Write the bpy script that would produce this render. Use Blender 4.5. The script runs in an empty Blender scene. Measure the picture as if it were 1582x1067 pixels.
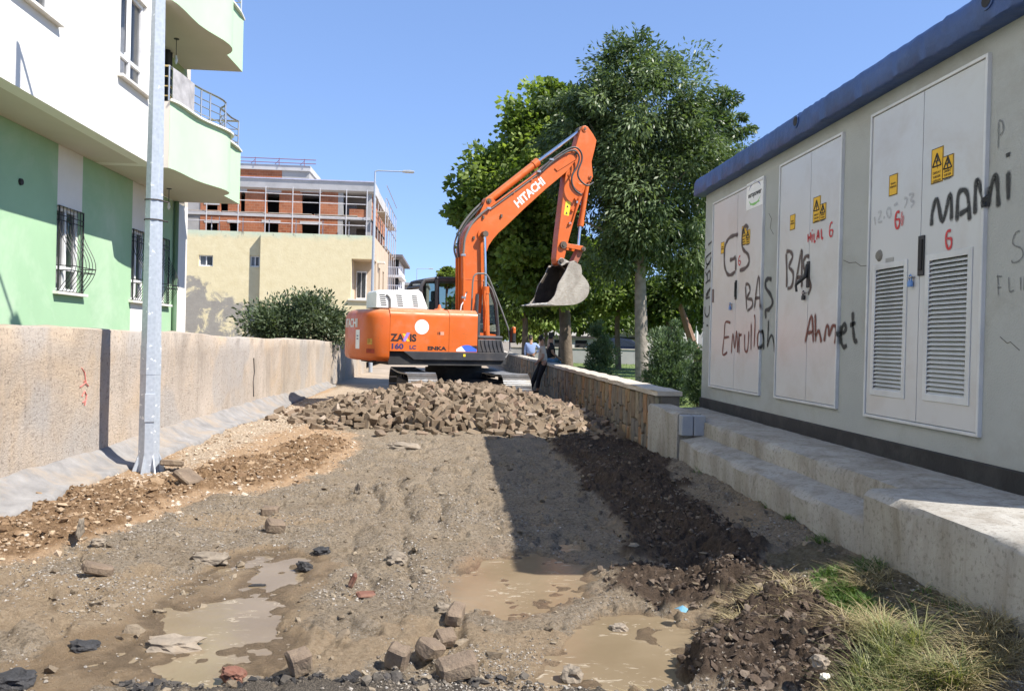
import bpy, bmesh, math, random
import numpy as np
from mathutils import Vector, Matrix, Euler

S = bpy.context.scene
C = S.collection
rad = math.radians
rnd = random.Random(7)

# ------------------------------------------------------------------ camera, sky, sun, exposure
EYE = (0.0, 0.0, 1.55)
cam_d = bpy.data.cameras.new("camera")
cam = bpy.data.objects.new("camera", cam_d)
C.objects.link(cam)
cam.location = EYE
CAM_R = Matrix.Rotation(rad(-4.23), 3, 'Z') @ Matrix.Rotation(rad(90 - 0.35), 3, 'X') @ Matrix.Rotation(rad(1.4), 3, 'Z')
cam.rotation_euler = CAM_R.to_euler('XYZ')
cam_d.sensor_width = 36
cam_d.lens = 1230 / 1582 * 36
cam_d.clip_end = 3000
S.camera = cam

SUN_EL, SUN_AZ = 50.0, 62.0            # azimuth measured from -Y towards +X
sun_dir = Vector((math.sin(rad(SUN_AZ)) * math.cos(rad(SUN_EL)), -math.cos(rad(SUN_AZ)) * math.cos(rad(SUN_EL)), math.sin(rad(SUN_EL))))
W = bpy.data.worlds.new("World")
S.world = W
W.use_nodes = True
nt = W.node_tree
nt.nodes.clear()
sky = nt.nodes.new('ShaderNodeTexSky')
sky.sky_type = 'NISHITA'
sky.sun_disc = False
sky.sun_elevation = rad(SUN_EL)
sky.sun_rotation = rad(180 - SUN_AZ)
sky.air_density = 0.7
sky.dust_density = 0.0
sky.ozone_density = 3.0
bg = nt.nodes.new('ShaderNodeBackground')
bg.inputs[1].default_value = 0.1
sky_g = nt.nodes.new('ShaderNodeGamma')
sky_g.inputs[1].default_value = 0.52
sky_t = nt.nodes.new('ShaderNodeMix')
sky_t.data_type = 'RGBA'
sky_t.blend_type = 'MULTIPLY'
sky_t.inputs[0].default_value = 1
sky_t.inputs[7].default_value = (1.44, 1.82, 2.55, 1)
wo = nt.nodes.new('ShaderNodeOutputWorld')
nt.links.new(sky.outputs[0], sky_g.inputs[0])
nt.links.new(sky_g.outputs[0], sky_t.inputs[6])
nt.links.new(sky_t.outputs[2], bg.inputs[0])
nt.links.new(bg.outputs[0], wo.inputs[0])

sun_l = bpy.data.lights.new("sun", 'SUN')
sun_l.energy = 4.6
sun_l.angle = rad(0.53)
sun_l.color = (1.0, 0.945, 0.86)
sun = bpy.data.objects.new("sun", sun_l)
C.objects.link(sun)
sun.rotation_euler = (-sun_dir).to_track_quat('-Z', 'Y').to_euler()
sun.location = (10, -10, 20)

S.view_settings.view_transform = 'Standard'
S.view_settings.look = 'None'
S.view_settings.gamma = 1
S.view_settings.exposure = 0.95
S.render.engine = 'CYCLES'
S.cycles.max_bounces = 6
S.cycles.transparent_max_bounces = 12
S.cycles.caustics_reflective = False
S.cycles.caustics_refractive = False


def at(u, v, axis, val):
    """the point of the photograph's pixel (u, v) on the plane axis = val"""
    r = CAM_R @ Vector(((u - 791) / 1230, -(v - 533.5) / 1230, -1))
    i = 'xyz'.index(axis)
    return Vector(EYE) + r * ((val - EYE[i]) / r[i])


# ------------------------------------------------------------------ materials
def lin(c):
    return tuple(x / 12.92 if x <= 0.04045 else ((x + 0.055) / 1.055) ** 2.4 for x in c)


class NT:
    def __init__(s, name):
        s.m = bpy.data.materials.new(name)
        s.m.use_nodes = True
        s.t = s.m.node_tree
        s.b = s.t.nodes['Principled BSDF']
        s.o = s.t.nodes['Material Output']
        s.tc = None

    def n(s, typ, **kw):
        x = s.t.nodes.new('ShaderNode' + typ)
        for k, v in kw.items():
            if k in x.inputs:
                x.inputs[k].default_value = v
            else:
                setattr(x, k, v)
        return x

    def l(s, a, b):
        s.t.links.new(a, b)

    def co(s, scale=None):
        if s.tc is None:
            s.tc = s.n('TexCoord')
        if scale is None:
            return s.tc.outputs['Object']
        mp = s.n('Mapping')
        mp.inputs['Scale'].default_value = scale if hasattr(scale, '__len__') else (scale,) * 3
        s.l(s.tc.outputs['Object'], mp.inputs[0])
        return mp.outputs[0]

    def noise(s, scale, detail=6, rough=.55, co=None, dist=0):
        x = s.n('TexNoise')
        x.inputs['Scale'].default_value = scale
        x.inputs['Detail'].default_value = detail
        x.inputs['Roughness'].default_value = rough
        x.inputs['Distortion'].default_value = dist
        s.l(co or s.co(), x.inputs['Vector'])
        return x.outputs[0]

    def ramp(s, fac, stops, interp='LINEAR'):
        x = s.n('ValToRGB')
        x.color_ramp.interpolation = interp
        el = x.color_ramp.elements
        while len(el) < len(stops):
            el.new(0.5)
        for e, (p, c) in zip(el, stops):
            e.position = p
            e.color = (c, c, c, 1) if not hasattr(c, '__len__') else (*c, 1)
        s.l(fac, x.inputs[0])
        return x.outputs[0]

    def mix(s, fac, a, b, mode='MIX'):
        x = s.n('Mix')
        x.data_type = 'RGBA'
        x.blend_type = mode
        for k, v in ((0, fac), (6, a), (7, b)):
            if isinstance(v, (int, float)):
                x.inputs[k].default_value = v if k == 0 else (v, v, v, 1)
            elif isinstance(v, tuple):
                x.inputs[k].default_value = (*v[:3], 1)
            else:
                s.l(v, x.inputs[k])
        return x.outputs[2]

    def math(s, op, a, b=None):
        x = s.n('Math', operation=op)
        for i, v in enumerate((a, b)):
            if v is None:
                continue
            if isinstance(v, (int, float)):
                x.inputs[i].default_value = v
            else:
                s.l(v, x.inputs[i])
        return x.outputs[0]

    def attr(s, name):
        x = s.n('Attribute')
        x.attribute_name = name
        return x

    def bump(s, h, strength=.5, dist=.01, prev=None):
        x = s.n('Bump')
        x.inputs['Strength'].default_value = strength
        x.inputs['Distance'].default_value = dist
        s.l(h, x.inputs['Height'])
        if prev is not None:
            s.l(prev, x.inputs['Normal'])
        s.l(x.outputs[0], s.b.inputs['Normal'])
        return x.outputs[0]

    def set(s, **kw):
        for k, v in kw.items():
            k = k.replace('_', ' ')
            if isinstance(v, (int, float)):
                s.b.inputs[k].default_value = v
            elif isinstance(v, tuple):
                s.b.inputs[k].default_value = (*v[:3], 1)
            else:
                s.l(v, s.b.inputs[k])
        return s


def M(name, col, rough=.7, metal=0, var=.15, vscale=3, bscale=40, bump=.2, bdist=.004, spec=.5, dirt=None, dscale=1.5, damt=.5, co=None):
    """painted or mineral surface: base colour with soft mottling, optional dirt colour, fine relief"""
    k = NT(name)
    nz = k.noise(vscale, 8, .6)
    c = k.mix(k.ramp(nz, [(.3, 0.0), (.7, 1.0)]), tuple(x * (1 - var) for x in col), tuple(min(1, x * (1 + var)) for x in col))
    if dirt:
        dn = k.noise(dscale, 10, .68, dist=.4)
        c = k.mix(k.math('MULTIPLY', k.ramp(dn, [(.48, 0.0), (.68, 1.0)]), damt), c, dirt)
    k.set(Base_Color=c, Roughness=rough, Metallic=metal)
    k.b.inputs['Specular IOR Level'].default_value = spec
    if bump:
        k.bump(k.noise(bscale, 5, .6), bump, bdist)
    return k.m


# ------------------------------------------------------------------ mesh helpers
class G:
    """collects shapes; build() links them as ONE mesh object"""
    def __init__(s):
        s.v = []
        s.f = []

    def add(s, vs, fs):
        o = len(s.v)
        s.v += [tuple(p) for p in vs]
        s.f += [tuple(i + o for i in f) for f in fs]
        return s

    def box(s, x0, x1, y0, y1, z0, z1, T=None):
        vs = [Vector((x, y, z)) for z in (z0, z1) for y in (y0, y1) for x in (x0, x1)]
        if T is not None:
            vs = [T @ p for p in vs]
        return s.add(vs, [(0, 2, 3, 1), (4, 5, 7, 6), (0, 1, 5, 4), (1, 3, 7, 5), (3, 2, 6, 7), (2, 0, 4, 6)])

    def cbox(s, x0, x1, y0, y1, z0, z1, c=.01, T=None):
        """box with chamfered edges"""
        bm = bmesh.new()
        bmesh.ops.create_cube(bm, size=1)
        for v in bm.verts:
            v.co = Vector((x0 + (v.co.x + .5) * (x1 - x0), y0 + (v.co.y + .5) * (y1 - y0), z0 + (v.co.z + .5) * (z1 - z0)))
        bmesh.ops.bevel(bm, geom=bm.edges[:], offset=c, segments=1 if c < .015 else 2, affect='EDGES', profile=.5)
        s.bm(bm, T)
        return s

    def bm(s, bm, T=None):
        bm.verts.index_update()
        s.add([(T @ v.co if T is not None else v.co) for v in bm.verts], [[v.index for v in f.verts] for f in bm.faces])
        bm.free()

    def tube(s, pts, r, n=8, caps=True, rot0=0):
        """round bar along a polyline; r a number or one per point"""
        pts = [Vector(p) for p in pts]
        rs = r if hasattr(r, '__len__') else [r] * len(pts)
        rings = []
        up = None
        for i, p in enumerate(pts):
            a = pts[i] - pts[i - 1] if i else pts[1] - pts[0]
            b = pts[i + 1] - pts[i] if i < len(pts) - 1 else a
            t = (a.normalized() + b.normalized())
            t = t.normalized() if t.length > 1e-6 else a.normalized()
            if up is None:
                up = Vector((0, 0, 1)) if abs(t.z) < .9 else Vector((1, 0, 0))
            x = t.cross(up)
            x = x.normalized() if x.length > 1e-6 else t.orthogonal().normalized()
            y = t.cross(x).normalized()
            up = -y if (-y).dot(up) > 0 else y
            x = t.cross(up).normalized()
            rings.append([p + (x * math.cos(rot0 + 2 * math.pi * k / n) + up * math.sin(rot0 + 2 * math.pi * k / n)) * rs[i] for k in range(n)])
        vs = [q for ring in rings for q in ring]
        fs = []
        for i in range(len(pts) - 1):
            for k in range(n):
                fs.append((i * n + k, i * n + (k + 1) % n, (i + 1) * n + (k + 1) % n, (i + 1) * n + k))
        if caps:
            fs.append(tuple(range(n))[::-1])
            fs.append(tuple(range((len(pts) - 1) * n, len(pts) * n)))
        return s.add(vs, fs)

    def cyl(s, p0, p1, r0, r1=None, n=16):
        return s.tube([p0, p1], [r0, r0 if r1 is None else r1], n)

    def prism(s, outline, f0, f1, chamfer=0):
        """outline [(a,b)...]; f0, f1 map (a,b) to the two end faces"""
        n = len(outline)
        vs = [f0(*p) for p in outline] + [f1(*p) for p in outline]
        fs = [tuple(range(n))[::-1], tuple(range(n, 2 * n))]
        fs += [(i, (i + 1) % n, n + (i + 1) % n, n + i) for i in range(n)]
        return s.add(vs, fs)

    def loft(s, rings, closed=True, cap=True):
        n = len(rings[0])
        vs = [p for r in rings for p in r]
        fs = []
        for i in range(len(rings) - 1):
            for k in range(n if closed else n - 1):
                fs.append((i * n + k, i * n + (k + 1) % n, (i + 1) * n + (k + 1) % n, (i + 1) * n + k))
        if cap:
            fs.append(tuple(range(n))[::-1])
            fs.append(tuple(range((len(rings) - 1) * n, len(rings) * n)))
        return s.add(vs, fs)

    def build(s, name, mat, parent=None, smooth=False, bevel=0, kind=None, seg=2, ang=35):
        me = bpy.data.meshes.new(name)
        o3 = WORLD.get(parent.name, Vector()) if parent is not None else Vector()
        me.from_pydata([Vector(p) - o3 for p in s.v], [], s.f)
        bm = bmesh.new()
        bm.from_mesh(me)
        bmesh.ops.recalc_face_normals(bm, faces=bm.faces[:])
        bm.to_mesh(me)
        bm.free()
        if smooth:
            me.shade_smooth()
            me.set_sharp_from_angle(angle=rad(ang))
        return link(name, me, mat, parent, bevel, kind, seg)


WORLD = {}


def link(name, me, mat, parent=None, bevel=0, kind=None, seg=2):
    o = bpy.data.objects.new(name, me)
    C.objects.link(o)
    if mat is not None and not me.materials:
        for m in (mat if isinstance(mat, (list, tuple)) else [mat]):
            me.materials.append(m)
    if parent is not None:
        o.parent = parent
        WORLD[o.name] = WORLD.get(parent.name, Vector())
    if bevel:
        b = o.modifiers.new('bevel', 'BEVEL')
        b.width = bevel
        b.segments = seg
        b.limit_method = 'ANGLE'
        b.angle_limit = rad(40)
        b.harden_normals = False
    if kind:
        o['kind'] = kind
    return o


def thing(name, loc, label, cat, group=None, rz=0, world=True):
    """an Empty at the base of a thing; its parts are given in world coordinates (or local ones when world is False)"""
    o = bpy.data.objects.new(name, None)
    C.objects.link(o)
    o.location = loc
    o.rotation_euler = (0, 0, rz)
    o.empty_display_size = .2
    WORLD[o.name] = Vector(loc) if world else Vector()
    return tag(o, label, cat, group)


def tag(o, label, cat, group=None):
    o['label'] = label
    o['category'] = cat
    if group:
        o['group'] = group
    return o


def rebase(o):
    """move a top-level mesh's origin to its base"""
    me = o.data
    n = len(me.vertices)
    a = np.empty(n * 3, np.float32)
    me.vertices.foreach_get('co', a)
    a = a.reshape(-1, 3)
    c = np.array([a[:, 0].mean(), a[:, 1].mean(), a[:, 2].min()], np.float32)
    a -= c
    me.vertices.foreach_set('co', a.ravel())
    me.update()
    o.location = Vector(o.location) + Vector([float(x) for x in c])
    return o


def npmesh(name, V, F, attrs=None, smooth=False):
    """mesh from numpy arrays: V (n,3), F (m,k) with one k"""
    me = bpy.data.meshes.new(name)
    V = np.ascontiguousarray(V, np.float32)
    F = np.ascontiguousarray(F, np.int32)
    m, k = F.shape
    me.vertices.add(len(V))
    me.vertices.foreach_set('co', V.ravel())
    me.loops.add(m * k)
    me.loops.foreach_set('vertex_index', F.ravel())
    me.polygons.add(m)
    me.polygons.foreach_set('loop_start', np.arange(0, m * k, k, dtype=np.int32))
    for an, av in (attrs or {}).items():
        a = me.attributes.new(an, 'FLOAT', 'POINT')
        a.data.foreach_set('value', np.ascontiguousarray(av, np.float32))
    me.update(calc_edges=True)
    if smooth:
        me.shade_smooth()
    else:
        me.shade_flat()
    return me


def copy_tree(o, parent=None):
    c = o.copy()
    C.objects.link(c)
    if parent is not None:
        c.parent = parent
    WORLD[c.name] = WORLD.get(o.name, Vector())
    for ch in [x for x in C.objects if x.parent == o]:
        copy_tree(ch, c)
    return c


def holed(g, us, ws, holes, f, depth):
    """wall sheet in (u, w) with rectangular openings; f(u, w, d) maps to space, d = 0 front, depth = back"""
    U = sorted(set([us[0], us[1]] + [x for h in holes for x in h[:2] if us[0] < x < us[1]]))
    Z = sorted(set([ws[0], ws[1]] + [x for h in holes for x in h[2:] if ws[0] < x < ws[1]]))
    nu, nw = len(U) - 1, len(Z) - 1
    sol = [[not any(h[0] <= (U[i] + U[i + 1]) / 2 <= h[1] and h[2] <= (Z[j] + Z[j + 1]) / 2 <= h[3] for h in holes) for j in range(nw)] for i in range(nu)]
    for i in range(nu):
        for j in range(nw):
            if not sol[i][j]:
                continue
            a, b, c, d = U[i], U[i + 1], Z[j], Z[j + 1]
            g.add([f(a, c, 0), f(b, c, 0), f(b, d, 0), f(a, d, 0)], [(0, 1, 2, 3)])
            g.add([f(a, c, depth), f(b, c, depth), f(b, d, depth), f(a, d, depth)], [(3, 2, 1, 0)])
            for (di, dj, p, q) in ((-1, 0, (a, c), (a, d)), (1, 0, (b, c), (b, d)), (0, -1, (a, c), (b, c)), (0, 1, (a, d), (b, d))):
                ii, jj = i + di, j + dj
                if 0 <= ii < nu and 0 <= jj < nw and sol[ii][jj]:
                    continue
                g.add([f(*p, 0), f(*q, 0), f(*q, depth), f(*p, depth)], [(0, 1, 2, 3)])
    return g


# numpy noise
def _hash(ix, iy, seed):
    h = (ix.astype(np.int64) * 374761393 + iy.astype(np.int64) * 668265263 + seed * 1442695041) & 0x7fffffff
    h = ((h ^ (h >> 13)) * 1274126177) & 0x7fffffff
    return ((h ^ (h >> 16)) & 0xffff) / 65535.0


def vnoise(x, y, seed=0):
    ix, iy = np.floor(x), np.floor(y)
    fx, fy = x - ix, y - iy
    fx, fy = fx * fx * (3 - 2 * fx), fy * fy * (3 - 2 * fy)
    a, b = _hash(ix, iy, seed), _hash(ix + 1, iy, seed)
    c, d = _hash(ix, iy + 1, seed), _hash(ix + 1, iy + 1, seed)
    return (a + (b - a) * fx) * (1 - fy) + (c + (d - c) * fx) * fy


def fbm(x, y, seed=0, oct=5, gain=.5):
    s, a, t = 0, 1, 0
    for i in range(oct):
        s = s + a * vnoise(x * 2 ** i + i * 17.3, y * 2 ** i - i * 9.1, seed + i)
        t += a
        a *= gain
    return s / t


def worley(x, y, seed=0):
    ix, iy = np.floor(x), np.floor(y)
    best = np.full(x.shape, 9.0)
    val = np.zeros(x.shape)
    for dx in (-1, 0, 1):
        for dy in (-1, 0, 1):
            cx, cy = ix + dx, iy + dy
            px = cx + _hash(cx, cy, seed)
            py = cy + _hash(cx, cy, seed + 5)
            d = (px - x) ** 2 + (py - y) ** 2
            m = d < best
            best = np.where(m, d, best)
            val = np.where(m, _hash(cx, cy, seed + 9), val)
    return np.sqrt(best), val


def sstep(a, b, x):
    t = np.clip((x - a) / (b - a), 0, 1)
    return t * t * (3 - 2 * t)


def polymask(x, y, poly, soft):
    """1 inside the polygon, falling to 0 over soft metres outside and inside its edge"""
    ins = np.zeros(x.shape, bool)
    dist = np.full(x.shape, 1e9)
    n = len(poly)
    for i in range(n):
        (x0, y0), (x1, y1) = poly[i], poly[(i + 1) % n]
        if y0 != y1:
            c = ((y0 > y) != (y1 > y)) & (x < (x1 - x0) * (y - y0) / (y1 - y0) + x0)
            ins ^= c
        ex, ey = x1 - x0, y1 - y0
        t = np.clip(((x - x0) * ex + (y - y0) * ey) / (ex * ex + ey * ey + 1e-9), 0, 1)
        dist = np.minimum(dist, np.hypot(x - x0 - t * ex, y - y0 - t * ey))
    sd = np.where(ins, dist, -dist)
    return sstep(-soft, soft, sd)


def text_mesh(body, size, bold=0.0, extrude=.002, align='LEFT', shear=0, space=1, wide=1):
    cu = bpy.data.curves.new('lettering', 'FONT')
    cu.body = body
    cu.size = size
    cu.offset = bold
    cu.extrude = extrude
    cu.align_x = align
    cu.shear = shear
    cu.space_character = space
    cu.resolution_u = 3
    o = bpy.data.objects.new('lettering', cu)
    C.objects.link(o)
    dg = bpy.context.evaluated_depsgraph_get()
    me = bpy.data.meshes.new_from_object(o.evaluated_get(dg))
    bpy.data.objects.remove(o)
    bpy.data.curves.remove(cu)
    me.name = 'lettering'
    if wide != 1:
        for v in me.vertices:
            v.co.x *= wide
    me.materials.clear()
    return me


def lettering(body, size, origin, ux, uy, mat, parent, name='lettering', **kw):
    """flat lettering: ux, uy the reading and upward directions"""
    me = text_mesh(body, size, **kw)
    ux, uy = Vector(ux).normalized(), Vector(uy).normalized()
    un = ux.cross(uy)
    o3 = Vector(origin)
    off = WORLD.get(parent.name, Vector()) if parent is not None else Vector()
    for v in me.vertices:
        v.co = o3 + ux * v.co.x + uy * v.co.y + un * v.co.z - off
    return link(name, me, mat, parent)
# ------------------------------------------------------------------ ground
def gp(*px):
    return [tuple(at(u, v, 'z', 0)[:2]) for u, v in px]


Z_SAND = gp((-60, 900), (60, 872), (160, 838), (260, 800), (345, 772), (430, 752), (520, 722), (560, 690), (545, 668), (470, 655), (520, 600), (420, 600), (250, 690), (-60, 790))
Z_PALE = gp((250, 745), (300, 690), (430, 632), (560, 588), (600, 580), (620, 610), (500, 650), (440, 668), (330, 712))
Z_EARTH = gp((-60, 800), (20, 795), (110, 775), (255, 748), (330, 728), (420, 700), (500, 672), (535, 690), (500, 722), (400, 752), (300, 770), (180, 810), (90, 850), (-60, 888))
Z_EARTH2 = gp((-60, 835), (90, 830), (200, 800), (240, 790), (120, 850), (-60, 882))
Z_WET = gp((20, 1075), (110, 1010), (190, 940), (270, 880), (330, 848), (450, 832), (530, 858), (490, 910), (470, 965), (440, 1015), (400, 1050), (300, 1075))
Z_WET2 = gp((-40, 1075), (-40, 1030), (60, 1000), (160, 960), (240, 930), (300, 1000), (200, 1075))
Z_PUD2 = gp((690, 905), (715, 858), (770, 842), (860, 852), (915, 870), (925, 905), (850, 935), (790, 942), (720, 930))
Z_PUD3 = gp((845, 1000), (900, 955), (960, 933), (1050, 945), (1105, 968), (1085, 1010), (1060, 1052), (960, 1062), (880, 1055), (850, 1030))
Z_PUD1 = gp((330, 1070), (230, 1058), (240, 1010), (290, 940), (350, 890), (420, 862), (460, 872), (430, 930), (420, 1000), (400, 1045))
Z_DARK = gp((850, 690), (890, 672), (960, 676), (1010, 705), (1045, 765), (1125, 850), (1185, 905), (1150, 945), (1060, 940), (965, 912), (950, 885), (1010, 872), (970, 835), (930, 780), (890, 730))
BERM = gp((880, 690), (960, 745), (1040, 810), (1100, 862), (1150, 908), (1180, 950))
Z_MOUND = gp((1045, 1050), (1090, 1000), (1160, 960), (1230, 945), (1290, 985), (1300, 1040), (1280, 1080), (1060, 1080))
Z_TURF = gp((1120, 940), (1200, 905), (1290, 890), (1400, 950), (1500, 1000), (1620, 1075), (1280, 1085), (1180, 985))
Z_ASPH = gp((180, 1085), (200, 1066), (270, 1052), (390, 1046), (540, 1054), (700, 1056), (820, 1062), (1000, 1066), (1010, 1085))
Z_RUT = gp((470, 900), (560, 760), (640, 720), (760, 720), (790, 840), (740, 900), (640, 935))


def pathdist(x, y, pts):
    d = np.full(np.shape(x), 1e9)
    for (x0, y0), (x1, y1) in zip(pts[:-1], pts[1:]):
        ex, ey = x1 - x0, y1 - y0
        t = np.clip(((x - x0) * ex + (y - y0) * ey) / (ex * ex + ey * ey), 0, 1)
        d = np.minimum(d, np.hypot(x - x0 - t * ex, y - y0 - t * ey))
    return d


def zones(x, y):
    wx = x + .34 * (fbm(x * 2.2, y * 2.2, 50, 4) - .5) + .2 * (fbm(x * 9, y * 9, 52, 3) - .5)
    wy = y + .5 * (fbm(x * 2.2, y * 2.2, 51, 4) - .5) + .3 * (fbm(x * 9, y * 9, 53, 3) - .5)
    z = {}
    z['sand'] = polymask(wx, wy, Z_SAND, .14)
    z['pale'] = polymask(wx, wy, Z_PALE, .3)
    z['earth'] = np.maximum(polymask(wx, wy, Z_EARTH, .14), polymask(wx, wy, Z_EARTH2, .1))
    z['wet'] = np.maximum(np.maximum(polymask(wx, wy, Z_WET, .12), .8 * polymask(wx, wy, Z_WET2, .12)), np.maximum(polymask(wx, wy, Z_PUD2, .1), polymask(wx, wy, Z_PUD3, .08)))
    z['pud'] = np.maximum(polymask(wx, wy, Z_PUD1, .12), np.maximum(polymask(wx, wy, Z_PUD2, .12), polymask(wx, wy, Z_PUD3, .07)))
    z['dark'] = np.maximum(polymask(wx, wy, Z_DARK, .12), polymask(wx, wy, Z_MOUND, .07))
    z['mound'] = polymask(wx, wy, Z_MOUND, .1)
    z['turf'] = polymask(wx, wy, Z_TURF, .12)
    z['asph'] = polymask(wx, wy, Z_ASPH, .03)
    z['rut'] = polymask(wx, wy, Z_RUT, .35)
    z['berm'] = np.exp(-(pathdist(wx, wy, BERM) / .24) ** 2)
    return z


def zbase(x, y):
    """broad shape of the ground"""
    b = .2 * sstep(1.7, 2.7, x) * (1 - sstep(8.5, 11.5, y)) + .03 * sstep(1.5, 2.8, x)
    b = b + .07 * sstep(-1.4, -2.9, x) * (1 - .6 * sstep(12, 18, y))
    return b


def zground(x, y, fine=True):
    x, y = np.asarray(x, float), np.asarray(y, float)
    m = zones(x, y)
    near = 1 - sstep(13, 20, y)
    z = zbase(x, y)
    big = (fbm(x * 1.7, y * 1.7, 3, 4) - .5)
    z = z + .07 * big * near - .012
    z = z + m['rut'] * near * (.085 * (np.abs(np.sin((x + .45 * (fbm(x * 1.7, y * .8, 9, 3) - .5) + .05 * y) * 9.5)) ** .7 - .6)) * np.clip(2.2 * fbm(x * 2.3, y * 1.3, 12, 3) - .6, 0, 1.3)
    z = z + m['berm'] * (.05 + .12 * fbm(x * 4, y * 4, 21, 3)) + .05 * m['dark'] * (fbm(x * 3, y * 3, 22, 3))
    z = z + m['mound'] * (.0 + .17 * fbm(x * 4.5, y * 4.5, 27, 4) ** 1.6)
    z = z + m['earth'] * .11 * (fbm(x * 3.5, y * 3.5, 23, 3) - .25)
    z = z + m['turf'] * .05 + m['asph'] * .05 * fbm(x * 8, y * 8, 25, 3)
    wet = m['wet']
    flat = -.040 + .062 * (fbm(x * 3.0, y * 3.0, 31, 5) - .5) + .04 * (fbm(x * 10, y * 10, 33, 3) - .5)
    z = z * (1 - wet) + flat * wet
    z = z - m['pud'] * .024
    # the patch by the left wall where the lamp stands stays level
    if fine:
        rough = (1 - .8 * wet) * near
        d1, v1 = worley(x * 9, y * 9, 61)
        d2, v2 = worley(x * 26, y * 26, 62)
        d3, v3 = worley(x * 55, y * 55, 63)
        cl = np.clip(np.maximum(np.maximum(m['dark'], m['earth'] * .8), m['mound']), 0, 1)
        z = z + cl * rough * .055 * (1 - np.clip(d1, 0, 1)) * v1
        z = z + rough * (.014 + .026 * cl + .012 * m['asph']) * (1 - np.clip(d2 * 1.3, 0, 1)) * v2 ** 1.5
        z = z + (rough * .006 + .0012) * (1 - np.clip(d3 * 1.4, 0, 1)) * v3
        z = z + rough * .03 * (fbm(x * 6, y * 6, 64, 4, .55) - .5)
        z = z + rough * .075 * (1 - m['sand'] * .6) * sstep(5, 7.5, y) * (fbm(x * 3.3, y * 3.3, 66, 3, .5) - .5)
        d4, v4 = worley(x * 4.2 + fbm(x * 5, y * 5, 67, 2), y * 4.2, 68)
        z = z + rough * .035 * sstep(5, 7, y) * (1 - np.clip(d4 * 1.15, 0, 1)) * v4 * (1 - m['sand'])
        # tooth and tyre scuffs across the middle
        z = z - .05 * near * (1 - wet) * sstep(.66, .8, fbm(x * 3.1, y * 1.9, 71, 4)) * (1 - m['sand'])
        z = z - .03 * near * (1 - wet) * sstep(.64, .75, fbm(x * 7 + 3, y * 5, 73, 3))
    return z


def zgs(x, y):
    return zground(np.asarray(x, float), np.asarray(y, float), False)


def zg(x, y):
    return float(zground(np.array([x]), np.array([y]), False)[0])


def ground_mat():
    k = NT('excavated_ground')
    f1 = k.noise(2.5, 8, .6)
    f2 = k.noise(38, 6, .65)
    f3 = k.noise(150, 3, .6)
    base = k.mix(k.ramp(f1, [(.3, 0.), (.7, 1.)]), (.225, .17, .11), (.33, .26, .178))
    grav = k.math('MULTIPLY', k.ramp(f3, [(.50, 0.), (.58, 1.)]), k.ramp(k.noise(3.2, 5, .65), [(.38, .25), (.6, 1.)]))
    base = k.mix(k.math('MULTIPLY', grav, .75), base, (.35, .32, .275))
    base = k.mix(k.ramp(f2, [(.38, .7), (.52, 0.)]), base, (.11, .083, .054))
    mudc = k.mix(k.ramp(f2, [(.35, 0.), (.65, 1.)]), (.27, .195, .12), (.36, .275, .18))
    base = k.mix(k.ramp(k.math('ADD', k.attr('muddy').outputs['Fac'], k.math('MULTIPLY', k.math('SUBTRACT', f2, .5), .5)), [(.4, 0.), (.6, .85)]), base, mudc)
    sand = k.mix(k.ramp(f2, [(.35, 0.), (.65, 1.)]), (.34, .215, .12), (.47, .33, .205))
    pale = k.mix(k.ramp(f2, [(.38, 0.), (.6, 1.)]), (.34, .255, .175), (.52, .425, .315))
    earth = k.mix(k.ramp(f2, [(.35, 0.), (.7, 1.)]), (.15, .085, .04), (.33, .215, .12))
    wet = k.mix(k.ramp(f1, [(.3, 0.), (.7, 1.)]), (.225, .155, .088), (.30, .22, .135))
    wet = k.mix(k.math('MULTIPLY', grav, .25), wet, (.36, .31, .24))
    wet = k.mix(k.ramp(k.attr('low').outputs['Fac'], [(.35, 0.), (.9, .65)]), wet, (.13, .092, .055))
    dark = k.mix(k.ramp(f2, [(.35, 0.), (.7, 1.)]), (.052, .035, .023), (.115, .08, .055))
    turf = k.mix(k.ramp(f2, [(.35, 0.), (.7, 1.)]), (.10, .08, .045), (.22, .185, .125))
    asph = k.mix(k.ramp(f3, [(.4, 0.), (.65, 1.)]), (.065, .055, .045), (.19, .16, .125))
    c = base
    warp = k.math('MULTIPLY', k.math('SUBTRACT', f2, .5), .9)
    for nm, col in (('sand', sand), ('pale', pale), ('earth', earth), ('wet', wet), ('turf', turf), ('dark', dark), ('asph', asph)):
        a = k.math('ADD', k.attr(nm).outputs['Fac'], warp)
        c = k.mix(k.ramp(a, [(.3, 0.), (.7, 1.)]), c, col)
    red = k.math('MULTIPLY', k.attr('red').outputs['Fac'], k.ramp(f1, [(.45, 0.), (.62, 1.)]))
    c = k.mix(red, c, (.28, .15, .09))
    ro = k.math('SUBTRACT', .95, k.math('MULTIPLY', k.attr('wet').outputs['Fac'], .45))
    k.set(Base_Color=c, Roughness=ro)
    k.b.inputs['Specular IOR Level'].default_value = .3
    bb1 = k.bump(k.noise(34, 8, .72), .9, .035)
    k.bump(k.noise(130, 6, .75), 1.0, .014, bb1)
    return k.m


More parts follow.
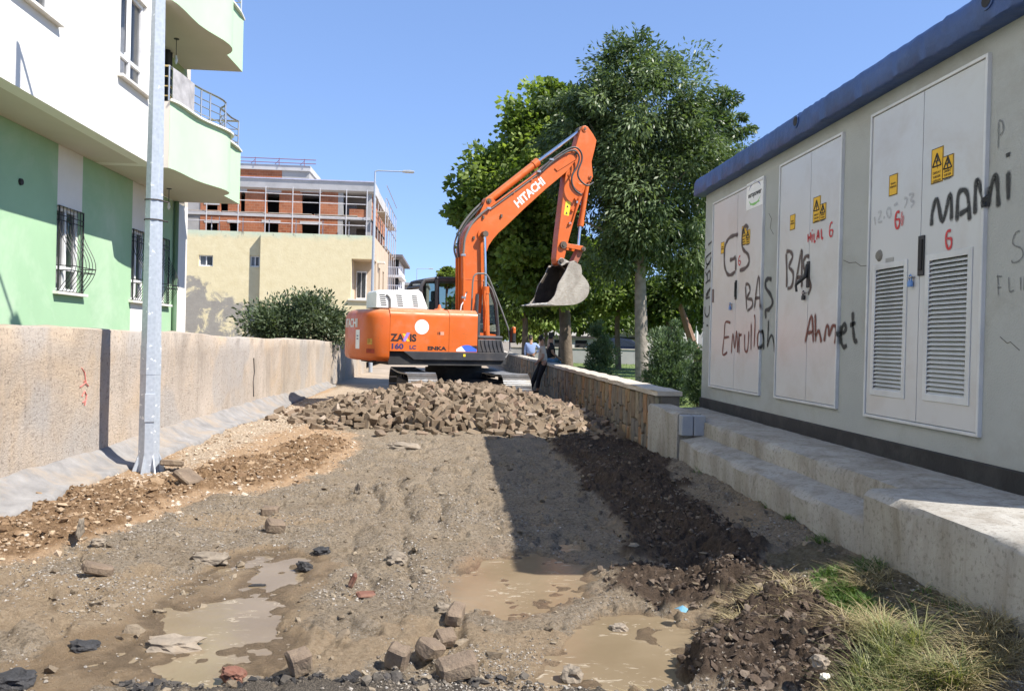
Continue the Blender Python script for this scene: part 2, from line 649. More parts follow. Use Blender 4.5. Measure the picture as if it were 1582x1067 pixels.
rows = []
yy = 1.6
while yy < 26:
    rows.append(yy)
    yy *= 1.0038
rows = np.array(rows)
cols = np.linspace(-4.62, 3.25, 540)
GX, GY = np.meshgrid(cols, rows)
gx, gy = GX.ravel(), GY.ravel()
gz = zground(gx, gy)
gm = zones(gx, gy)
nr, nc = GX.shape
ii = np.arange(nr * nc).reshape(nr, nc)
quads = np.stack([ii[:-1, :-1], ii[:-1, 1:], ii[1:, 1:], ii[1:, :-1]], -1).reshape(-1, 4)
redm = np.maximum(polymask(gx, gy, Z_PUD2, .25), polymask(gx, gy, gp((850, 1010), (900, 975), (960, 985), (985, 1040), (900, 1050)), .15))
me = npmesh('ground', np.stack([gx, gy, gz], -1), quads, dict(sand=gm['sand'], pale=gm['pale'], earth=gm['earth'], wet=gm['wet'], dark=np.maximum(gm['dark'], gm['berm'] ** 2), turf=gm['turf'], asph=gm['asph'], red=redm * .45, low=gm['wet'] * np.clip((-.026 - gz) / .022, 0, 1), muddy=(1 - sstep(6.0, 8.0, gy)) * sstep(.47, .60, fbm(gx * 1.1 + 4, gy * 1.5, 91, 4))), smooth=True)
GROUND_M = ground_mat()
o = link('ground', me, GROUND_M, kind='structure')

# land beyond: one sheet out to the horizon, and the road running on behind the excavator
m_far = M('far_ground', (.24, .2, .15), .95, dirt=(.16, .14, .09), dscale=.05)
g = G()
g.add([(-1500, -300, -.2), (1500, -300, -.2), (1500, 2500, -.2), (-1500, 2500, -.2)], [(0, 1, 2, 3)])
g.build('terrain', m_far, kind='structure')
m_road = M('road_dust', (.36, .29, .22), .95, var=.25, vscale=.8, bscale=60, bump=.5, bdist=.01, dirt=(.2, .165, .125), dscale=.6)
g = G()
N = 40
for i in range(N):
    y0, y1 = 25.4 + i * 3, 28.4 + i * 3
    g.add([(-4.6, y0, -.03), (3.0, y0, -.03), (3.0, y1, -.03), (-4.6, y1, -.03)], [(0, 1, 2, 3)])
g.build('road', m_road, kind='structure')

# muddy water standing in the hollows
k = NT('muddy_water')
wc = k.mix(k.ramp(k.noise(1.6, 5), [(.35, 0.), (.65, 1.)]), (.178, .135, .084), (.225, .175, .114))
foam = k.math('MULTIPLY', k.ramp(k.noise(9, 6, .62, co=k.co((1, 2.2, 1)), dist=1.2), [(.585, 0.), (.63, 1.)]), k.ramp(k.noise(2.3, 3), [(.45, 0.), (.6, .85)]))
wc = k.mix(foam, wc, (.38, .325, .245))
k.set(Base_Color=wc, Roughness=k.mix(foam, .17, .5))
k.b.inputs['IOR'].default_value = 1.33
k.b.inputs['Specular IOR Level'].default_value = .32
k.bump(k.noise(9, 4), .25, .012)
WATER_M = k.m
ysp = gp((940, 938))[0][1]
for poly, lo, hi in ((Z_PUD1 + Z_WET2, -9, 99), (Z_PUD2, ysp, 99), (Z_PUD3, -9, ysp)):
    xs, ys = [p[0] for p in poly], [p[1] for p in poly]
    g = G()
    x0, x1, y0, y1 = min(xs) - .3, max(xs) + .3, max(lo, min(ys) - .25), min(hi, max(ys) + .25)
    g.add([(x0, y0, -.053), (x1, y0, -.053), (x1, y1, -.053), (x0, y1, -.053)], [(0, 1, 2, 3)])
    g.build('puddle', WATER_M, kind='structure')


# loose grit, pebbles and clods: nobody could count them
def octa():
    return np.array([(1, 0, 0), (-1, 0, 0), (0, 1, 0), (0, -1, 0), (0, 0, 1), (0, 0, -1)], float), np.array([(0, 2, 4), (2, 1, 4), (1, 3, 4), (3, 0, 4), (2, 0, 5), (1, 2, 5), (3, 1, 5), (0, 3, 5)])


def ico():
    bm = bmesh.new()
    bmesh.ops.create_icosphere(bm, subdivisions=1, radius=1)
    V = np.array([v.co[:] for v in bm.verts])
    F = np.array([[v.index for v in f.verts] for f in bm.faces])
    bm.free()
    return V, F


def ico2():
    bm = bmesh.new()
    bmesh.ops.create_icosphere(bm, subdivisions=2, radius=1)
    V = np.array([v.co[:] for v in bm.verts])
    F = np.array([[v.index for v in f.verts] for f in bm.faces])
    bm.free()
    return V, F


def scatter(name, P, R, base, mat, seed, flat=.7, sink=.25, jit=.25, label=None):
    V0, F0 = base
    r = np.random.default_rng(seed)
    n, kv = len(P), len(V0)
    V = np.repeat(V0[None], n, 0) * (1 + jit * (r.random((n, kv, 1)) - .5) * 2) + jit * .5 * (r.random((n, kv, 3)) - .5)
    V = V * (1 + 1.0 * (r.random((n, 1, 3)) - .5))
    q = r.normal(size=(n, 4))
    q /= np.linalg.norm(q, axis=1, keepdims=True)
    w, x, y, z = q.T
    Rm = np.stack([1 - 2 * (y * y + z * z), 2 * (x * y - z * w), 2 * (x * z + y * w), 2 * (x * y + z * w), 1 - 2 * (x * x + z * z), 2 * (y * z - x * w), 2 * (x * z - y * w), 2 * (y * z + x * w), 1 - 2 * (x * x + y * y)], -1).reshape(n, 3, 3)
    V = np.einsum('nij,nkj->nki', Rm, V)
    V[:, :, 2] *= flat
    V = V * R[:, None, None] + P[:, None, :]
    V[:, :, 2] += (R * (flat - sink * 2) * .6)[:, None]
    F = (F0[None] + (np.arange(n) * kv)[:, None, None]).reshape(-1, 3)
    me = npmesh(name, V.reshape(-1, 3), F, dict(v=np.repeat(r.random(n), kv)))
    return link(name, me, mat, kind='stuff')


def sample_ground(n, seed, y0=3.0, y1=17.0, power=1.0):
    r = np.random.default_rng(seed)
    y = y0 * (y1 / y0) ** (r.random(n) ** power)
    x = r.uniform(-4.4, 2.7, n)
    ok = (np.abs(x - .06 * y) < .70 * y + .4)
    return x[ok], y[ok], r


def vmat(name, stops, rough=.9, bscale=60, bump=.5):
    k = NT(name)
    a = k.attr('v').outputs['Fac']
    k.set(Base_Color=k.mix(k.math('MULTIPLY', k.ramp(k.noise(25, 4), [(.35, 0.), (.65, 1.)]), .35), k.ramp(a, stops), tuple(x * .5 for x in stops[0][1])), Roughness=rough)
    k.bump(k.noise(bscale, 4), bump, .006)
    return k.m


m_peb = vmat('pebble_stone', [(0, (.13, .105, .08)), (.35, (.22, .185, .145)), (.7, (.30, .265, .22)), (1, (.42, .39, .35))])
m_peb2 = vmat('pale_pebble', [(0, (.27, .19, .12)), (.5, (.42, .32, .22)), (1, (.6, .52, .42))])
m_clod = vmat('earth_clod', [(0, (.05, .033, .022)), (.5, (.095, .065, .044)), (1, (.17, .13, .095))], bscale=90, bump=.9)
m_clod2 = vmat('brown_clod', [(0, (.13, .075, .036)), (.5, (.25, .16, .088)), (1, (.42, .31, .2))], bscale=90, bump=.9)
m_asph = vmat('asphalt_lump', [(0, (.018, .017, .017)), (.5, (.05, .045, .042)), (1, (.16, .135, .105))], bscale=120, bump=.9)

x, y, r = sample_ground(150000, 1, 3.0, 12)
m = zones(x, y)
cl = fbm(x * 1.6, y * 1.6, 81, 4)
keep = r.random(len(x)) < np.clip((cl - .42) * 5, .04, 1) * (1 - .85 * m['pud']) * (1 - .6 * m['wet']) * (1 - m['sand']) * (1 - .9 * m['dark']) * (1 - .7 * m['turf'])
x, y = x[keep], y[keep]
R = .0035 + .0075 * r.random(len(x)) ** 3
scatter('gravel', np.stack([x, y, zground(x, y)], -1), R, octa(), m_peb, 2)
x, y, r = sample_ground(46000, 3, 4.5, 20)
m = zones(x, y)
keep = r.random(len(x)) < np.clip(m['sand'] * .6 + m['pale'] * .6, 0, 1) * (1 - .5 * m['earth'])
x, y = x[keep], y[keep]
R = .006 + .026 * r.random(len(x)) ** 4
scatter('gravel', np.stack([x, y, zground(x, y)], -1), R, octa(), m_peb2, 4)
x, y, r = sample_ground(60000, 5, 3.1, 14)
m = zones(x, y)
keep = r.random(len(x)) < np.clip(m['dark'] * .6 + m['berm'] + m['mound'] * .8, 0, 1) * np.clip(2.2 * fbm(x * 3, y * 3, 95, 3) - .35, .1, 1)
x, y = x[keep], y[keep]
R = .004 + .013 * r.random(len(x)) ** 2.5 + .024 * r.random(len(x)) ** 22
scatter('soil', np.stack([x, y, zground(x, y)], -1), R, ico(), m_clod, 6, jit=.5, flat=.85)
x, y, r = sample_ground(34000, 7, 4.5, 15)
m = zones(x, y)
keep = r.random(len(x)) < np.clip(m['earth'], 0, 1) * .8
x, y = x[keep], y[keep]
R = .006 + .018 * r.random(len(x)) ** 2 + .03 * r.random(len(x)) ** 12
scatter('soil', np.stack([x, y, zground(x, y)], -1), R, ico(), m_clod2, 8, jit=.5, flat=.7)
x, y, r = sample_ground(7000, 9, 3.1, 10.5)
m = zones(x, y)
keep = r.random(len(x)) < .10 * (1 - m['sand']) * (1 - m['pud'])
x, y = x[keep], y[keep]
R = .012 + .025 * r.random(len(x)) ** 2
scatter('dirt', np.stack([x, y, zground(x, y)], -1), R, ico(), vmat('mud_clod', [(0, (.13, .098, .064)), (.5, (.2, .155, .105)), (1, (.29, .235, .165))], bscale=90, bump=.8), 10, jit=.5, flat=.7)
r = np.random.default_rng(11)
x = np.concatenate([-1.4 + 2.0 * r.random(900) ** 1.9, r.uniform(-2.0, -1.6, 40)])
y = np.concatenate([3.56 + .10 * r.random(900) ** .7 * (1 + .5 * np.sin(x[:900] * 5)), 3.5 + .1 * r.random(40)])
R = .004 + .024 * r.random(len(x)) ** 5
scatter('rubble', np.stack([x, y, zground(x, y)], -1), R, ico(), m_asph, 12, jit=.55, flat=.75)
# ------------------------------------------------------------------ retaining wall along the left side
LWX = -3.82


def lw_top(y):
    return 1.58 - .0105 * (min(y, 24) - 6.8) + .012 * math.sin(y * 1.7) + .015 * math.sin(y * .63 + 1)


k = NT('rough_render')
n1, n2 = k.noise(1.1, 8, .65), k.noise(26, 6, .7)
c = k.mix(k.ramp(n1, [(.3, 0.), (.7, 1.)]), (.385, .325, .265), (.545, .47, .395))
c = k.mix(k.math('MULTIPLY', k.ramp(k.noise(.8, 6, .6, dist=1), [(.5, 0.), (.66, 1.)]), .6), c, (.52, .40, .28))
sx = k.n('SeparateXYZ')
k.l(k.co(), sx.inputs[0])
c = k.mix(k.math('MULTIPLY', k.ramp(k.math('ADD', sx.outputs[2], k.math('MULTIPLY', n1, .9)), [(1.5, 0.), (1.9, 1.)]), .7), c, (.25, .215, .18))
c = k.mix(k.math('MULTIPLY', k.ramp(k.noise(1.0, 8, .7, co=k.co((2.6, 2.6, .5)), dist=.8), [(.5, 0.), (.7, 1.)]), .5), c, (.25, .22, .19))
c = k.mix(k.math('MULTIPLY', k.ramp(k.noise(.55, 3, .4), [(.56, 0.), (.6, 1.)]), .55), c, (.36, .345, .33))
c = k.mix(k.ramp(n2, [(.33, .65), (.46, 0.)]), c, (.16, .13, .105))
k.set(Base_Color=c, Roughness=.95)
k.b.inputs['Specular IOR Level'].default_value = .15
bmp = k.bump(k.noise(7, 4), .35, .03)
k.bump(k.noise(42, 6, .75), 1.0, .019, bmp)
RENDER_M = k.m
m_strip = M('smooth_concrete_fillet', (.235, .225, .215), .92, var=.25, vscale=5, bscale=24, bump=.9, bdist=.014, dirt=(.33, .265, .195), dscale=1.8, damt=.9)
wall_t = thing('retaining_wall', (LWX - .1, 12, 0), 'long low rough rendered wall below the green apartment block', 'wall')
g = G()
ys = [1.0 + .25 * i for i in range(0, 140)]
rings = []
for y in ys:
    t = lw_top(y)
    j = lambda a: .012 * math.sin(a * 13.1 + y * 7.3) + rnd.uniform(-.006, .006)
    rings.append([(LWX + .01 * math.sin(y * 3), y, -.3), (LWX + j(1), y, .1), (LWX + j(2), y, .5), (LWX + j(3), y, .9), (LWX + j(4), y, 1.25), (LWX + j(5), y, t - .012), (LWX - .015, y, t + j(6) * .5), (LWX - .22, y, t + .012 + j(7) * .5), (LWX - .28, y, t - .02), (LWX - .28, y, -.3)])
g.loft(rings)
g.build('wall', RENDER_M, wall_t, smooth=True, ang=50)
g = G()
rings = []
for y in [1.0 + .2 * i for i in range(120)]:
    w = .40 + .02 * math.sin(y * 1.3) + .01 * math.sin(y * 3.1) + rnd.uniform(-.008, .008) - .16 * float(sstep(14, 21, y))
    h = .26 + .008 * math.sin(y * 1.2) + rnd.uniform(-.012, .012) - .1 * float(sstep(15, 22, y))
    xo = LWX + .012
    zo = max(zg(xo + w, y), .02)
    jj = lambda q: rnd.uniform(-.0022, .0022)
    rings.append([(xo - .03, y, -.2), (xo - .02, y, h + .015), (xo + .02, y, h), (xo + w * .3, y, zo + (h - zo) * .66 + jj(1)), (xo + w * .6, y, zo + (h - zo) * .34 + jj(2)), (xo + w - .03, y, zo + .05 + jj(3)), (xo + w, y, zo + .015), (xo + w + .01, y, -.2)])
g.loft(rings)
g.build('fillet', m_strip, wall_t, smooth=True, ang=50)
# dark joint in the wall, and red scribbles
m_redchalk = M('red_chalk', (.62, .2, .17), .95, bump=0)
m_crack = M('crack', (.06, .05, .045), .95, bump=0)


def stroke_path(pts, r, mat, parent, name):
    g = G()
    g.tube(pts, r, 5)
    return g.build(name, mat, parent)


for uvs in ([(126, 568), (131, 575), (133, 590), (124, 598)], [(130, 588), (137, 596)], [(127, 612), (131, 604), (134, 610), (131, 626)], [(128, 622), (134, 616)]):
    stroke_path([at(u, v, 'x', LWX + .016) for u, v in uvs], .006, m_redchalk, wall_t, 'scribble')
stroke_path([at(392, 553, 'x', LWX + .013), at(393, 575, 'x', LWX + .013), at(391, 590, 'x', LWX + .013), at(392, 612, 'x', LWX + .013)], .012, m_crack, wall_t, 'crack')

# ------------------------------------------------------------------ street lamps
k = NT('galvanised_steel')
vo = k.n('TexVoronoi')
vo.inputs['Scale'].default_value = 28
k.l(k.co(), vo.inputs['Vector'])
c = k.mix(k.math('MULTIPLY', vo.outputs['Distance'], .5), (.40, .44, .49), (.62, .66, .71))
spk = k.ramp(k.noise(16, 3, .5), [(.66, 0.), (.7, 1.)])
c = k.mix(k.math('MULTIPLY', spk, .8), c, (.85, .87, .88))
k.set(Base_Color=c, Metallic=.35, Roughness=.48)
k.bump(k.noise(30, 4), .15, .004)
GALV = k.m
m_lens = M('lamp_lens', (.75, .76, .74), .2, bump=0)
m_lampgrey = M('lamp_grey', (.5, .51, .53), .45, bump=0)


def street_lamp(x, y, z, label, rz, detail=True, H=9.0, r0=.108, arm=1.75, r1=.036):
    t = thing('street_lamp', (x, y, z), label, 'street lamp', 'street lamps along the left wall', rz, world=False)
    g = G()
    n = 8
    g.tube([(0, 0, -.1), (0, 0, 1.05), (0, 0, 1.05), (0, 0, 1.36), (0, 0, 1.36), (0, 0, H)], [r0 * 1.05, r0 * 1.0, r0 * 1.03, r0 * 1.01, r0 * .97, r1], n, rot0=rad(22.5))
    g.build('pole', GALV, t)
    if detail:
        g = G()
        g.box(-.2, .2, -.2, .2, -.06, .005)
        g.build('base_plate', GALV, t, bevel=.004)
        for a in range(8):
            T = Matrix.Rotation(rad(22.5 + 45 * a), 4, 'Z')
            g = G()
            vs = [T @ Vector(p) for p in ((r0, -.006, 0), (r0 + .075, -.006, 0), (r0, -.006, .2), (r0, .006, 0), (r0 + .075, .006, 0), (r0, .006, .2))]
            g.add(vs, [(0, 1, 2), (3, 5, 4), (0, 3, 4, 1), (1, 4, 5, 2), (2, 5, 3, 0)])
            g.build('gusset', GALV, t)
        for zz in (2.69, 2.90):
            g = G()
            rr = r0 * .97 + (r1 - r0 * .97) * (zz - 1.36) / (H - 1.36) + .006
            g.tube([(0, 0, zz), (0, 0, zz + .012)], rr, 16)
            g.tube([(rr - .01, 0, zz + .006), (rr + .04, .01, zz + .0)], .008, 6)
            g.build('band', m_crack, t)
        g = G()
        g.box(-.05, .05, -r0 - .004, -r0 + .02, .55, .85)
        g.build('door', GALV, t, bevel=.003)
    g = G()
    g.tube([(0, 0, H - .05), (.02, 0, H + .0), (.12, 0, H + .03), (arm - .5, 0, H + .05)], [.036, .034, .03, .026], 8)
    g.build('arm', GALV, t, smooth=True)
    g = G()
    g.prism([(arm - .55, H + .02), (arm - .5, H + .09), (arm - .2, H + .11), (arm, H + .07), (arm, H + .03), (arm - .2, H + .01)], lambda a, b: (a, -.12, b), lambda a, b: (a, .12, b))
    hd = g.build('lamp_head', m_lampgrey, t, bevel=.012)
    g = G()
    g.box(arm - .42, arm - .05, -.09, .09, H - .002, H + .018)
    g.build('lens', m_lens, hd)
    return t


street_lamp(-3.22, 8.78, .045, 'galvanised octagonal lamp post standing close by at the foot of the rough wall', rad(19), H=7.5, arm=2.05, r1=.05)
street_lamp(-3.68, 36.2, 0, 'slim grey street lamp rising behind the excavator before the yellow house', rad(3), False, r0=.09)
street_lamp(-4.05, 86, 0, 'farthest faint street lamp between the white flats and the excavator cab', rad(3), False, r0=.09)

# ------------------------------------------------------------------ transformer kiosk
KX = 3.5
KY0, KY1 = 4.1, 10.98
m_kwall = M('grey_textured_paint', (.37, .385, .38), .85, var=.06, vscale=2, bscale=70, bump=.75, bdist=.008, dirt=(.27, .265, .235), dscale=.9, damt=.7)
m_kdoor = M('white_coated_steel', (.54, .55, .565), .26, var=.03, vscale=1.2, bump=.05, bscale=3, bdist=.01, dirt=(.44, .40, .37), dscale=1.4, damt=.5)
m_kframe = M('white_frame', (.55, .565, .58), .4, bump=0)
m_blue = M('blue_roof_paint', (.03, .068, .20), .5, var=.25, vscale=3, bscale=14, bump=.5, bdist=.02, dirt=(.05, .09, .22), dscale=2.5)
m_black = M('black_bitumen', (.018, .018, .02), .7, var=.3, vscale=4, bscale=40, bump=.5, bdist=.006, dirt=(.075, .075, .072), dscale=2.2, damt=.5)
m_dark = M('dark_gap', (.02, .02, .022), .8, bump=0)
m_steel = M('worn_steel', (.42, .42, .43), .35, .8, bump=.1)
m_rubber = M('black_plastic', (.018, .018, .02), .5, bump=0)
m_brass = M('padlock_blue', (.12, .25, .55), .35, bump=0)
m_yel = M('warning_yellow', (.72, .42, .015), .55, var=.06, bump=0)
m_ink = M('black_ink', (.02, .02, .02), .6, bump=0)
m_inkred = M('stencil_red', (.55, .035, .045), .6, bump=0)

kio = thing('transformer_kiosk', (KX + 1.3, (KY0 + KY1) / 2, .68), 'large grey electrical kiosk with white steel doors and graffiti under a blue roof', 'kiosk')
g = G()
holes = []
DOORS = [(5.02, 6.50, .985, 3.525), (6.99, 8.39, 1.0, 3.515), (8.82, 10.60, .99, 3.48)]
holed(g, (KY0, KY1), (.822, 3.654), [(a + .03, b - .03, c + .03, d - .03) for a, b, c, d in DOORS], lambda u, w, d: (KX + d, u, w), .1)
g.build('wall', m_kwall, kio)
g = G()
g.box(KX + .101, KX + 2.6, KY1 - .1, KY1, .822, 3.654)
g.build('end_wall', m_kwall, kio)
g = G()
g.box(KX + .101, KX + 2.6, KY0, KY0 + .1, .822, 3.654)
g.build('end_wall', m_kwall, kio)
g = G()
g.box(KX + 2.5, KX + 2.6, KY0 + .101, KY1 - .101, .822, 3.654)
g.build('rear_wall', m_kwall, kio)
g = G()
g.box(KX - .02, KX + 2.62, KY0 - .02, KY1 + .02, .3, .82)
g.build('plinth', m_black, kio, bevel=.006)
# roof slab: rounded edge, hand-painted and lumpy
g = G()
prof = [(0, 3.655), (-.125, 3.655), (-.14, 3.67), (-.14, 3.84), (-.115, 3.885), (-.06, 3.905), (1.3, 3.96), (2.75, 3.9), (2.75, 3.655)]
rings = []
for i in range(121):
    y = KY0 - .13 + (KY1 - KY0 + .26) * i / 120
    rings.append([(KX + a + (rnd.uniform(-.005, .005) if j < 6 else 0), y, b + (rnd.uniform(-.004, .004) if 0 < j < 6 else 0)) for j, (a, b) in enumerate(prof)])
g.loft(rings)
g.build('roof', m_blue, kio, smooth=True, ang=50)
# lifting sockets in the roof edge
for y in (at(1526, 20, 'x', KX - .14)[1], at(1230, 208, 'x', KX - .14)[1]):
    g = G()
    g.cyl((KX - .152, y, 3.80), (KX - .10, y, 3.80), .062, n=16)
    g.build('lifting_socket', m_blue, kio, smooth=True)
    g = G()
    g.cyl((KX - .155, y, 3.80), (KX - .12, y, 3.80), .045, n=16)
    g.build('socket_hole', m_dark, kio)


def kpt(u, v, off=0.0):
    p = at(u, v, 'x', KX)
    return p[1], p[2]


def surf(y, z):
    for a, b, c, d in DOORS:
        if a + .028 < y < b - .028 and c + .028 < z < d - .028:
            return KX - .018
        if a - .01 <= y <= b + .01 and c - .01 <= z <= d + .01:
            return KX - .032
    return KX


def plate(y0, y1, z0, z1, x, t, mat, name, parent, bevel=0):
    g = G()
    g.box(x - t, x, y0, y1, z0, z1)
    return g.build(name, mat, parent, bevel=bevel)


def warning_sign(parent, y0, y1, z0, z1, tri=True, lines=3):
    x = surf((y0 + y1) / 2, (z0 + z1) / 2) - .001
    s = plate(y0, y1, z0, z1, x, .003, m_yel, 'warning_sign', parent)
    w, h = y1 - y0, z1 - z0
    cy = (y0 + y1) / 2
    g = G()
    xs = x - .0042
    if tri:
        r = w * .42
        cz = z0 + h * .60
        P = [(cy + r * math.cos(a), cz + r * math.sin(a) * 1.05) for a in (rad(90), rad(210), rad(330))]
        for i in range(3):
            (a, b), (c, d) = P[i], P[(i + 1) % 3]
            g.tube([(xs, a, b), (xs, c, d)], .0055, 4)
        g.add([(xs, cy + .01, cz + .07), (xs, cy - .022, cz - .002), (xs, cy - .002, cz), (xs, cy - .014, cz - .06), (xs, cy + .022, cz + .012), (xs, cy + .004, cz + .012)], [(0, 1, 2, 5), (5, 2, 3, 4)])
    for (a, b, c, d) in ((y0, y1, z0, z0 + .006), (y0, y1, z1 - .006, z1), (y0, y0 + .006, z0 + .006, z1 - .006), (y1 - .006, y1, z0 + .006, z1 - .006)):
        g.add([(xs + .0005, a, c), (xs + .0005, b, c), (xs + .0005, b, d), (xs + .0005, a, d)], [(0, 1, 2, 3)])
    g.build('border', m_ink, s)
    words = (['DIKKAT', 'YUKSEK', 'GERILIM'] if lines == 3 else ['TRAFO', 'MERKEZI'])
    for i, wd in enumerate(words):
        sz = w * .19
        zt = z0 + h * (.26 if tri else .52) - i * sz * 1.12
        lettering(wd, sz, (x - .004, cy, zt), (0, -1, 0), (0, 0, 1), m_ink, s, 'print', align='CENTER', extrude=.0006)
    return s


louvre_mesh = None
leaf_by = {}
for di, (a, b, c, d) in enumerate(DOORS):
    fr = kio
    g = G()
    for (y0, y1, z0, z1) in ((a, a + .024, c, d), (b - .024, b, c, d), (a + .024, b - .024, d - .024, d), (a + .024, b - .024, c, c + .024)):
        g.box(KX - .03, KX + .02, y0, y1, z0, z1)
    g.build('door_frame', m_kframe, kio, bevel=.004)
    mid = {0: at(1425, 400, 'x', KX)[1], 1: at(1252, 420, 'x', KX)[1], 2: at(1139, 440, 'x', KX)[1]}[di]
    for (y0, y1, side) in ((a + .03, mid - .004, 'near'), (mid + .004, b - .03, 'far')):
        g = G()
        if di == 0:
            if side == 'near':
                q0, q1 = at(1500, 480, 'x', KX)[1], at(1437, 480, 'x', KX)[1]
                v0, v1 = at(1468, 615, 'x', KX)[2], at(1468, 396, 'x', KX)[2]
            else:
                q0, q1 = at(1400, 500, 'x', KX)[1], at(1354, 500, 'x', KX)[1]
                v0, v1 = at(1375, 606, 'x', KX)[2], at(1378, 412, 'x', KX)[2]
            holed(g, (y0, y1), (c + .03, d - .03), [(q0, q1, v0, v1)], lambda u, w, dd: (KX - .018 + dd, u, w), .03)
        else:
            holed(g, (y0, y1), (c + .03, d - .03), [], lambda u, w, dd: (KX - .018 + dd, u, w), .03)
        lf = g.build('door', m_kdoor, kio)
        leaf_by[(di, side)] = lf
        if di == 0:
            g = G()
            for (e0, e1, f0, f1) in ((q0 - .035, q0 + .012, v0 - .035, v1 + .035), (q1 - .012, q1 + .035, v0 - .035, v1 + .035), (q0 + .012, q1 - .012, v1 - .012, v1 + .035), (q0 + .012, q1 - .012, v0 - .035, v0 + .012)):
                g.box(KX - .026, KX - .0185, e0, e1, f0, f1)
            g.build('vent_frame', m_kframe, lf, bevel=.002)
            plate(q0 - .01, q1 + .01, v0 - .01, v1 + .01, KX + .06, .004, m_dark, 'vent_backing', lf)
            ns = 30
            pitch = (v1 - v0 - .024) / ns
            sl = None
            for i in range(ns):
                z = v0 + .012 + (i + .5) * pitch
                if sl is None:
                    g = G()
                    # a bent strip: sloping blade with a lip
                    for (x0, z0, x1, z1) in ((-.024, -.5 * pitch, .012, .34 * pitch),):
                        g.add([(x0 + KX, q0 + .012, z0 + z), (x1 + KX, q0 + .012, z1 + z), (x1 + KX, q1 - .012, z1 + z), (x0 + KX, q1 - .012, z0 + z),
                               (x0 + KX, q0 + .012, z0 + z + .004), (x1 + KX, q0 + .012, z1 + z + .004), (x1 + KX, q1 - .012, z1 + z + .004), (x0 + KX, q1 - .012, z0 + z + .004)],
                              [(0, 1, 2, 3), (7, 6, 5, 4), (0, 4, 5, 1), (1, 5, 6, 2), (2, 6, 7, 3), (3, 7, 4, 0)])
                    sl = g.build('louvre_slat', m_kframe, lf)
                else:
                    s2 = sl.copy()
                    C.objects.link(s2)
                    s2.location = sl.location + Vector((0, 0, i * pitch))
# handles, padlocks
def swing_handle(lf, u, v, h=.24, w=.05, raised=False):
    p = at(u, v, 'x', KX)
    hd = plate(p.y - w / 2, p.y + w / 2, p.z - h / 2, p.z + h / 2, KX - .0185, .012, m_rubber, 'handle', lf, .004)
    if raised:
        g = G()
        g.tube([(KX - .03, p.y, p.z + .1), (KX - .05, p.y + .01, p.z - .02), (KX - .12, p.y + .06, p.z - .1)], [.02, .022, .016], 8)
        g.tube([(KX - .12, p.y + .06, p.z - .10), (KX - .11, p.y + .06, p.z - .17)], .012, 6)
        g.build('lever', m_rubber, hd)
    else:
        plate(p.y - w * .3, p.y + w * .3, p.z - h * .36, p.z + h * .40, KX - .031, .008, m_dark, 'lever', hd, .003)


def padlock(lf, u, v, black=False):
    p = at(u, v, 'x', KX)
    g = G()
    g.box(KX - .05, KX - .0185, p.y - .03, p.y + .03, p.z + .012, p.z + .022)
    hs = g.build('hasp', m_steel, lf)
    g = G()
    g.tube([(KX - .04, p.y - .014, p.z - .01), (KX - .04, p.y - .014, p.z + .025), (KX - .04, p.y, p.z + .038), (KX - .04, p.y + .014, p.z + .025), (KX - .04, p.y + .014, p.z - .01)], .005, 6)
    g.cbox(KX - .052, KX - .028, p.y - .024, p.y + .024, p.z - .055, p.z - .01, .005)
    g.build('padlock', m_rubber if black else m_brass, hs)


swing_handle(leaf_by[(0, 'near')], 1428, 395, .30, .075)
padlock(leaf_by[(0, 'far')], 1414, 432)
swing_handle(leaf_by[(1, 'near')], 1252, 424, .26, .06, True)
padlock(leaf_by[(1, 'near')], 1247, 455, True)
swing_handle(leaf_by[(2, 'near')], 1139.5, 448, .24, .05)
padlock(leaf_by[(2, 'near')], 1132.5, 472)
p = at(1104, 457, 'x', KX)
plate(p.y - .025, p.y + .025, p.z - .09, p.z + .09, KX - .0185, .008, M('brown_catch', (.16, .11, .1), .6, bump=0), 'catch', leaf_by[(2, 'far')])
p = at(1362, 395, 'x', KX)
g = G()
g.cyl((KX - .0185, p.y, p.z), (KX - .035, p.y, p.z), .05, .035, 10)
g.build('paint_daub', M('grey_putty', (.2, .19, .17), .95, bump=.8, bscale=90), leaf_by[(0, 'far')])
p = at(1378, 404, 'x', KX)
plate(p.y - .06, p.y + .06, p.z - .03, p.z + .03, KX - .0185, .002, M('rating_plate', (.3, .3, .3), .6, bump=0), 'rating_plate', leaf_by[(0, 'far')])
# warning signs
def sgn(di, side, u0, v0, u1, v1, **kw):
    p, q = at(u0, v0, 'x', KX), at(u1, v1, 'x', KX)
    warning_sign(leaf_by[(di, side)], min(p.y, q.y), max(p.y, q.y), min(p.z, q.z), max(p.z, q.z), **kw)


sgn(0, 'near', 1444, 232, 1460.5, 280)
sgn(0, 'near', 1461, 243, 1477, 272)
sgn(0, 'far', 1378, 272, 1390, 300, tri=False, lines=2)
sgn(1, 'near', 1260, 306, 1270, 342)
sgn(1, 'near', 1270.5, 316, 1279, 338)
sgn(1, 'far', 1224, 333, 1231, 354, tri=False, lines=2)
sgn(2, 'near', 1149, 350, 1155, 378)
sgn(2, 'near', 1155.3, 356, 1161, 376)
sgn(2, 'far', 1116.5, 375, 1121, 391, tri=False, lines=2)
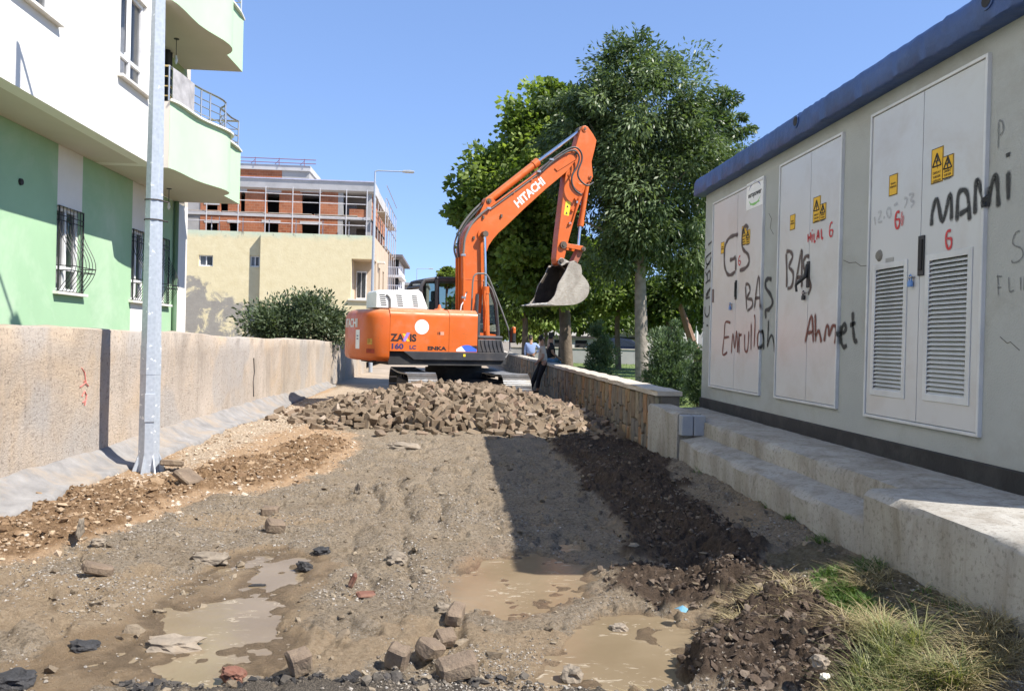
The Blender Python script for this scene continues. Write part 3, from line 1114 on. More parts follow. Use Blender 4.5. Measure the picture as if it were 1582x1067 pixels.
# maker's badge
p0, p1 = at(1156, 300, 'x', KX), at(1182, 296, 'x', KX)
bz = at(1168, 300, 'x', KX).z
bd = plate(p1.y, p0.y, bz - .16, bz + .16, KX - .0185, .003, M('badge_white', (.78, .78, .77), .4, bump=0), 'badge', leaf_by[(2, 'near')])
cy = (p0.y + p1.y) / 2
bw = p0.y - p1.y
lettering('europower', bw * .17, (KX - .0225, cy, bz - .02), (0, -1, 0), (0, 0, 1), m_ink, bd, 'lettering', align='CENTER', bold=.002, extrude=.0008, shear=.15)
m_bblue, m_bgreen = M('badge_blue', (.03, .05, .28), .5, bump=0), M('badge_green', (.2, .5, .12), .5, bump=0)
for (sg, mat) in ((1, m_bblue), (-1, m_bgreen)):
    g = G()
    n = 14
    vs = []
    for i in range(n + 1):
        a = rad(15 + 150 * i / n) * sg
        wd = .035 * math.sin(math.pi * i / n) + .002
        for rr in (bw * .36, bw * .36 - wd):
            vs.append((KX - .0223, cy + rr * math.cos(a), bz + .01 + sg * .025 + rr * math.sin(a) * .62))
    g.add(vs, [(2 * i, 2 * i + 1, 2 * i + 3, 2 * i + 2) for i in range(n)])
    g.build('emblem_arc', mat, bd)
g = G()
g.box(KX - .0225, KX - .0218, cy - bw * .3, cy + bw * .25, bz - .115, bz - .1)
g.build('emblem_line', m_bgreen, bd)


# spray paint: soft-edged strokes lying on doors and wall
def spray_mat(name, col, strength=.95):
    k = NT(name)
    k.set(Base_Color=col, Roughness=.6)
    f = k.attr('fade').outputs['Fac']
    al = k.math('MULTIPLY', k.ramp(f, [(.0, 0.), (.45, .3), (.8, 1.)]), k.ramp(k.noise(60, 4), [(.25, .6 * strength), (.5, strength)]))
    k.l(al, k.b.inputs['Alpha'])
    return k.m


SPB, SPK, SPR = spray_mat('spray_sheen_brown', (.085, .058, .05)), spray_mat('spray_black', (.02, .022, .022)), spray_mat('spray_red', (.55, .03, .035))  # the brown is black spray with the glossy doors' reflection painted in
SPRB = spray_mat('spray_sheen_redbrown', (.16, .045, .03))  # door strokes again: reflection on the gloss mixed into the colour, redder
SPF, SPM = spray_mat('spray_faint', (.33, .34, .36), .35), spray_mat('spray_marker', (.16, .17, .17), .75)


def spray(name, strokes, width, mat, xf, split=False):
    """strokes in zoom pixels; xf = (ox, oy, scale)"""
    if split:
        for st_ in strokes:
            spray(name, [st_], width, mat, xf)
        return
    V, F, A = [], [], []
    for st in strokes:
        pts = []
        for (u, v) in st:
            p = at(xf[0] + u / xf[2], xf[1] + v / xf[2], 'x', KX)
            pts.append((p.y, p.z))
        # smooth with Catmull-Rom
        q = [pts[0]] + pts + [pts[-1]]
        sm = []
        for i in range(1, len(q) - 2):
            for t in [j / 6 for j in range(6)]:
                sm.append(tuple(.5 * (2 * q[i][k] + (q[i + 1][k] - q[i - 1][k]) * t + (2 * q[i - 1][k] - 5 * q[i][k] + 4 * q[i + 1][k] - q[i + 2][k]) * t * t + (3 * q[i][k] - q[i - 1][k] - 3 * q[i + 1][k] + q[i + 2][k]) * t ** 3) for k in (0, 1)))
        sm.append(pts[-1])
        o = len(V)
        n = len(sm)
        for i, (y, z) in enumerate(sm):
            a, b = sm[max(0, i - 1)], sm[min(n - 1, i + 1)]
            ty, tz = b[0] - a[0], b[1] - a[1]
            L = math.hypot(ty, tz) or 1
            ny, nz = -tz / L, ty / L
            w = 1.35 * width * (1 + .15 * math.sin(i * .9)) * (.6 if i in (0, n - 1) else 1)
            e = 0.3 if i in (0, n - 1) else 1
            for s_, f_ in ((-1, 0), (-.4, .85 * e), (.4, .85 * e), (1, 0)):
                yy, zz = y + ny * w * s_, z + nz * w * s_
                V.append((surf(yy, zz) - .0045, yy, zz))
                A.append(f_)
        for i in range(n - 1):
            for j in range(3):
                a = o + i * 4 + j
                F.append((a, a + 1, a + 5, a + 4))
    V = np.array(V) - np.array(WORLD[kio.name])[None]
    me = npmesh(name, V, np.array(F), dict(fade=A))
    return link(name, me, mat, kio)


Z1 = (1080, 340, 5.929)
spray('graffiti', [[(372, 135), (340, 140), (290, 165), (255, 230), (245, 330), (250, 430), (275, 495), (310, 500), (350, 470)], [(350, 470), (352, 340)], [(295, 368), (330, 355), (352, 335)]], .026, SPB, Z1)
spray('graffiti', [[(465, 80), (455, 55), (430, 65), (412, 130), (410, 230), (425, 275), (465, 320), (472, 390), (440, 440), (385, 462)]], .026, SPB, Z1)
spray('graffiti', [[(440, 590), (452, 830)], [(440, 590), (470, 590), (482, 650), (455, 715), (500, 730), (502, 790), (455, 832)], [(520, 830), (562, 515), (585, 825)], [(525, 715), (580, 712)]], .02, SPB, Z1)
spray('graffiti', [[(668, 545), (640, 535), (612, 560), (615, 620), (660, 690), (675, 760), (645, 815), (612, 830), (615, 905)]], .026, SPK, Z1)
spray('graffiti', [[(70, 962), (88, 968)], [(44, 935), (46, 950)], [(98, 780), (95, 850), (75, 885), (55, 850), (58, 790)], [(60, 715), (95, 650), (103, 625), (62, 690)], [(62, 720), (102, 705)], [(82, 640), (84, 710)], [(60, 580), (100, 545)], [(100, 575), (103, 470), (80, 490), (78, 560)], [(80, 520), (60, 475)], [(62, 450), (100, 370)], [(62, 340), (70, 400), (95, 395), (115, 330), (112, 300), (62, 345)], [(85, 230), (110, 205), (130, 190)], [(62, 265), (64, 280)]], .015, SPK, Z1)
Z2 = (1100, 450, 8.207)
spray('graffiti', [[(258, 400), (190, 395), (175, 560), (155, 795), (215, 770)], [(170, 590), (240, 575)], [(265, 800), (285, 540), (310, 720), (330, 510), (340, 600), (345, 770), (365, 530), (365, 800)], [(368, 560), (400, 545)], [(435, 540), (435, 700), (450, 765), (475, 720), (490, 495)], [(520, 385), (515, 765)], [(560, 290), (568, 400), (555, 720)], [(640, 500), (605, 540), (600, 680), (625, 730)]], .017, SPRB, Z2)
spray('graffiti', [[(625, 730), (655, 640), (645, 490), (660, 600), (658, 745)], [(722, 345), (705, 735)], [(705, 700), (735, 590), (765, 560), (785, 640), (798, 775)]], .018, SPK, Z2)
Z3 = (1190, 370, 5.613)
spray('graffiti', [[(155, 110), (160, 300), (158, 420)], [(155, 105), (190, 105), (210, 150), (180, 235), (215, 290), (205, 400), (165, 428)], [(232, 428), (285, 105), (290, 200), (290, 430)], [(245, 330), (290, 325)], [(358, 150), (330, 145), (305, 190), (310, 250), (350, 330), (368, 410), (345, 480)]], .022, SPB, Z3)
spray('graffiti', [[(318, 905), (375, 660), (392, 905)], [(340, 810), (388, 800)], [(408, 630), (412, 900)], [(412, 840), (435, 790), (450, 830), (462, 895)], [(485, 890), (505, 760), (525, 760), (530, 830), (560, 750), (590, 770), (578, 910)]], .02, SPRB, Z3)
spray('graffiti', [[(600, 820), (645, 800), (660, 755), (640, 735), (620, 790), (618, 880), (640, 930), (668, 915)], [(718, 620), (722, 780), (735, 880), (757, 870)], [(692, 745), (745, 720)]], .023, SPK, Z3)
Z4 = (1420, 140, 5.335)
spray('graffiti', [[(125, 1120), (130, 1010), (170, 895), (215, 1080), (280, 855), (290, 1080)], [(335, 1085), (345, 870), (385, 820), (425, 870), (440, 1080)], [(350, 1025), (430, 975)], [(485, 1030), (488, 830), (505, 735), (540, 850), (568, 970)], [(568, 970), (600, 790), (635, 695), (650, 800), (657, 965)], [(738, 655), (738, 915)], [(736, 510), (737, 550)]], .021, SPK, Z4)
spray('graffiti', [[(660, 245), (655, 490)], [(662, 245), (690, 260), (697, 330), (670, 370)]], .007, SPM, Z4)
Z5 = (1500, 330, 7.11)
spray('graffiti', [[(545, 190), (500, 210), (465, 290), (480, 345), (560, 385), (578, 460), (530, 520), (470, 540), (450, 510)], [(300, 660), (308, 915)], [(285, 690), (355, 690)], [(295, 815), (345, 810)], [(420, 690), (430, 850), (480, 840)], [(550, 690), (555, 850)], [(590, 850), (595, 690), (620, 760), (640, 690), (645, 850)]], .006, SPM, Z5, True)
Z6 = (1340, 250, 5.08)
spray('graffiti', [[(75, 430), (85, 500)], [(105, 400), (130, 395), (105, 470), (140, 468)], [(145, 440), (160, 436)], [(190, 355), (170, 395), (195, 440), (205, 390), (190, 355)], [(260, 325), (225, 345)], [(305, 290), (335, 290), (310, 370)], [(345, 260), (385, 255), (360, 300), (390, 320), (360, 360)]], .012, SPF, Z6, True)
for (xf, pts, w) in ((Z6, [(275, 395), (250, 400), (238, 470), (250, 522), (268, 505), (272, 455), (245, 455)], .012), (Z6, [(680, 540), (650, 550), (638, 620), (655, 682), (680, 660), (680, 605), (645, 605)], .012), ((1200, 290, 9.7), [(870, 525), (845, 530), (825, 610), (830, 720), (860, 720), (872, 640), (830, 640)], .010), (Z1, [(395, 325), (380, 345), (376, 395), (388, 412), (396, 380), (380, 372)], .009)):
    spray('stencil_number', [pts], w, SPR, xf)
SPP = spray_mat('spray_pink', (.6, .15, .15), .6)
spray('graffiti', [[(292, 385), (290, 490), (300, 470), (302, 420)]], .014, SPP, Z6)
spray('graffiti', [[(500, 690), (500, 825)], [(540, 660), (535, 800)], [(500, 760), (538, 735)], [(562, 690), (560, 830)], [(565, 630), (566, 650)], [(590, 680), (592, 805), (615, 795)], [(630, 790), (652, 640), (668, 770)], [(635, 735), (662, 720)], [(700, 610), (705, 755), (728, 745)]], .012, SPR, (1200, 290, 9.7))

for pts in ([(1303, 402), (1312, 406), (1322, 405), (1330, 411), (1341, 410)], [(1188, 330), (1192, 338), (1190, 352), (1195, 362)], [(1545, 520), (1556, 530), (1561, 528), (1575, 541)]):
    g = G()
    g.tube([at(u, v, 'x', KX - .001) for u, v in pts], .0022, 4)
    g.build('crack', m_crack, kio)
# ------------------------------------------------------------------ concrete platform and step before the kiosk
k = NT('old_concrete')
n1, n2 = k.noise(1.6, 8, .65), k.noise(30, 6, .7)
c = k.mix(k.ramp(n1, [(.3, 0.), (.7, 1.)]), (.29, .272, .24), (.41, .39, .35))
gm_ = k.n('NewGeometry')
sx = k.n('SeparateXYZ')
k.l(gm_.outputs['Normal'], sx.inputs[0])
stain = k.ramp(k.noise(1, 8, .7, co=k.co((3.5, 3.5, .8)), dist=.6), [(.46, 0.), (.66, 1.)])
c = k.mix(k.math('MULTIPLY', stain, .75), c, (.19, .16, .12))
c = k.mix(k.ramp(n2, [(.36, .6), (.47, 0.)]), c, (.14, .125, .1))
k.set(Base_Color=c, Roughness=.93)
bmp = k.bump(k.noise(5, 4), .35, .02)
k.bump(k.noise(70, 6, .7), .7, .006, bmp)
CONC = k.m
m_block = M('blue_grey_block', (.30, .32, .36), .9, var=.1, bscale=60, bump=.6, dirt=(.4, .39, .36), dscale=4, damt=.5)
plat = thing('concrete_platform', (2.9, 6, .2), 'weathered concrete platform and step running along the foot of the kiosk', 'platform')


def wob(a, b, s=.006):
    return s * math.sin(a * 5.1 + b * 3.3) + rnd.uniform(-s, s) * .6


def slab(name, prof, y0, y1, mat=CONC, step=.12):
    """prof: (x, z) profile swept along y with uneven edges"""
    g = G()
    n = max(2, int((y1 - y0) / step))
    rings = [[(x + wob(y, i), y, z + wob(y + 9, i, .004)) for i, (x, z) in enumerate(prof)] for y in [y0 + (y1 - y0) * j / n for j in range(n + 1)]]
    g.loft(rings)
    return g.build(name, mat, plat, smooth=True, ang=40)


XR = KX + .3
slab('deck', [(2.635, -.3), (2.63, .2), (2.625, .62), (2.645, .655), (2.68, .665), (3.1, .672), (XR, .69), (XR, -.3)], -1.0, 4.87)
slab('deck', [(2.93, -.3), (2.925, .3), (2.905, .60), (2.92, .655), (2.96, .668), (3.2, .68), (XR, .69), (XR, -.3)], 4.872, 10.9)
slab('step', [(2.64, -.3), (2.635, .1), (2.625, .42), (2.645, .455), (2.69, .468), (2.922, .50), (2.922, -.3)], 4.874, 9.0)
slab('pillar', [(2.65, -.3), (2.64, .3), (2.64, .72), (2.66, .745), (2.9, .75), (2.923, .75), (2.923, -.3)], 9.14, 10.55)
for i in range(2):
    g = G()
    g.cbox(2.652 + i * .145, 2.788 + i * .145, 9.002, 9.136, .50, .735, .008)
    g.build('block', m_block, plat)

# ------------------------------------------------------------------ stone-clad park wall
SX = 2.8
SY0, SY1 = 10.6, 62.0
sw = thing('stone_wall', (SX + .15, 20, 0), 'low park wall clad in upright irregular brown and ochre stones with a pale coping', 'wall')
m_mortar = M('mortar', (.17, .15, .125), .95, var=.2, bscale=50, bump=.7, bdist=.01)
m_coping = M('coping_render', (.50, .45, .38), .92, var=.12, vscale=2, bscale=40, bump=.6, bdist=.008, dirt=(.34, .29, .24), dscale=2)
g = G()
g.box(SX + .03, SX + .28, SY0, SY1, -.3, .86)
g.build('wall_core', m_mortar, sw)
g = G()
n = 240
rings = []
for i in range(n + 1):
    y = SY0 - .03 + (SY1 - SY0 + .03) * (i / n) ** 1.6
    rings.append([(SX - .035 + wob(y, j, .008) if j < 3 else SX + .31, y, z + wob(y, j + 3, .005)) for j, z in ((0, .845), (1, .90), (2, .915), (3, .92), (4, .85))])
g.loft(rings)
g.build('coping', m_coping, sw, smooth=True, ang=40)
STONE_COL = [(.23, .19, .135), (.19, .165, .13), (.28, .20, .11), (.30, .20, .115), (.19, .17, .145), (.17, .17, .14), (.24, .22, .18), (.28, .235, .17), (.31, .185, .10), (.20, .15, .10)]
STONE_M = []
for i, c in enumerate(STONE_COL):
    STONE_M.append(M('wall_stone', tuple(x * .95 for x in c), .85, var=.3, vscale=6, bscale=25, bump=.8, bdist=.012, dirt=tuple(x * .5 for x in c), dscale=5))


def stone_outline(y0, y1, z0, z1, r, n=7):
    cy, cz = (y0 + y1) / 2, (z0 + z1) / 2
    pts = []
    for (a, b) in ((-1, -1), (0, -1.02), (1, -1), (1.04, .1), (1, 1), (.1, 1.02), (-1, 1), (-1.03, -.1)):
        pts.append((cy + a * (y1 - y0) / 2 * r.uniform(.80, 1.03), cz + b * (z1 - z0) / 2 * r.uniform(.86, 1.02)))
    return pts


rs = random.Random(5)
y = SY0 + .02
cnt = 0
restg = G()
while y < SY1 - .4:
    w = rs.uniform(.13, .27)
    z = -.06
    while z < .80:
        h = rs.uniform(.2, .46)
        if z + h > .62:
            h = .845 - z
        pr = rs.uniform(.012, .035)
        ol = stone_outline(y + .006, y + w - .006, z + .006, z + h - .006, rs)
        ins = [((a - (y + w / 2)) * .88 + y + w / 2, (b - (z + h / 2)) * .92 + z + h / 2) for a, b in ol]
        gg = G() if cnt < 292 else restg
        gg.loft([[(SX + .05, a, b) for a, b in ol], [(SX + .012, a, b) for a, b in ol], [(SX - pr + .02 + rs.uniform(-.006, .006), a, b) for a, b in ins]])
        if cnt < 292:
            gg.build('stone', rs.choice(STONE_M), sw)
        cnt += 1
        z += h
    y += w
    if cnt > 292 and y > 44:
        break
restg.build('stone', STONE_M[1], sw, kind='stuff')
# ------------------------------------------------------------------ green and white apartment block
FX, OX = -6.13, -5.2
m_green = M('green_facade_paint', (.33, .51, .32), .9, var=.07, vscale=.8, bscale=50, bump=.3, dirt=(.47, .59, .44), dscale=.5, damt=.8)
m_lgreen = M('light_green_paint', (.44, .62, .42), .9, var=.03, bscale=50, bump=.25)
m_lgreen2 = M('yellow_green_paint', (.38, .45, .23), .9, var=.05, bscale=50, bump=.25)
m_white = M('white_facade_paint', (.78, .755, .71), .9, var=.03, bscale=50, bump=.25)
m_cream = M('cream_soffit_paint', (.60, .55, .49), .9, var=.05, vscale=1, bscale=40, bump=.2)
m_sill = M('marble_sill', (.72, .69, .63), .5, var=.08, bump=0)
m_pvc = M('white_window_frame', (.80, .80, .80), .35, bump=0)
m_iron = M('dark_iron', (.035, .033, .035), .5, .3, bump=0)
m_chrome = M('stainless_rail', (.62, .6, .58), .3, .9, bump=0)
m_curtain = M('net_curtain', (.62, .63, .66), .9, var=.2, vscale=12, bump=0)
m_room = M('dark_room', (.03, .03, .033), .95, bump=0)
k = NT('window_glass')
k.set(Base_Color=(.03, .035, .04), Roughness=.03)
k.b.inputs['Specular IOR Level'].default_value = .8
tr = k.n('BsdfTransparent')
ms = k.n('MixShader')
ms.inputs[0].default_value = .55
k.l(tr.outputs[0], ms.inputs[1])
k.l(k.b.outputs[0], ms.inputs[2])
k.l(ms.outputs[0], k.o.inputs[0])
GLASS = k.m

apt = thing('apartment_building', (-8, 12, 0), 'green and white apartment block with wavy balconies and barred ground floor windows', 'building')


def XW(x):
    return lambda u, w, d: (x - d, u, w)


W1 = (12.76, 13.58, 2.14, 3.47)
W2 = (15.62, 16.33, 2.14, 3.5)
W3 = (16.86, 17.54, 2.14, 3.52)
segs = [(-1, 12.76, m_green), (12.76, 13.58, None), (13.58, 15.62, m_green), (15.62, 16.33, 'two'), (16.33, 18.12, m_green), (18.12, 18.75, m_white)]
for (a, b, m) in segs:
    if m is None or m == 'two':
        g = G()
        holed(g, (a, b), (3.47 if m is None else 3.5, 4.4), [], XW(FX), .25)
        g.build('wall', m_white, apt)
        g = G()
        holed(g, (a, b), (-.3, 2.14), [], XW(FX), .25)
        g.build('wall', m_green if m is None else m_white, apt)
        continue
    g = G()
    holed(g, (a, b), (-.3, 4.4), [h for h in (W1, W2, W3) if a <= h[0] and h[1] <= b], XW(FX), .25)
    g.build('wall', m, apt)
g = G()
g.box(-12, FX - .001, 18.5, 18.752, -.3, 12.9)
g.build('wall', m_cream, apt)
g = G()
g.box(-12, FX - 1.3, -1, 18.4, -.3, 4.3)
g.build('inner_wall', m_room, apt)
# upper storeys over the pavement
A1 = (9.3, 10.66, 5.50, 6.95)
B1 = (12.66, 13.68, 5.48, 6.93)
g = G()
holed(g, (-2, 14.24), (4.4, 12.9), [A1, B1], XW(OX), .22)
g.build('upper_wall', m_white, apt)
g = G()
g.box(-12, OX - .001, 14.02, 14.239, 4.402, 12.9)
g.build('upper_wall', m_white, apt)
g = G()
g.box(-12, OX - .222, -2, 14.018, 4.402, 4.6)
g.build('soffit', m_cream, apt)
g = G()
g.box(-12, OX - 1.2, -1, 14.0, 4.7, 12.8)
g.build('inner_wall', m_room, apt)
g = G()
g.box(-12, OX - .002, -2, 18.75, 12.9, 13.1)
g.build('roof', m_cream, apt)
# recessed wall behind the balconies
g = G()
g.box(-8, -6.0, 14.24, 18.1, 4.62, 12.9)
g.build('upper_wall', m_lgreen2, apt)


def window(f, y0, y1, z0, z1, trans, mull, name='window', open_sash=False, curtain=True):
    """frame set into the opening; f = plane x; trans = height of the transom; mull = y of the post"""
    g = G()
    t = .06
    xs = (f - .13, f - .06)
    for (a, b, c, d) in ((y0 + .001, y0 + t, z0 + .001, z1 - .001), (y1 - t, y1 - .001, z0 + .001, z1 - .001), (y0 + t, y1 - t, z0 + .001, z0 + t), (y0 + t, y1 - t, z1 - t, z1 - .001), (y0 + t, y1 - t, trans - t / 2, trans + t / 2)):
        g.box(*xs, a, b, c, d)
    for ym in mull:
        g.box(*xs, ym - t / 2, ym + t / 2, z0 + t, trans - t / 2)
        g.box(*xs, ym - t / 2, ym + t / 2, trans + t / 2, z1 - t)
    w = g.build(name, m_pvc, apt, bevel=.005)
    g = G()
    g.add([(f - .1, y0 + t, z0 + t), (f - .1, y1 - t, z0 + t), (f - .1, y1 - t, z1 - t), (f - .1, y0 + t, z1 - t)], [(0, 1, 2, 3)])
    g.build('pane', GLASS, w)
    if curtain:
        g = G()
        n = 24
        vs = []
        for i in range(n + 1):
            yy = y0 + t + (y1 - y0 - 2 * t) * i / n
            xx = f - .32 + .02 * math.sin(i * 2.2)
            vs += [(xx, yy, z0), (xx, yy, z1)]
        g.add(vs, [(2 * i, 2 * i + 2, 2 * i + 3, 2 * i + 1) for i in range(n)])
        g.build('curtain', m_curtain, w)
    g = G()
    g.box(f - .2, f + .09, y0 - .09, y1 + .09, z0 - .045, z0 - .001)
    g.build('sill', m_sill, w, bevel=.004)
    return w


def belly_grille(w, f, y0, y1, z0, z1):
    nb = 7
    zt = z0 + (z1 - z0) * .74

    def bow(z):
        t = (z - z0) / (z1 - z0)
        return .035 + .25 * max(0, math.sin(math.pi * min(1, max(0, (t - .01) / .72)))) ** 1.25 * (1.18 - t)
    g = G()
    for i in range(nb + 1):
        y = y0 + .01 + (y1 - y0 - .02) * i / nb
        g.tube([(f + bow(z0 + (z1 - z0) * j / 16), y, z0 + (z1 - z0) * j / 16) for j in range(17)], .006, 5)
    for zz, r in ((z0 + .01, .008), (z1 - .01, .008), (zt + .12, .008), (zt + .20, .008), (z0 + .40, .008), (z0 + .33, .008)):
        b = bow(zz)
        g.tube([(f + .0, y0 + .01, zz), (f + b, y0 + .01, zz), (f + b, y1 - .01, zz), (f + .0, y1 - .01, zz)], r, 5)
    for yy in (y0 + .01, y1 - .01):
        g.box(f + .02, f + .04, yy - .01, yy + .01, z0, z1)
    g.build('window_grille', m_iron, w)


for h in (W1, W2, W3):
    w = window(FX, h[0], h[1], h[2], h[3], h[2] + .38, [h[0] + (h[1] - h[0]) * .5])
    belly_grille(w, FX, *h)
window(OX, A1[0], A1[1], A1[2], A1[3], 5.95, [9.95])
wb = window(OX, B1[0], B1[1], B1[2], B1[3], 5.85, [13.17])
# the pulled-open sash of the second upper window
g = G()
T = Matrix.Translation((OX - .06, 13.14, 0)) @ Matrix.Rotation(rad(-28), 4, 'Z')
for q in ((-.04, 0, -.42, -.36, 5.9, 6.86), (-.04, 0, -.06, 0, 5.9, 6.86), (-.04, 0, -.36, -.06, 5.9, 5.96), (-.04, 0, -.36, -.06, 6.8, 6.86)):
    g.box(*q, T=T)
g.build('sash', m_pvc, wb, bevel=.004)
# wavy balconies
OUT = [(-5.2, 14.25), (-5.0, 14.25), (-4.955, 14.4), (-4.92, 14.7), (-4.90, 15.0), (-4.87, 15.3), (-4.80, 15.58), (-4.71, 15.83), (-4.63, 16.05), (-4.585, 16.25), (-4.58, 16.45), (-4.62, 16.62), (-4.70, 16.77), (-4.80, 16.88), (-4.785, 17.2), (-4.77, 17.55), (-4.76, 17.93), (-6.12, 17.93)]


def offset_in(poly, d):
    """shift an open chain inwards (towards -x mostly)"""
    out = []
    for i, (x, y) in enumerate(poly):
        a = poly[max(0, i - 1)]
        b = poly[min(len(poly) - 1, i + 1)]
        tx, ty = b[0] - a[0], b[1] - a[1]
        L = math.hypot(tx, ty) or 1
        out.append((x - ty / L * d, y + tx / L * d))
    return out


def balcony(z0, zc, rail=True, label=None):
    inner = offset_in(OUT, .13)
    g = G()
    poly = OUT + [(-6.12, 14.25)]
    g.prism(poly, lambda a, b: (a, b, z0), lambda a, b: (a, b, z0 + .2))
    sl = g.build('balcony_slab', m_cream, apt)
    g = G()
    n = len(OUT)
    o0, i0 = OUT[1:], inner[1:]
    n -= 1
    o0 = [(x + .002, y) for x, y in o0]
    vs = [(x, y, z0 - .001) for x, y in o0] + [(x, y, zc) for x, y in o0] + [(x, y, zc) for x, y in i0] + [(x, y, z0 + .201) for x, y in i0]
    fs = []
    for s in range(3):
        fs += [(s * n + i, s * n + i + 1, (s + 1) * n + i + 1, (s + 1) * n + i) for i in range(n - 1)]
    fs += [(0, n, 2 * n, 3 * n), (n - 1, 4 * n - 1, 3 * n - 1, 2 * n - 1)]
    g.add(vs, fs)
    pr = g.build('parapet', m_lgreen, apt, smooth=True, ang=25)
    g = G()
    g.box(-5.2 + .001, -5.0 + .0, 14.244, 14.2495, z0, zc)
    g.build('parapet_end', m_cream, apt)
    oo = offset_in(OUT, -.07)[1:]
    ii_ = offset_in(OUT, .16)[1:]
    g = G()
    vs = [(x, y, zc + .001) for x, y in oo] + [(x, y, zc + .04) for x, y in oo] + [(x, y, zc + .04) for x, y in ii_] + [(x, y, zc + .001) for x, y in ii_]
    fs = []
    for s in range(4):
        t = (s + 1) % 4
        fs += [(s * n + i, s * n + i + 1, t * n + i + 1, t * n + i) for i in range(n - 1)]
    fs += [(0, n, 2 * n, 3 * n), (n - 1, 4 * n - 1, 3 * n - 1, 2 * n - 1)]
    g.add(vs, fs)
    g.build('coping', m_sill, apt)
    if rail:
        rl = offset_in(OUT, .10)[1:]
        for j, (dz, r) in enumerate(((.60, .022), (.42, .010), (.28, .010), (.13, .010))):
            g = G()
            for part in (rl[:13], rl[12:]):
                dd = 0 if part is not rl[12:] else 0
                g.tube([(x, y, zc + .04 + dz) for x, y in part], r, 6)
            g.build('rail', m_chrome, apt, smooth=True)
        for i in (0, 3, 5, 6, 9, 12, 13, 15):
            x, y = rl[i]
            g = G()
            g.tube([(x, y, zc + .035), (x, y, zc + .64)], .017, 6)
            g.build('rail_post', m_chrome, apt)
        for i in (0, 9):
            x, y = rl[i]
    return sl


balcony(4.4, 5.55)
balcony(7.3, 8.45)
g = G()
rl = offset_in(OUT, .06)
g.add([(rl[2][0], rl[2][1], 5.62), (rl[5][0], rl[5][1], 5.62), (rl[5][0], rl[5][1], 6.19), (rl[2][0], rl[2][1], 6.19), (rl[3][0] + .01, rl[3][1], 5.62), (rl[3][0] + .01, rl[3][1], 6.19)], [(0, 4, 5, 3), (4, 1, 2, 5)])
scr = g.build('screen_cloth', M('grey_screen_cloth', (.36, .35, .36), .9, var=.3, vscale=5, bump=.3, bscale=10, bdist=.02), apt)
m_gold = M('brass_rail', (.62, .47, .22), .35, .7, bump=0)
for dz in (.60, .42, .25, .08):
    g = G()
    g.tube([(-5.2, 14.36, 5.60 + dz), (-5.07, 14.36, 5.60 + dz), (-5.05, 14.5, 5.60 + dz)], .018 if dz > .5 else .012, 6)
    g.build('rail', m_gold, apt)
# lamps hanging under the balconies, downpipe
for (x, y, zt, ln) in ((-5.55, 16.1, 7.3, .5), (-5.7, 16.3, 4.4, .42)):
    g = G()
    g.tube([(x, y, zt), (x, y, zt - ln * .7)], .007, 5)
    g.cyl((x, y, zt - .012), (x, y, zt - .0005), .05, n=10)
    cd = g.build('lamp_cord', m_iron, apt)
    g = G()
    g.tube([(x, y, zt - ln * .66), (x, y, zt - ln * .75), (x, y, zt - ln * .86), (x, y, zt - ln)], [.018, .022, .036, .012], 10)
    g.build('bulb', m_lens, cd, smooth=True)
g = G()
g.tube([(FX + .06, 17.84, .1), (FX + .06, 17.84, 4.39)], .05, 10)
g.build('downpipe', M('green_pipe', (.12, .2, .12), .7, bump=0), apt, smooth=True)
g = G()
g.tube([(-5.94, 16.75, 4.62), (-5.94, 16.75, 7.29)], .05, 10)
g.tube([(-5.94, 16.90, 4.62), (-5.94, 16.90, 7.29)], .04, 10)
g.build('downpipe', m_iron, apt, smooth=True)
p = at(31, 281, 'x', FX)
g = G()
g.cyl((FX, p.y, p.z), (FX + .03, p.y, p.z), .05, .045, 12)
g.build('vent_cap', m_iron, apt)
g = G()
g.box(FX - .05, FX - .002, -1, 18.5, -.3, -.2)

# yard behind the wall
g = G()
g.add([(-40, -2, .35), (LWX - .27, -2, .35), (LWX - .27, 58, .35), (-40, 58, .35)], [(0, 1, 2, 3)])
g.build('yard', M('yard_soil', (.2, .17, .11), .95, bscale=30, bump=.6, bdist=.02), kind='structure')

# ------------------------------------------------------------------ yellow house
HY = 50.0
k = NT('yellow_plaster')
sx = k.n('SeparateXYZ')
k.l(k.n('NewGeometry').outputs['Position'], sx.inputs[0])
big = k.noise(.45, 8, .6, dist=.7)
fine = k.noise(2.2, 8, .7)
c = k.mix(k.ramp(fine, [(.3, 0.), (.7, 1.)]), (.68, .575, .345), (.79, .69, .45))
# flaked-off plaster low on the left, bluish old coat along the parapet
left = k.ramp(k.math('ADD', k.math('MULTIPLY', sx.outputs[0], -.12), k.math('MULTIPLY', sx.outputs[2], -.17)), [(.0, 0.), (1., 1.)])
lo = k.math('ADD', k.math('MULTIPLY', k.math('SUBTRACT', -11.6, sx.outputs[0]), .12), k.math('MULTIPLY', k.math('SUBTRACT', 3.6, sx.outputs[2]), .22))
pm = k.ramp(k.math('ADD', lo, k.math('MULTIPLY', big, .9)), [(.62, 0.), (.68, 1.)])
flk = k.math('MULTIPLY', pm, k.ramp(k.noise(.9, 8, .7, dist=.5), [(.42, 0.), (.5, 1.)]))
c = k.mix(flk, c, k.mix(fine, (.23, .21, .185), (.42, .385, .33)))
hi = k.ramp(k.math('ADD', k.math('SUBTRACT', sx.outputs[2], 7.75), k.math('MULTIPLY', k.noise(.8, 8, .7), 1.3)), [(.35, 0.), (.7, 1.)])
c = k.mix(k.math('MULTIPLY', hi, .7), c, (.50, .62, .50))
sp = k.math('MULTIPLY', hi, k.ramp(k.noise(1.4, 9, .75, co=k.co((1.6, 1, .9))), [(.56, 0.), (.62, 1.)]))
c = k.mix(sp, c, (.24, .22, .17))
k.set(Base_Color=c, Roughness=.92)
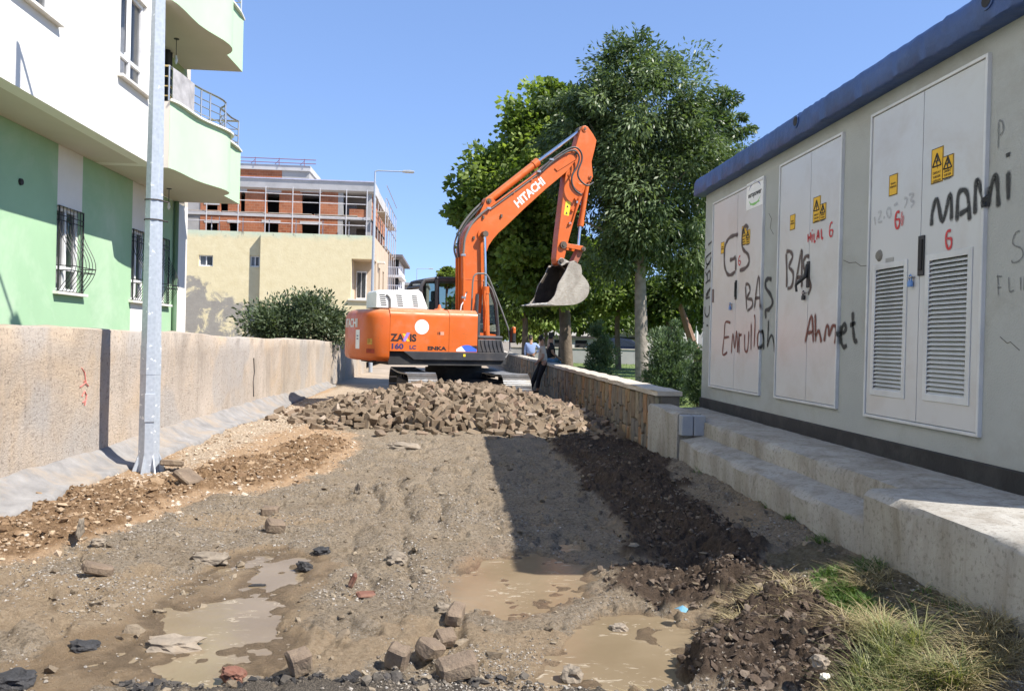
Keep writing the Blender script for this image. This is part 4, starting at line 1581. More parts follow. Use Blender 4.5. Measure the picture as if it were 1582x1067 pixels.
k.bump(k.noise(8, 6), .3, .03)
YEL = k.m
hs = thing('yellow_house', (-11, 55, .3), 'two storey pale yellow plastered house with flaking patches beside the street', 'house')
P = lambda u, v, y=HY: at(u, v, 'y', y)
zt = P(480, 361).z
xc = P(577, 400).x
xs_ = P(402, 400, HY).x
xl = -19.0
y2 = HY + .40


def YW(y):
    return lambda u, w, d: (u, y + d, w)


ba = (P(543, 400).x, xc - .001, P(545, 462).z, P(560, 400).z)
g = G()
holed(g, (xs_, xc), (.3, zt), [], YW(HY), .25) if False else holed(g, (xs_, xc - .35), (.3, zt), [(P(543, 400).x, xc, ba[2], ba[3])], YW(HY), .25)
holed(g, (xc - .35, xc), (.3, ba[2]), [], YW(HY), .25)
holed(g, (xc - .35, xc), (ba[3], zt), [], YW(HY), .25)
g.build('wall', YEL, hs)
sw1 = (P(307, 402, y2).x, P(329, 402, y2).x, P(318, 411, y2).z, P(318, 394, y2).z)
sw2 = (P(386, 402, y2).x, P(401, 402, y2).x, P(392, 412, y2).z, P(392, 395, y2).z)
g = G()
holed(g, (xl, xs_ + .3), (.3, zt + .05), [sw1, sw2], YW(y2), .25)
g.build('wall', YEL, hs)
g = G()
g.box(xs_, xs_ + .25, HY + .251, y2 - .001, .3, zt)
g.build('wall', YEL, hs)
side_h = [(HY + 3.5, HY + 4.6, 4.6, 6.2), (HY + 6.5, HY + 7.6, 4.6, 6.2), (HY + 3.5, HY + 4.6, 1.4, 2.9)]
g = G()
holed(g, (HY + 2.0, HY + 11), (.3, zt), side_h, lambda u, w, d: (xc - d, u, w), .25)
holed(g, (HY + .252, HY + 2.0), (.3, ba[2]), [], lambda u, w, d: (xc - d, u, w), .25)
holed(g, (HY + .252, HY + 2.0), (ba[3], zt), [], lambda u, w, d: (xc - d, u, w), .25)
g.build('wall', M('pink_plaster', (.54, .42, .31), .92, var=.08, dirt=(.4, .3, .22)), hs)
g = G()
g.box(xl, xc - .26, HY + 1.4, HY + 11, zt - .6, zt - .45)
g.build('roof', m_cream, hs)
# balcony room corner: back and side walls, floor, ceiling
m_pink = M('peach_plaster', (.56, .45, .34), .92, var=.05)
g = G()
g.box(ba[0] - .01, xc - .001, HY + 2.0 - .1, HY + 1.999, ba[2], ba[3])
g.build('recess_wall', m_pink, hs)
g = G()
g.box(ba[0] - .12, ba[0] - .012, HY + .252, HY + 1.9, ba[2], ba[3])
g.build('recess_wall', m_pink, hs)
g = G()
g.box(ba[0], xc - .27, HY + .252, HY + 1.9, ba[2] - .2, ba[2])
g.build('recess_floor', m_cream, hs)
g = G()
g.box(ba[0], xc - .27, HY + .252, HY + 1.9, ba[3], ba[3] + .15)
g.build('recess_ceiling', m_pink, hs)
g = G()
g.box(ba[0] + .1, ba[0] + .75, HY + 1.86, HY + 1.89, ba[2] + .1, ba[2] + 1.9)
g.build('door', m_pvc, hs)
for i in range(2):
    g = G()
    g.box(ba[0] + .15 + i * .3, ba[0] + .4 + i * .3, HY + 1.84, HY + 1.859, ba[2] + .2, ba[2] + 1.8)
    g.build('pane', GLASS, hs)
g = G()
g.box(ba[0] - .15, xc + .2, HY - .12, HY - .002, ba[2] - .09, ba[2] - .0)
g.build('ledge', m_sill, hs)
for h, nm in ((sw1, 'window'), (sw2, 'window')):
    g = G()
    t = .07
    for (a, b, c_, d) in ((h[0], h[0] + t, h[2], h[3]), (h[1] - t, h[1], h[2], h[3]), (h[0] + t, h[1] - t, h[2], h[2] + t), (h[0] + t, h[1] - t, h[3] - t, h[3]), ((h[0] + h[1]) / 2 - .03, (h[0] + h[1]) / 2 + .03, h[2] + t, h[3] - t)):
        g.box(a + .002, b - .002, y2 + .12, y2 + .18, c_ + .002, d - .002)
    w = g.build(nm, m_pvc, hs)
    g = G()
    g.add([(h[0] + t, y2 + .15, h[2] + t), (h[1] - t, y2 + .15, h[2] + t), (h[1] - t, y2 + .15, h[3] - t), (h[0] + t, y2 + .15, h[3] - t)], [(0, 1, 2, 3)])
    g.build('pane', GLASS, w)
    g = G()
    g.box(h[0], (h[0] + h[1]) / 2, y2 + .21, y2 + .23, h[2], h[3])
    g.build('blind', m_curtain, w)
for h in side_h:
    g = G()
    g.box(xc - .2, xc - .16, h[0], h[1], h[2], h[3])
    g.build('window', GLASS, hs)
for (yy, zz) in ((HY + 2.6, 6.4), (HY + 5.4, 4.2)):
    g = G()
    g.box(xc + .001, xc + .45, yy, yy + .6, zz, zz + .12)
    g.build('canopy', m_sill, hs)
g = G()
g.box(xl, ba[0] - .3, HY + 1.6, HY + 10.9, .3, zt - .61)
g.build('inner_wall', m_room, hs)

# ------------------------------------------------------------------ unfinished brick building and its scaffold
BY = 64.0
PB = lambda u, v, y=BY: at(u, v, 'y', y)
k = NT('hollow_brick')
br = k.n('TexBrick')
br.inputs['Scale'].default_value = 1.0
br.inputs['Brick Width'].default_value = .42
br.inputs['Row Height'].default_value = .2
br.inputs['Mortar Size'].default_value = .014
br.inputs['Color1'].default_value = (.36, .115, .048, 1)
br.inputs['Color2'].default_value = (.25, .075, .032, 1)
br.inputs['Mortar'].default_value = (.33, .19, .12, 1)
mp = k.n('Mapping')
mp.inputs['Rotation'].default_value = (rad(90), 0, 0)
k.l(k.co(), mp.inputs[0])
k.l(mp.outputs[0], br.inputs[0])
c = k.mix(k.math('MULTIPLY', k.ramp(k.noise(.7, 6), [(.4, 0.), (.65, 1.)]), .6), br.outputs[0], (.46, .19, .10))
k.set(Base_Color=c, Roughness=.9)
k.bump(br.outputs[1], .4, .02)
BRICK = k.m
m_conc2 = M('raw_concrete', (.36, .35, .34), .9, var=.1, vscale=1, dirt=(.22, .21, .2), dscale=.7)
m_edge = M('slab_edge_concrete', (.47, .46, .46), .85, var=.06, vscale=1, dirt=(.3, .3, .3), dscale=.8)
bb = thing('unfinished_building', (-15, 70, 0), 'unfinished brick building with dark empty window openings above the yellow house', 'building')
xr = PB(573, 300).x
z_top, z_sl = PB(480, 279).z, PB(480, 296).z
xcol = PB(522, 330).x
wins = []
for (u0, u1, v0, v1) in ((371, 378, 296, 330), (412, 431, 297, 330), (466, 494, 297, 331), (354, 368, 344, 361), (407, 430, 344, 361), (466, 494, 346, 362), (318, 336, 316, 324), (318, 336, 344, 360), (340, 352, 300, 328)):
    a, b, c_, d = PB(u0, v1).x, PB(u1, v1).x, PB(u0, v1).z, PB(u0, v0).z
    wins.append((a, b, c_ if v1 < 355 else c_ - .5, d))
g = G()
holed(g, (PB(310, 300).x, xcol), (0, z_sl), wins, YW(BY), .3)
g.build('wall', BRICK, bb)
g = G()
g.box(-36, PB(310, 300).x - .002, BY + .05, BY + .3, 0, z_sl)
g.build('wall', m_conc2, bb)
for i, (a, b, c_, d) in enumerate(wins):
    g = G()
    g.box(a - .15, b + .15, BY - .03, BY + .28, d + .002, d + .22)
    g.build('lintel', m_edge, bb)
zf = PB(480, 335).z
g = G()
g.box(-36, xr + .0, BY - .06, BY + 14, zf - .12, zf + .1)
g.build('floor_slab', m_edge, bb)
g = G()
g.prism([(z_sl, 0), (z_sl + .12, -.35), (z_top - .1, -.42), (z_top, -.42), (z_top, 3), (z_sl, 3)], lambda a, b: (-36, BY + b, a), lambda a, b: (xr + .35, BY + b, a))
g.build('roof_slab', m_edge, bb)
g = G()
g.box(-36, xr + .3, BY + 3.001, BY + 14, z_sl, z_top)
g.build('roof_slab', m_edge, bb)
g = G()
g.box(-36, xr + .45, BY - .5, BY - .421, z_top - .06, z_top + .03)
g.build('gutter', M('lilac_gutter', (.42, .43, .55), .6, bump=0), bb)
for xx in (xcol + .001, xr - .35):
    g = G()
    g.box(xx, xx + .4, BY, BY + .4, 0, z_sl)
    g.build('column', m_conc2, bb)
g = G()
holed(g, (xcol + .4, xr), (0, z_sl), [(PB(546, 300).x, PB(566, 300).x, zf + .9, z_sl - .5), (PB(546, 300).x, PB(566, 300).x, zf - 2.2, zf - .5)], YW(BY + 2.2), .2)
g.build('wall', M('grey_plaster', (.44, .40, .37), .9, var=.1), bb)
for (z0_, z1_) in ((zf + .1, zf + .75),):
    g = G()
    g.box(PB(540, 300).x, xr - .36, BY + .1, BY + .25, z0_, z1_)
    g.build('parapet', BRICK, bb)
g = G()
holed(g, (BY + .41, BY + 14), (0, z_sl), [(BY + 2, BY + 3.5, zf + .8, zf + 2.4), (BY + 6, BY + 7.5, zf + .8, zf + 2.4), (BY + 2, BY + 3.5, zf - 2.2, zf - .6)], lambda u, w, d: (xr - d, u, w), .3)
g.build('wall', BRICK, bb)
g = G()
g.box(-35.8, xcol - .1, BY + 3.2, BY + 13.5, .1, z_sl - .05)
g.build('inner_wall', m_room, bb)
pz0, pz1 = z_top, PB(420, 252, BY + 5).z
px1 = PB(478, 260, BY + 5).x
g = G()
g.box(-30, PB(436, 262, BY + 5).x, BY + 5, BY + 10, z_top + .001, pz1 - .6)
g.build('penthouse_wall', BRICK, bb)
g = G()
g.box(PB(436, 262, BY + 5).x + .001, px1, BY + 5, BY + 10, z_top + .001, pz1 - .6)
g.build('penthouse_wall', m_conc2, bb)
g = G()
g.box(-30, px1 + .1, BY + 4.8, BY + 10.2, pz1 - .599, pz1 - .15)
g.build('penthouse_roof', m_edge, bb)
m_tubp = M('red_pipe', (.22, .1, .12), .5, bump=0)
for dz in (.1, .42):
    g = G()
    g.tube([(-30, BY + 4.7, pz1 + dz - .1), (px1 + .6, BY + 4.7, pz1 + dz - .1)], .035, 5)
    g.build('roof_pipe', m_tubp, bb)
for u in (394, 431, 470):
    g = G()
    xq = PB(u, 260, BY + 4.7).x
    g.tube([(xq, BY + 4.7, pz1 - .25), (xq, BY + 4.7, pz1 + .4)], .03, 5)
    g.tube([(xq - .35, BY + 4.75, pz1 - .14), (xq, BY + 4.7, pz1 + .2)], .025, 5)
    g.build('pipe_bracket', m_tubp, bb)

sc = thing('scaffold', (-15, BY - 1.2, 0), 'grey tubular scaffold standing before the unfinished brick building', 'scaffold')
m_tub = M('scaffold_tube', (.55, .53, .53), .5, .3, bump=0)
m_plk = M('scaffold_plank', (.46, .39, .31), .85, var=.2, bump=0)
SYN = BY - 1.3
PS = lambda u, v: at(u, v, 'y', SYN)
zts = PS(480, 290).z
for (u, yy) in ((319, SYN), (323, SYN + .75), (335, SYN + .75), (368, SYN), (372, SYN + .75), (410, SYN), (413, SYN + .75), (452, SYN), (455, SYN + .75), (494, SYN), (497, SYN + .75), (535, SYN), (538, SYN + .75), (567, SYN), (572, SYN + .75)):
    g = G()
    x = PS(u, 320).x
    g.tube([(x, yy, 0), (x, yy, zts - (0 if yy == SYN else 2.4))], .04, 5)
    g.build('standard', m_tub, sc)
for v in (297, 313, 330, 346):
    for yy in (SYN + .045,):
        g = G()
        z = PS(480, v).z
        g.tube([(-36, yy, z), (PS(567, 300).x, yy, z - (.25 if v in (297, 330) else 0))], .035, 5)
        g.build('ledger', m_tub, sc)
for i in range(5):
    a, b = -25 + i * 3.5, -25 + i * 3.5 + 3.3
    g = G()
    g.box(a, b, SYN + .15, SYN + .7, PS(480, 331).z, PS(480, 331).z + .05)
    g.build('plank', m_plk, sc)
# along the street side
xs2 = xr + 1.25
for yy in (BY - .6, BY + 1.6, BY + 3.8, BY + 6, BY + 8.2, BY + 10.4):
    for dx in (0, -.8):
        g = G()
        g.tube([(xs2 + dx, yy, 0), (xs2 + dx, yy, zts - .5)], .035, 5)
        g.build('standard', m_tub, sc)
for zz in (zf - 2.2, zf - .4, zf + .5, zf + 1.6, zf + 2.6):
    g = G()
    g.tube([(xs2 + .04, BY - .6, zz), (xs2 + .04, BY + 10.4, zz)], .03, 5)
    g.build('ledger', m_tub, sc)
for zz in (zf + .48, zf - 2.2):
    for q in range(3):
        g = G()
        g.box(xs2 - .7, xs2 - .05, BY - .6 + q * 3.7, BY + 3 + q * 3.7, zz, zz + .07)
        g.build('plank', m_plk, sc)

# ------------------------------------------------------------------ houses far down the street
fb = thing('apartment_building', (-8, 100, 0), 'small far white block with stacked balconies at the end of the street', 'building')
FY = 95.0
PF = lambda u, v, y=FY: at(u, v, 'y', y)
m_fw = M('white_render', (.66, .64, .64), .9, var=.05)
x0, x1 = PF(600, 430).x, PF(612, 430).x
zt2 = PF(610, 397).z
g = G()
g.box(x0 - 6, x1, FY + 1.5, FY + 16, 0, zt2)
g.build('wall', m_fw, fb)
g = G()
g.box(x0 - 6.2, PF(622, 400).x, FY - .2, FY + 16, zt2 + .001, zt2 + .3)
g.build('roof', M('dark_eave', (.16, .14, .14), .8, bump=0), fb)
for v in (424, 452):
    z = PF(610, v).z
    g = G()
    g.box(x0 - .2, PF(621, v).x, FY, FY + 8, z - .3, z - .05)
    b = g.build('balcony', m_fw, fb)
    g = G()
    for i in range(9):
        xx = x0 - .2 + i * (PF(621, v).x - x0 + .2) / 8
        g.tube([(xx, FY + .03, z - .05), (xx, FY + .03, z + .85)], .03, 4)
    g.tube([(x0 - .2, FY + .03, z + .85), (PF(621, v).x, FY + .03, z + .85)], .04, 4)
    g.build('balcony_rail', M('pale_rail', (.6, .6, .68), .5, bump=0), b)
    g = G()
    g.box(x0 + .3, x0 + 1.1, FY + 1.44, FY + 1.498, z - .05, z + 1.9)
    g.build('window', m_room, fb)
for yy in (FY + 3, FY + 6, FY + 9):
    for zz in (2, 5, 8):
        g = G()
        g.box(x1 + .001, x1 + .03, yy, yy + 1.4, zz, zz + 1.5)
        g.build('window', m_room, fb)
fh = thing('low_house', (-9, 135, 0), 'low beige house with a flat roof seen far beyond the excavator cab', 'house')
PH = lambda u, v: at(u, v, 'y', 130)
g = G()
g.box(PH(624, 450).x, PH(660, 450).x, 130, 140, 0, PH(640, 441).z)
g.build('wall', M('beige_render', (.42, .36, .3), .9), fh)
g = G()
g.box(PH(622, 450).x, PH(662, 450).x, 129.5, 140.5, PH(640, 441).z + .001, PH(640, 437).z)
g.build('roof', m_conc2, fh)
for i in range(3):
    g = G()
    xx = PH(628 + i * 9, 450).x
    g.box(xx, xx + 1.2, 129.95, 129.999, 6.5, 7.9)
    g.build('window', m_room, fh)
# ------------------------------------------------------------------ excavator
k = NT('orange_machine_paint')
d1 = k.noise(3.5, 9, .65, dist=.3)
c = k.mix(k.ramp(k.noise(1.3, 5), [(.3, 0.), (.7, 1.)]), (.55, .105, .012), (.61, .13, .018))
c = k.mix(k.math('MULTIPLY', k.ramp(d1, [(.53, 0.), (.72, 1.)]), .35), c, (.43, .18, .08))
gn = k.n('NewGeometry')
sz = k.n('SeparateXYZ')
k.l(gn.outputs['Normal'], sz.inputs[0])
c = k.mix(k.math('MULTIPLY', k.ramp(sz.outputs[2], [(.45, 0.), (.9, 1.)]), k.ramp(k.noise(2.6, 8, .7), [(.3, .25), (.65, .8)])), c, (.42, .28, .18))
c = k.mix(k.math('MULTIPLY', k.ramp(k.noise(22, 6, .7), [(.6, 0.), (.68, 1.)]), .6), c, (.24, .09, .04))
k.set(Base_Color=c, Roughness=k.ramp(d1, [(.4, .33), (.7, .6)]))
k.bump(k.noise(2.2, 2), .06, .02)
ORANGE = k.m
k = NT('bucket_steel')
b1 = k.noise(2.2, 9, .68, dist=.8)
b2 = k.noise(13, 7, .7, co=k.co((1, 1, 2.4)))
c = k.mix(k.ramp(b1, [(.35, 0.), (.65, 1.)]), (.25, .22, .185), (.46, .42, .365))
c = k.mix(k.math('MULTIPLY', k.ramp(b2, [(.5, 0.), (.66, 1.)]), .7), c, (.24, .175, .125))
k.set(Base_Color=c, Roughness=.65, Metallic=.15)
k.bump(b2, .5, .012)
BUCKET = k.m
m_wpaint = M('white_hood_paint', (.78, .77, .74), .4, var=.04, bump=0, dirt=(.55, .5, .44), dscale=2, damt=.4)
m_dgrey = M('dark_grey_paint', (.045, .045, .05), .55, var=.25, vscale=3, bump=.15, dirt=(.12, .1, .085), dscale=2, damt=.6)
m_track = M('track_steel', (.30, .295, .285), .38, .75, var=.25, vscale=4, bscale=30, bump=.4, dirt=(.17, .13, .095), dscale=3, damt=.7)
m_under = M('undercarriage_black', (.02, .02, .021), .75, var=.3, bump=.3, dirt=(.07, .06, .05), dscale=3, damt=.5)
m_rod = M('chrome_rod', (.62, .64, .68), .12, .95, bump=0)
m_hose = M('rubber_hose', (.045, .045, .047), .6, bump=0)
m_hose2 = M('dusty_hose', (.15, .145, .14), .6, bump=0)
m_pin = M('greasy_pin', (.13, .10, .075), .5, .5, bump=.3, bscale=60)
m_label_y = M('label_yellow', (.78, .58, .03), .5, bump=0)
m_label_w = M('label_white', (.80, .80, .79), .45, bump=0)
m_txt_w = M('lettering_white', (.80, .79, .77), .45, bump=0)
m_txt_k = M('lettering_black', (.028, .02, .02), .45, bump=0)
m_txt_b = M('lettering_blue', (.04, .04, .13), .45, bump=0)
m_txt_p = M('lettering_violet', (.33, .2, .55), .45, bump=0)
m_txt_y = M('lettering_yellow', (.8, .5, .04), .45, bump=0)
m_blue2 = M('decal_blue', (.06, .14, .62), .4, bump=0)
k = NT('cab_glass')
k.set(Base_Color=(.02, .03, .03), Roughness=.03)
tr = k.n('BsdfTransparent')
tr.inputs[0].default_value = (.55, .62, .60, 1)
ms = k.n('MixShader')
fr_ = k.n('Fresnel')
fr_.inputs[0].default_value = 1.5
gl_ = k.n('BsdfGlossy')
gl_.inputs['Roughness'].default_value = .02
k.l(fr_.outputs[0], ms.inputs[0])
k.l(tr.outputs[0], ms.inputs[1])
k.l(gl_.outputs[0], ms.inputs[2])
k.l(ms.outputs[0], k.o.inputs[0])
CABGLASS = k.m

ex = thing('excavator', (.05, 18.4, .0), 'orange tracked excavator with raised boom and hanging bucket behind the heap of paving stones', 'excavator', rz=rad(20), world=False)


def eb(g, name, mat, parent=ex, **kw):
    return g.build(name, mat, parent, **kw)


# --- undercarriage, pointing almost at the camera
TU = Matrix.Rotation(rad(80.5), 4, 'Z')
LH, RR, HT = 1.53, .385, .80          # half wheelbase, wrap radius, height of the wrap circle's top
zc_ = .415


def track_pos(s_):
    """point and angle along the belt; s_ in metres"""
    L = 2 * LH
    per = 2 * L + 2 * math.pi * RR
    s_ %= per
    if s_ < L:
        sag = -.035 * math.sin(math.pi * s_ / L)
        return (-LH + s_, zc_ + RR + sag, 0.0)
    s_ -= L
    if s_ < math.pi * RR:
        a = s_ / RR
        return (LH + RR * math.sin(a), zc_ + RR * math.cos(a), -a)
    s_ -= math.pi * RR
    if s_ < L:
        return (LH - s_, zc_ - RR, -math.pi)
    s_ -= L
    a = s_ / RR
    return (-LH - RR * math.sin(a), zc_ - RR * math.cos(a), -math.pi - a)


per = 4 * LH + 2 * math.pi * RR
NS = 50
g = G()
pt = per / NS
g.prism([(-pt * .52, 0), (-pt * .5, .022), (-pt * .36, .022), (-pt * .33, .042), (-pt * .27, .042), (-pt * .24, .02), (-pt * .03, .02), (0, .036), (pt * .05, .036), (pt * .08, .02), (pt * .3, .02), (pt * .33, .034), (pt * .39, .034), (pt * .46, .016), (pt * .46, 0)],
        lambda a, b: (a, -.30, b), lambda a, b: (a, .30, b))
for yy in (-.09, .09):
    g.box(-.06, .06, yy - .02, yy + .02, -.05, -.0005)
g_shoe = g
shoe_me = None
for side in (-1, 1):
    ty = side * 1.0
    g = G()
    # track frame
    g.prism([(-1.25, .28), (1.3, .28), (1.42, .42), (1.3, .6), (-1.25, .62), (-1.4, .45)], lambda a, b: TU @ Vector((a, ty - .17, b)), lambda a, b: TU @ Vector((a, ty + .17, b)))
    trk = eb(g, 'track', m_under)
    for (xx, nm, r_) in ((-LH, 'sprocket', .33), (LH, 'idler', .33)):
        g = G()
        if nm == 'sprocket':
            n = 40
            ol = [((r_ + (.03 if (i // 2) % 2 else -.02)) * math.cos(2 * math.pi * i / n), (r_ + (.03 if (i // 2) % 2 else -.02)) * math.sin(2 * math.pi * i / n)) for i in range(n)]
            g.prism(ol, lambda a, b: TU @ Vector((xx + a, ty - .04, zc_ + b)), lambda a, b: TU @ Vector((xx + a, ty + .04, zc_ + b)))
            g.cyl(TU @ Vector((xx, ty - .22, zc_)), TU @ Vector((xx, ty + .22, zc_)), .2, n=16)
        else:
            g.cyl(TU @ Vector((xx, ty - .06, zc_)), TU @ Vector((xx, ty + .06, zc_)), r_, n=24)
            g.cyl(TU @ Vector((xx, ty - .14, zc_)), TU @ Vector((xx, ty + .14, zc_)), .13, n=16)
        eb(g, nm, m_under, trk, smooth=True)
    for i in range(7):
        g = G()
        xx = -1.15 + i * .37
        g.cyl(TU @ Vector((xx, ty - .14, .17)), TU @ Vector((xx, ty + .14, .17)), .11, n=14)
        eb(g, 'roller', m_under, trk, smooth=True)
    for xx in (-.6, .6):
        g = G()
        g.cyl(TU @ Vector((xx, ty - .1, .70)), TU @ Vector((xx, ty + .1, .70)), .06, n=12)
        eb(g, 'carrier_roller', m_under, trk, smooth=True)
    for i in range(NS):
        x, z, a = track_pos(i * pt)
        T = TU @ Matrix.Translation((x, ty, z)) @ Matrix.Rotation(-a, 4, 'Y')
        if shoe_me is None:
            so = eb(g_shoe, 'track_shoe', m_track, trk, smooth=False)
            shoe_me = so.data
        else:
            so = bpy.data.objects.new('track_shoe', shoe_me)
            C.objects.link(so)
            so.parent = trk
        so.matrix_local = T
g = G()
g.box(-.75, .75, -.83, .83, .42, .66, T=TU)
g.box(-1.0, -.5, -.84, .84, .45, .6, T=TU)
g.box(.5, 1.0, -.84, .84, .45, .6, T=TU)
eb(g, 'carbody', m_under, bevel=.02)
g = G()
g.cyl((0, 0, .66), (0, 0, .98), .62, n=32)
g.cyl((0, 0, .80), (0, 0, .90), .68, n=32)
eb(g, 'swing_bearing', m_under, smooth=True)

# --- revolving deck
g = G()
g.prism([(-1.90, -1.18), (.70, -1.18), (.76, -1.05), (.76, -.5), (1.35, .15), (1.45, 1.2), (-1.90, 1.2)], lambda a, b: (a, b, .985), lambda a, b: (a, b, 1.262))
eb(g, 'deck', m_under)
g2 = G()
g2.loft([[(-1.585, -1.252, 1.272), (-1.585, -1.18, 1.272), (-1.585, -1.18, 1.26), (-1.585, -1.252, 1.26)],
         [(-1.72 + .36, -1.252, 1.272), (-1.36, -1.18, 1.272), (-1.36, -1.16, 1.10), (-1.36, -1.235, 1.10)],
         [(.70, -1.252, 1.272), (.70, -1.18, 1.272), (.69, -1.16, 1.10), (.69, -1.235, 1.10)],
         [(.76, -1.20, 1.272), (.76, -1.15, 1.272), (.73, -1.15, 1.12), (.73, -1.19, 1.12)]])
sk = eb(g2, 'side_skirt', m_dgrey, bevel=.008)
g = G()
g.box(-.27, -.22, -1.2505, -1.246, 1.18, 1.235)
eb(g, 'label', m_label_y, sk)
# counterweight
CW = [(-1.9, -1.25), (-2.03, -1.24), (-2.15, -1.195), (-2.25, -1.10), (-2.325, -.96), (-2.385, -.75), (-2.43, -.5), (-2.465, -.25), (-2.475, 0)]
CWF = CW + [(x, -y) for x, y in CW[-2::-1]]


def cwr(inset, z):
    out = []
    n = len(CWF)
    for i, (x, y) in enumerate(CWF):
        a, b = CWF[max(0, i - 1)], CWF[min(n - 1, i + 1)]
        tx, ty_ = b[0] - a[0], b[1] - a[1]
        L = math.hypot(tx, ty_)
        nx, ny = -ty_ / L, tx / L
        # outward must point away from (-1, 0)
        if nx * (x + 1.0) + ny * y < 0:
            nx, ny = -nx, -ny
        if i in (0, n - 1):
            nx, ny = 0, math.copysign(1, y)
        out.append((x - nx * inset, y - ny * inset, z))
    return out


g = G()
g.loft([cwr(.16, 1.055), cwr(.07, 1.07), cwr(.02, 1.105), cwr(0, 1.17), cwr(0, 1.6), cwr(.004, 1.95), cwr(.025, 2.04), cwr(.075, 2.105), cwr(.15, 2.14), cwr(.35, 2.155)])
cwt = eb(g, 'counterweight', ORANGE, smooth=True, ang=50)


def cw_x(y, off):
    ys_ = [p[1] for p in CWF]
    return float(np.interp(y, ys_, [p[0] for p in CWF])) - off


def on_cw(me_verts, yc, zc, off):
    out = []
    for (a, b, cc) in me_verts:
        y = yc - a
        out.append((cw_x(y, off + cc), y, zc + b))
    return out


tm = text_mesh('HITACHI', .255, bold=.006, extrude=.002, align='CENTER')
for v, q in zip(tm.vertices, on_cw([v.co[:] for v in tm.vertices], -.08, 1.76, .004)):
    v.co = q
link('lettering', tm, m_txt_w, cwt)


def cw_patch(name, mat, y0, y1, z0, z1, off=.004, n=6):
    g = G()
    vs = []
    for i in range(n + 1):
        y = y0 + (y1 - y0) * i / n
        vs += [(cw_x(y, off), y, z0), (cw_x(y, off), y, z1)]
    g.add(vs, [(2 * i, 2 * i + 2, 2 * i + 3, 2 * i + 1) for i in range(n)])
    return eb(g, name, mat, cwt)


cw_patch('label', m_label_w, -.70, -.50, 1.30, 1.70)
cw_patch('print', m_txt_b, -.64, -.55, 1.56, 1.585, .006)
cw_patch('print', m_txt_b, -.64, -.55, 1.50, 1.525, .006)
m_lab_o = M('worn_label', (.50, .27, .05), .7, var=.4, vscale=14, bump=0)
cw_patch('label', m_lab_o, -1.12, -1.0, 1.40, 1.52)
cw_patch('scrape', M('bare_scrape', (.30, .035, .015), .7, var=.5, vscale=9, bump=0), -1.16, -.98, 1.22, 1.31)
for (yy, zz) in ((-1.02, 1.03), (-.75, 1.03), (-.45, 1.03)):
    g = G()
    g.box(-2.2, -2.12, yy - .04, yy + .04, zz, 1.06)
    eb(g, 'lug', m_under, cwt)

# side doors and tank: rounded shoulder
def side_panel(name, s0, s1, zt=2.05, ytop=-.95, ztop=2.17):
    prof = [(-1.25, 1.275), (-1.25, zt - .05), (-1.243, zt), (-1.22, zt + .045), (-1.17, zt + .085), (-1.1, ztop - .01), (ytop, ztop), (ytop, 1.275)]
    g = G()
    g.loft([[(s0, y, z) for y, z in prof], [(s1, y, z) for y, z in prof]])
    return eb(g, name, ORANGE, smooth=True, ang=40)


pd = side_panel('engine_door', -1.895, -.607)
td = side_panel('fuel_tank', -.60, .045, 2.06, -.55, 2.19)
g = G()
g.box(.05, .115, -1.235, -1.0, 1.56, 2.12)
eb(g, 'corner_post', m_dgrey, bevel=.01)
g = G()
g.box(-1.895, -.7, -.94, 1.2, 1.27, 2.10)
eb(g, 'engine_housing', ORANGE, bevel=.03)
g = G()
g.box(-1.895, -.72, 1.205, 1.25, 1.27, 2.06)
eb(g, 'engine_door', ORANGE, bevel=.02)
# hood
g = G()
hp = [(-2.16, 2.165), (-2.16, 2.46), (-2.12, 2.50), (-1.24, 2.545), (-1.17, 2.50), (-1.04, 2.19), (-1.06, 2.165)]
g.loft([[(a, -1.09, b) for a, b in hp], [(a, -1.02, b + (.03 if b > 2.4 else 0)) for a, b in hp], [(a, -.32, b + (.03 if b > 2.4 else 0)) for a, b in hp], [(a, -.25, b) for a, b in hp]])
hood = eb(g, 'hood', m_wpaint, bevel=.012)
for col, (sx0, sw_) in enumerate(((-2.06, .12), (-1.70, .12), (-1.36, .11))):
    for i in range(6):
        z = 2.215 + i * .042
        s0 = sx0 - i * .008
        g = G()
        g.box(s0, s0 + sw_, -1.0925, -1.0895, z, z + .02)
        eb(g, 'vent_slot', m_dark, hood)
g = G()
g.tube([(-1.95, -1.095, 2.44), (-1.90, -1.10, 2.40), (-1.87, -1.10, 2.34), (-1.865, -1.10, 2.18)], .022, 8)
eb(g, 'hood_strap', m_hose2, hood, smooth=True)
g = G()
g.tube([(-1.5, .7, 2.05), (-1.5, .7, 2.45), (-1.56, .7, 2.58)], .055, 12)
eb(g, 'exhaust_pipe', m_hose, smooth=True)
g = G()
g.cyl((-.70, -.85, 2.16), (-.70, -.85, 2.2), .13, .10, 16)
g.cyl((-.70, -.85, 2.2), (-.70, -.85, 2.29), .05, .02, 12)
eb(g, 'filler_cap', ORANGE, smooth=True)
# tool box with ribbed side, step lid
g = G()
g.prism([(.06, 1.275), (.70, 1.275), (.63, 1.56), (.06, 1.56)], lambda a, b: (a, -1.235, b), lambda a, b: (a, -.72, b))
tb = eb(g, 'tool_box', m_dgrey, bevel=.012)
for i in range(6):
    x = .10 + i * .093
    g = G()
    g.tube([(x + .03, -1.237, 1.545), (x + .045, -1.243, 1.45), (x + .09, -1.237, 1.295)], .012, 6)
    eb(g, 'rib', m_dgrey, tb, smooth=True)
g = G()
g.cbox(.055, .655, -1.25, -.70, 1.565, 1.645, .03)
eb(g, 'lid', m_dgrey, tb, smooth=True)

# decals on the side
def side_text(body, size, s_, z_, mat, par=pd, **kw):
    return lettering(body, size, (s_, -1.2525, z_), (1, 0, 0), (0, 0, 1), mat, par, **kw)


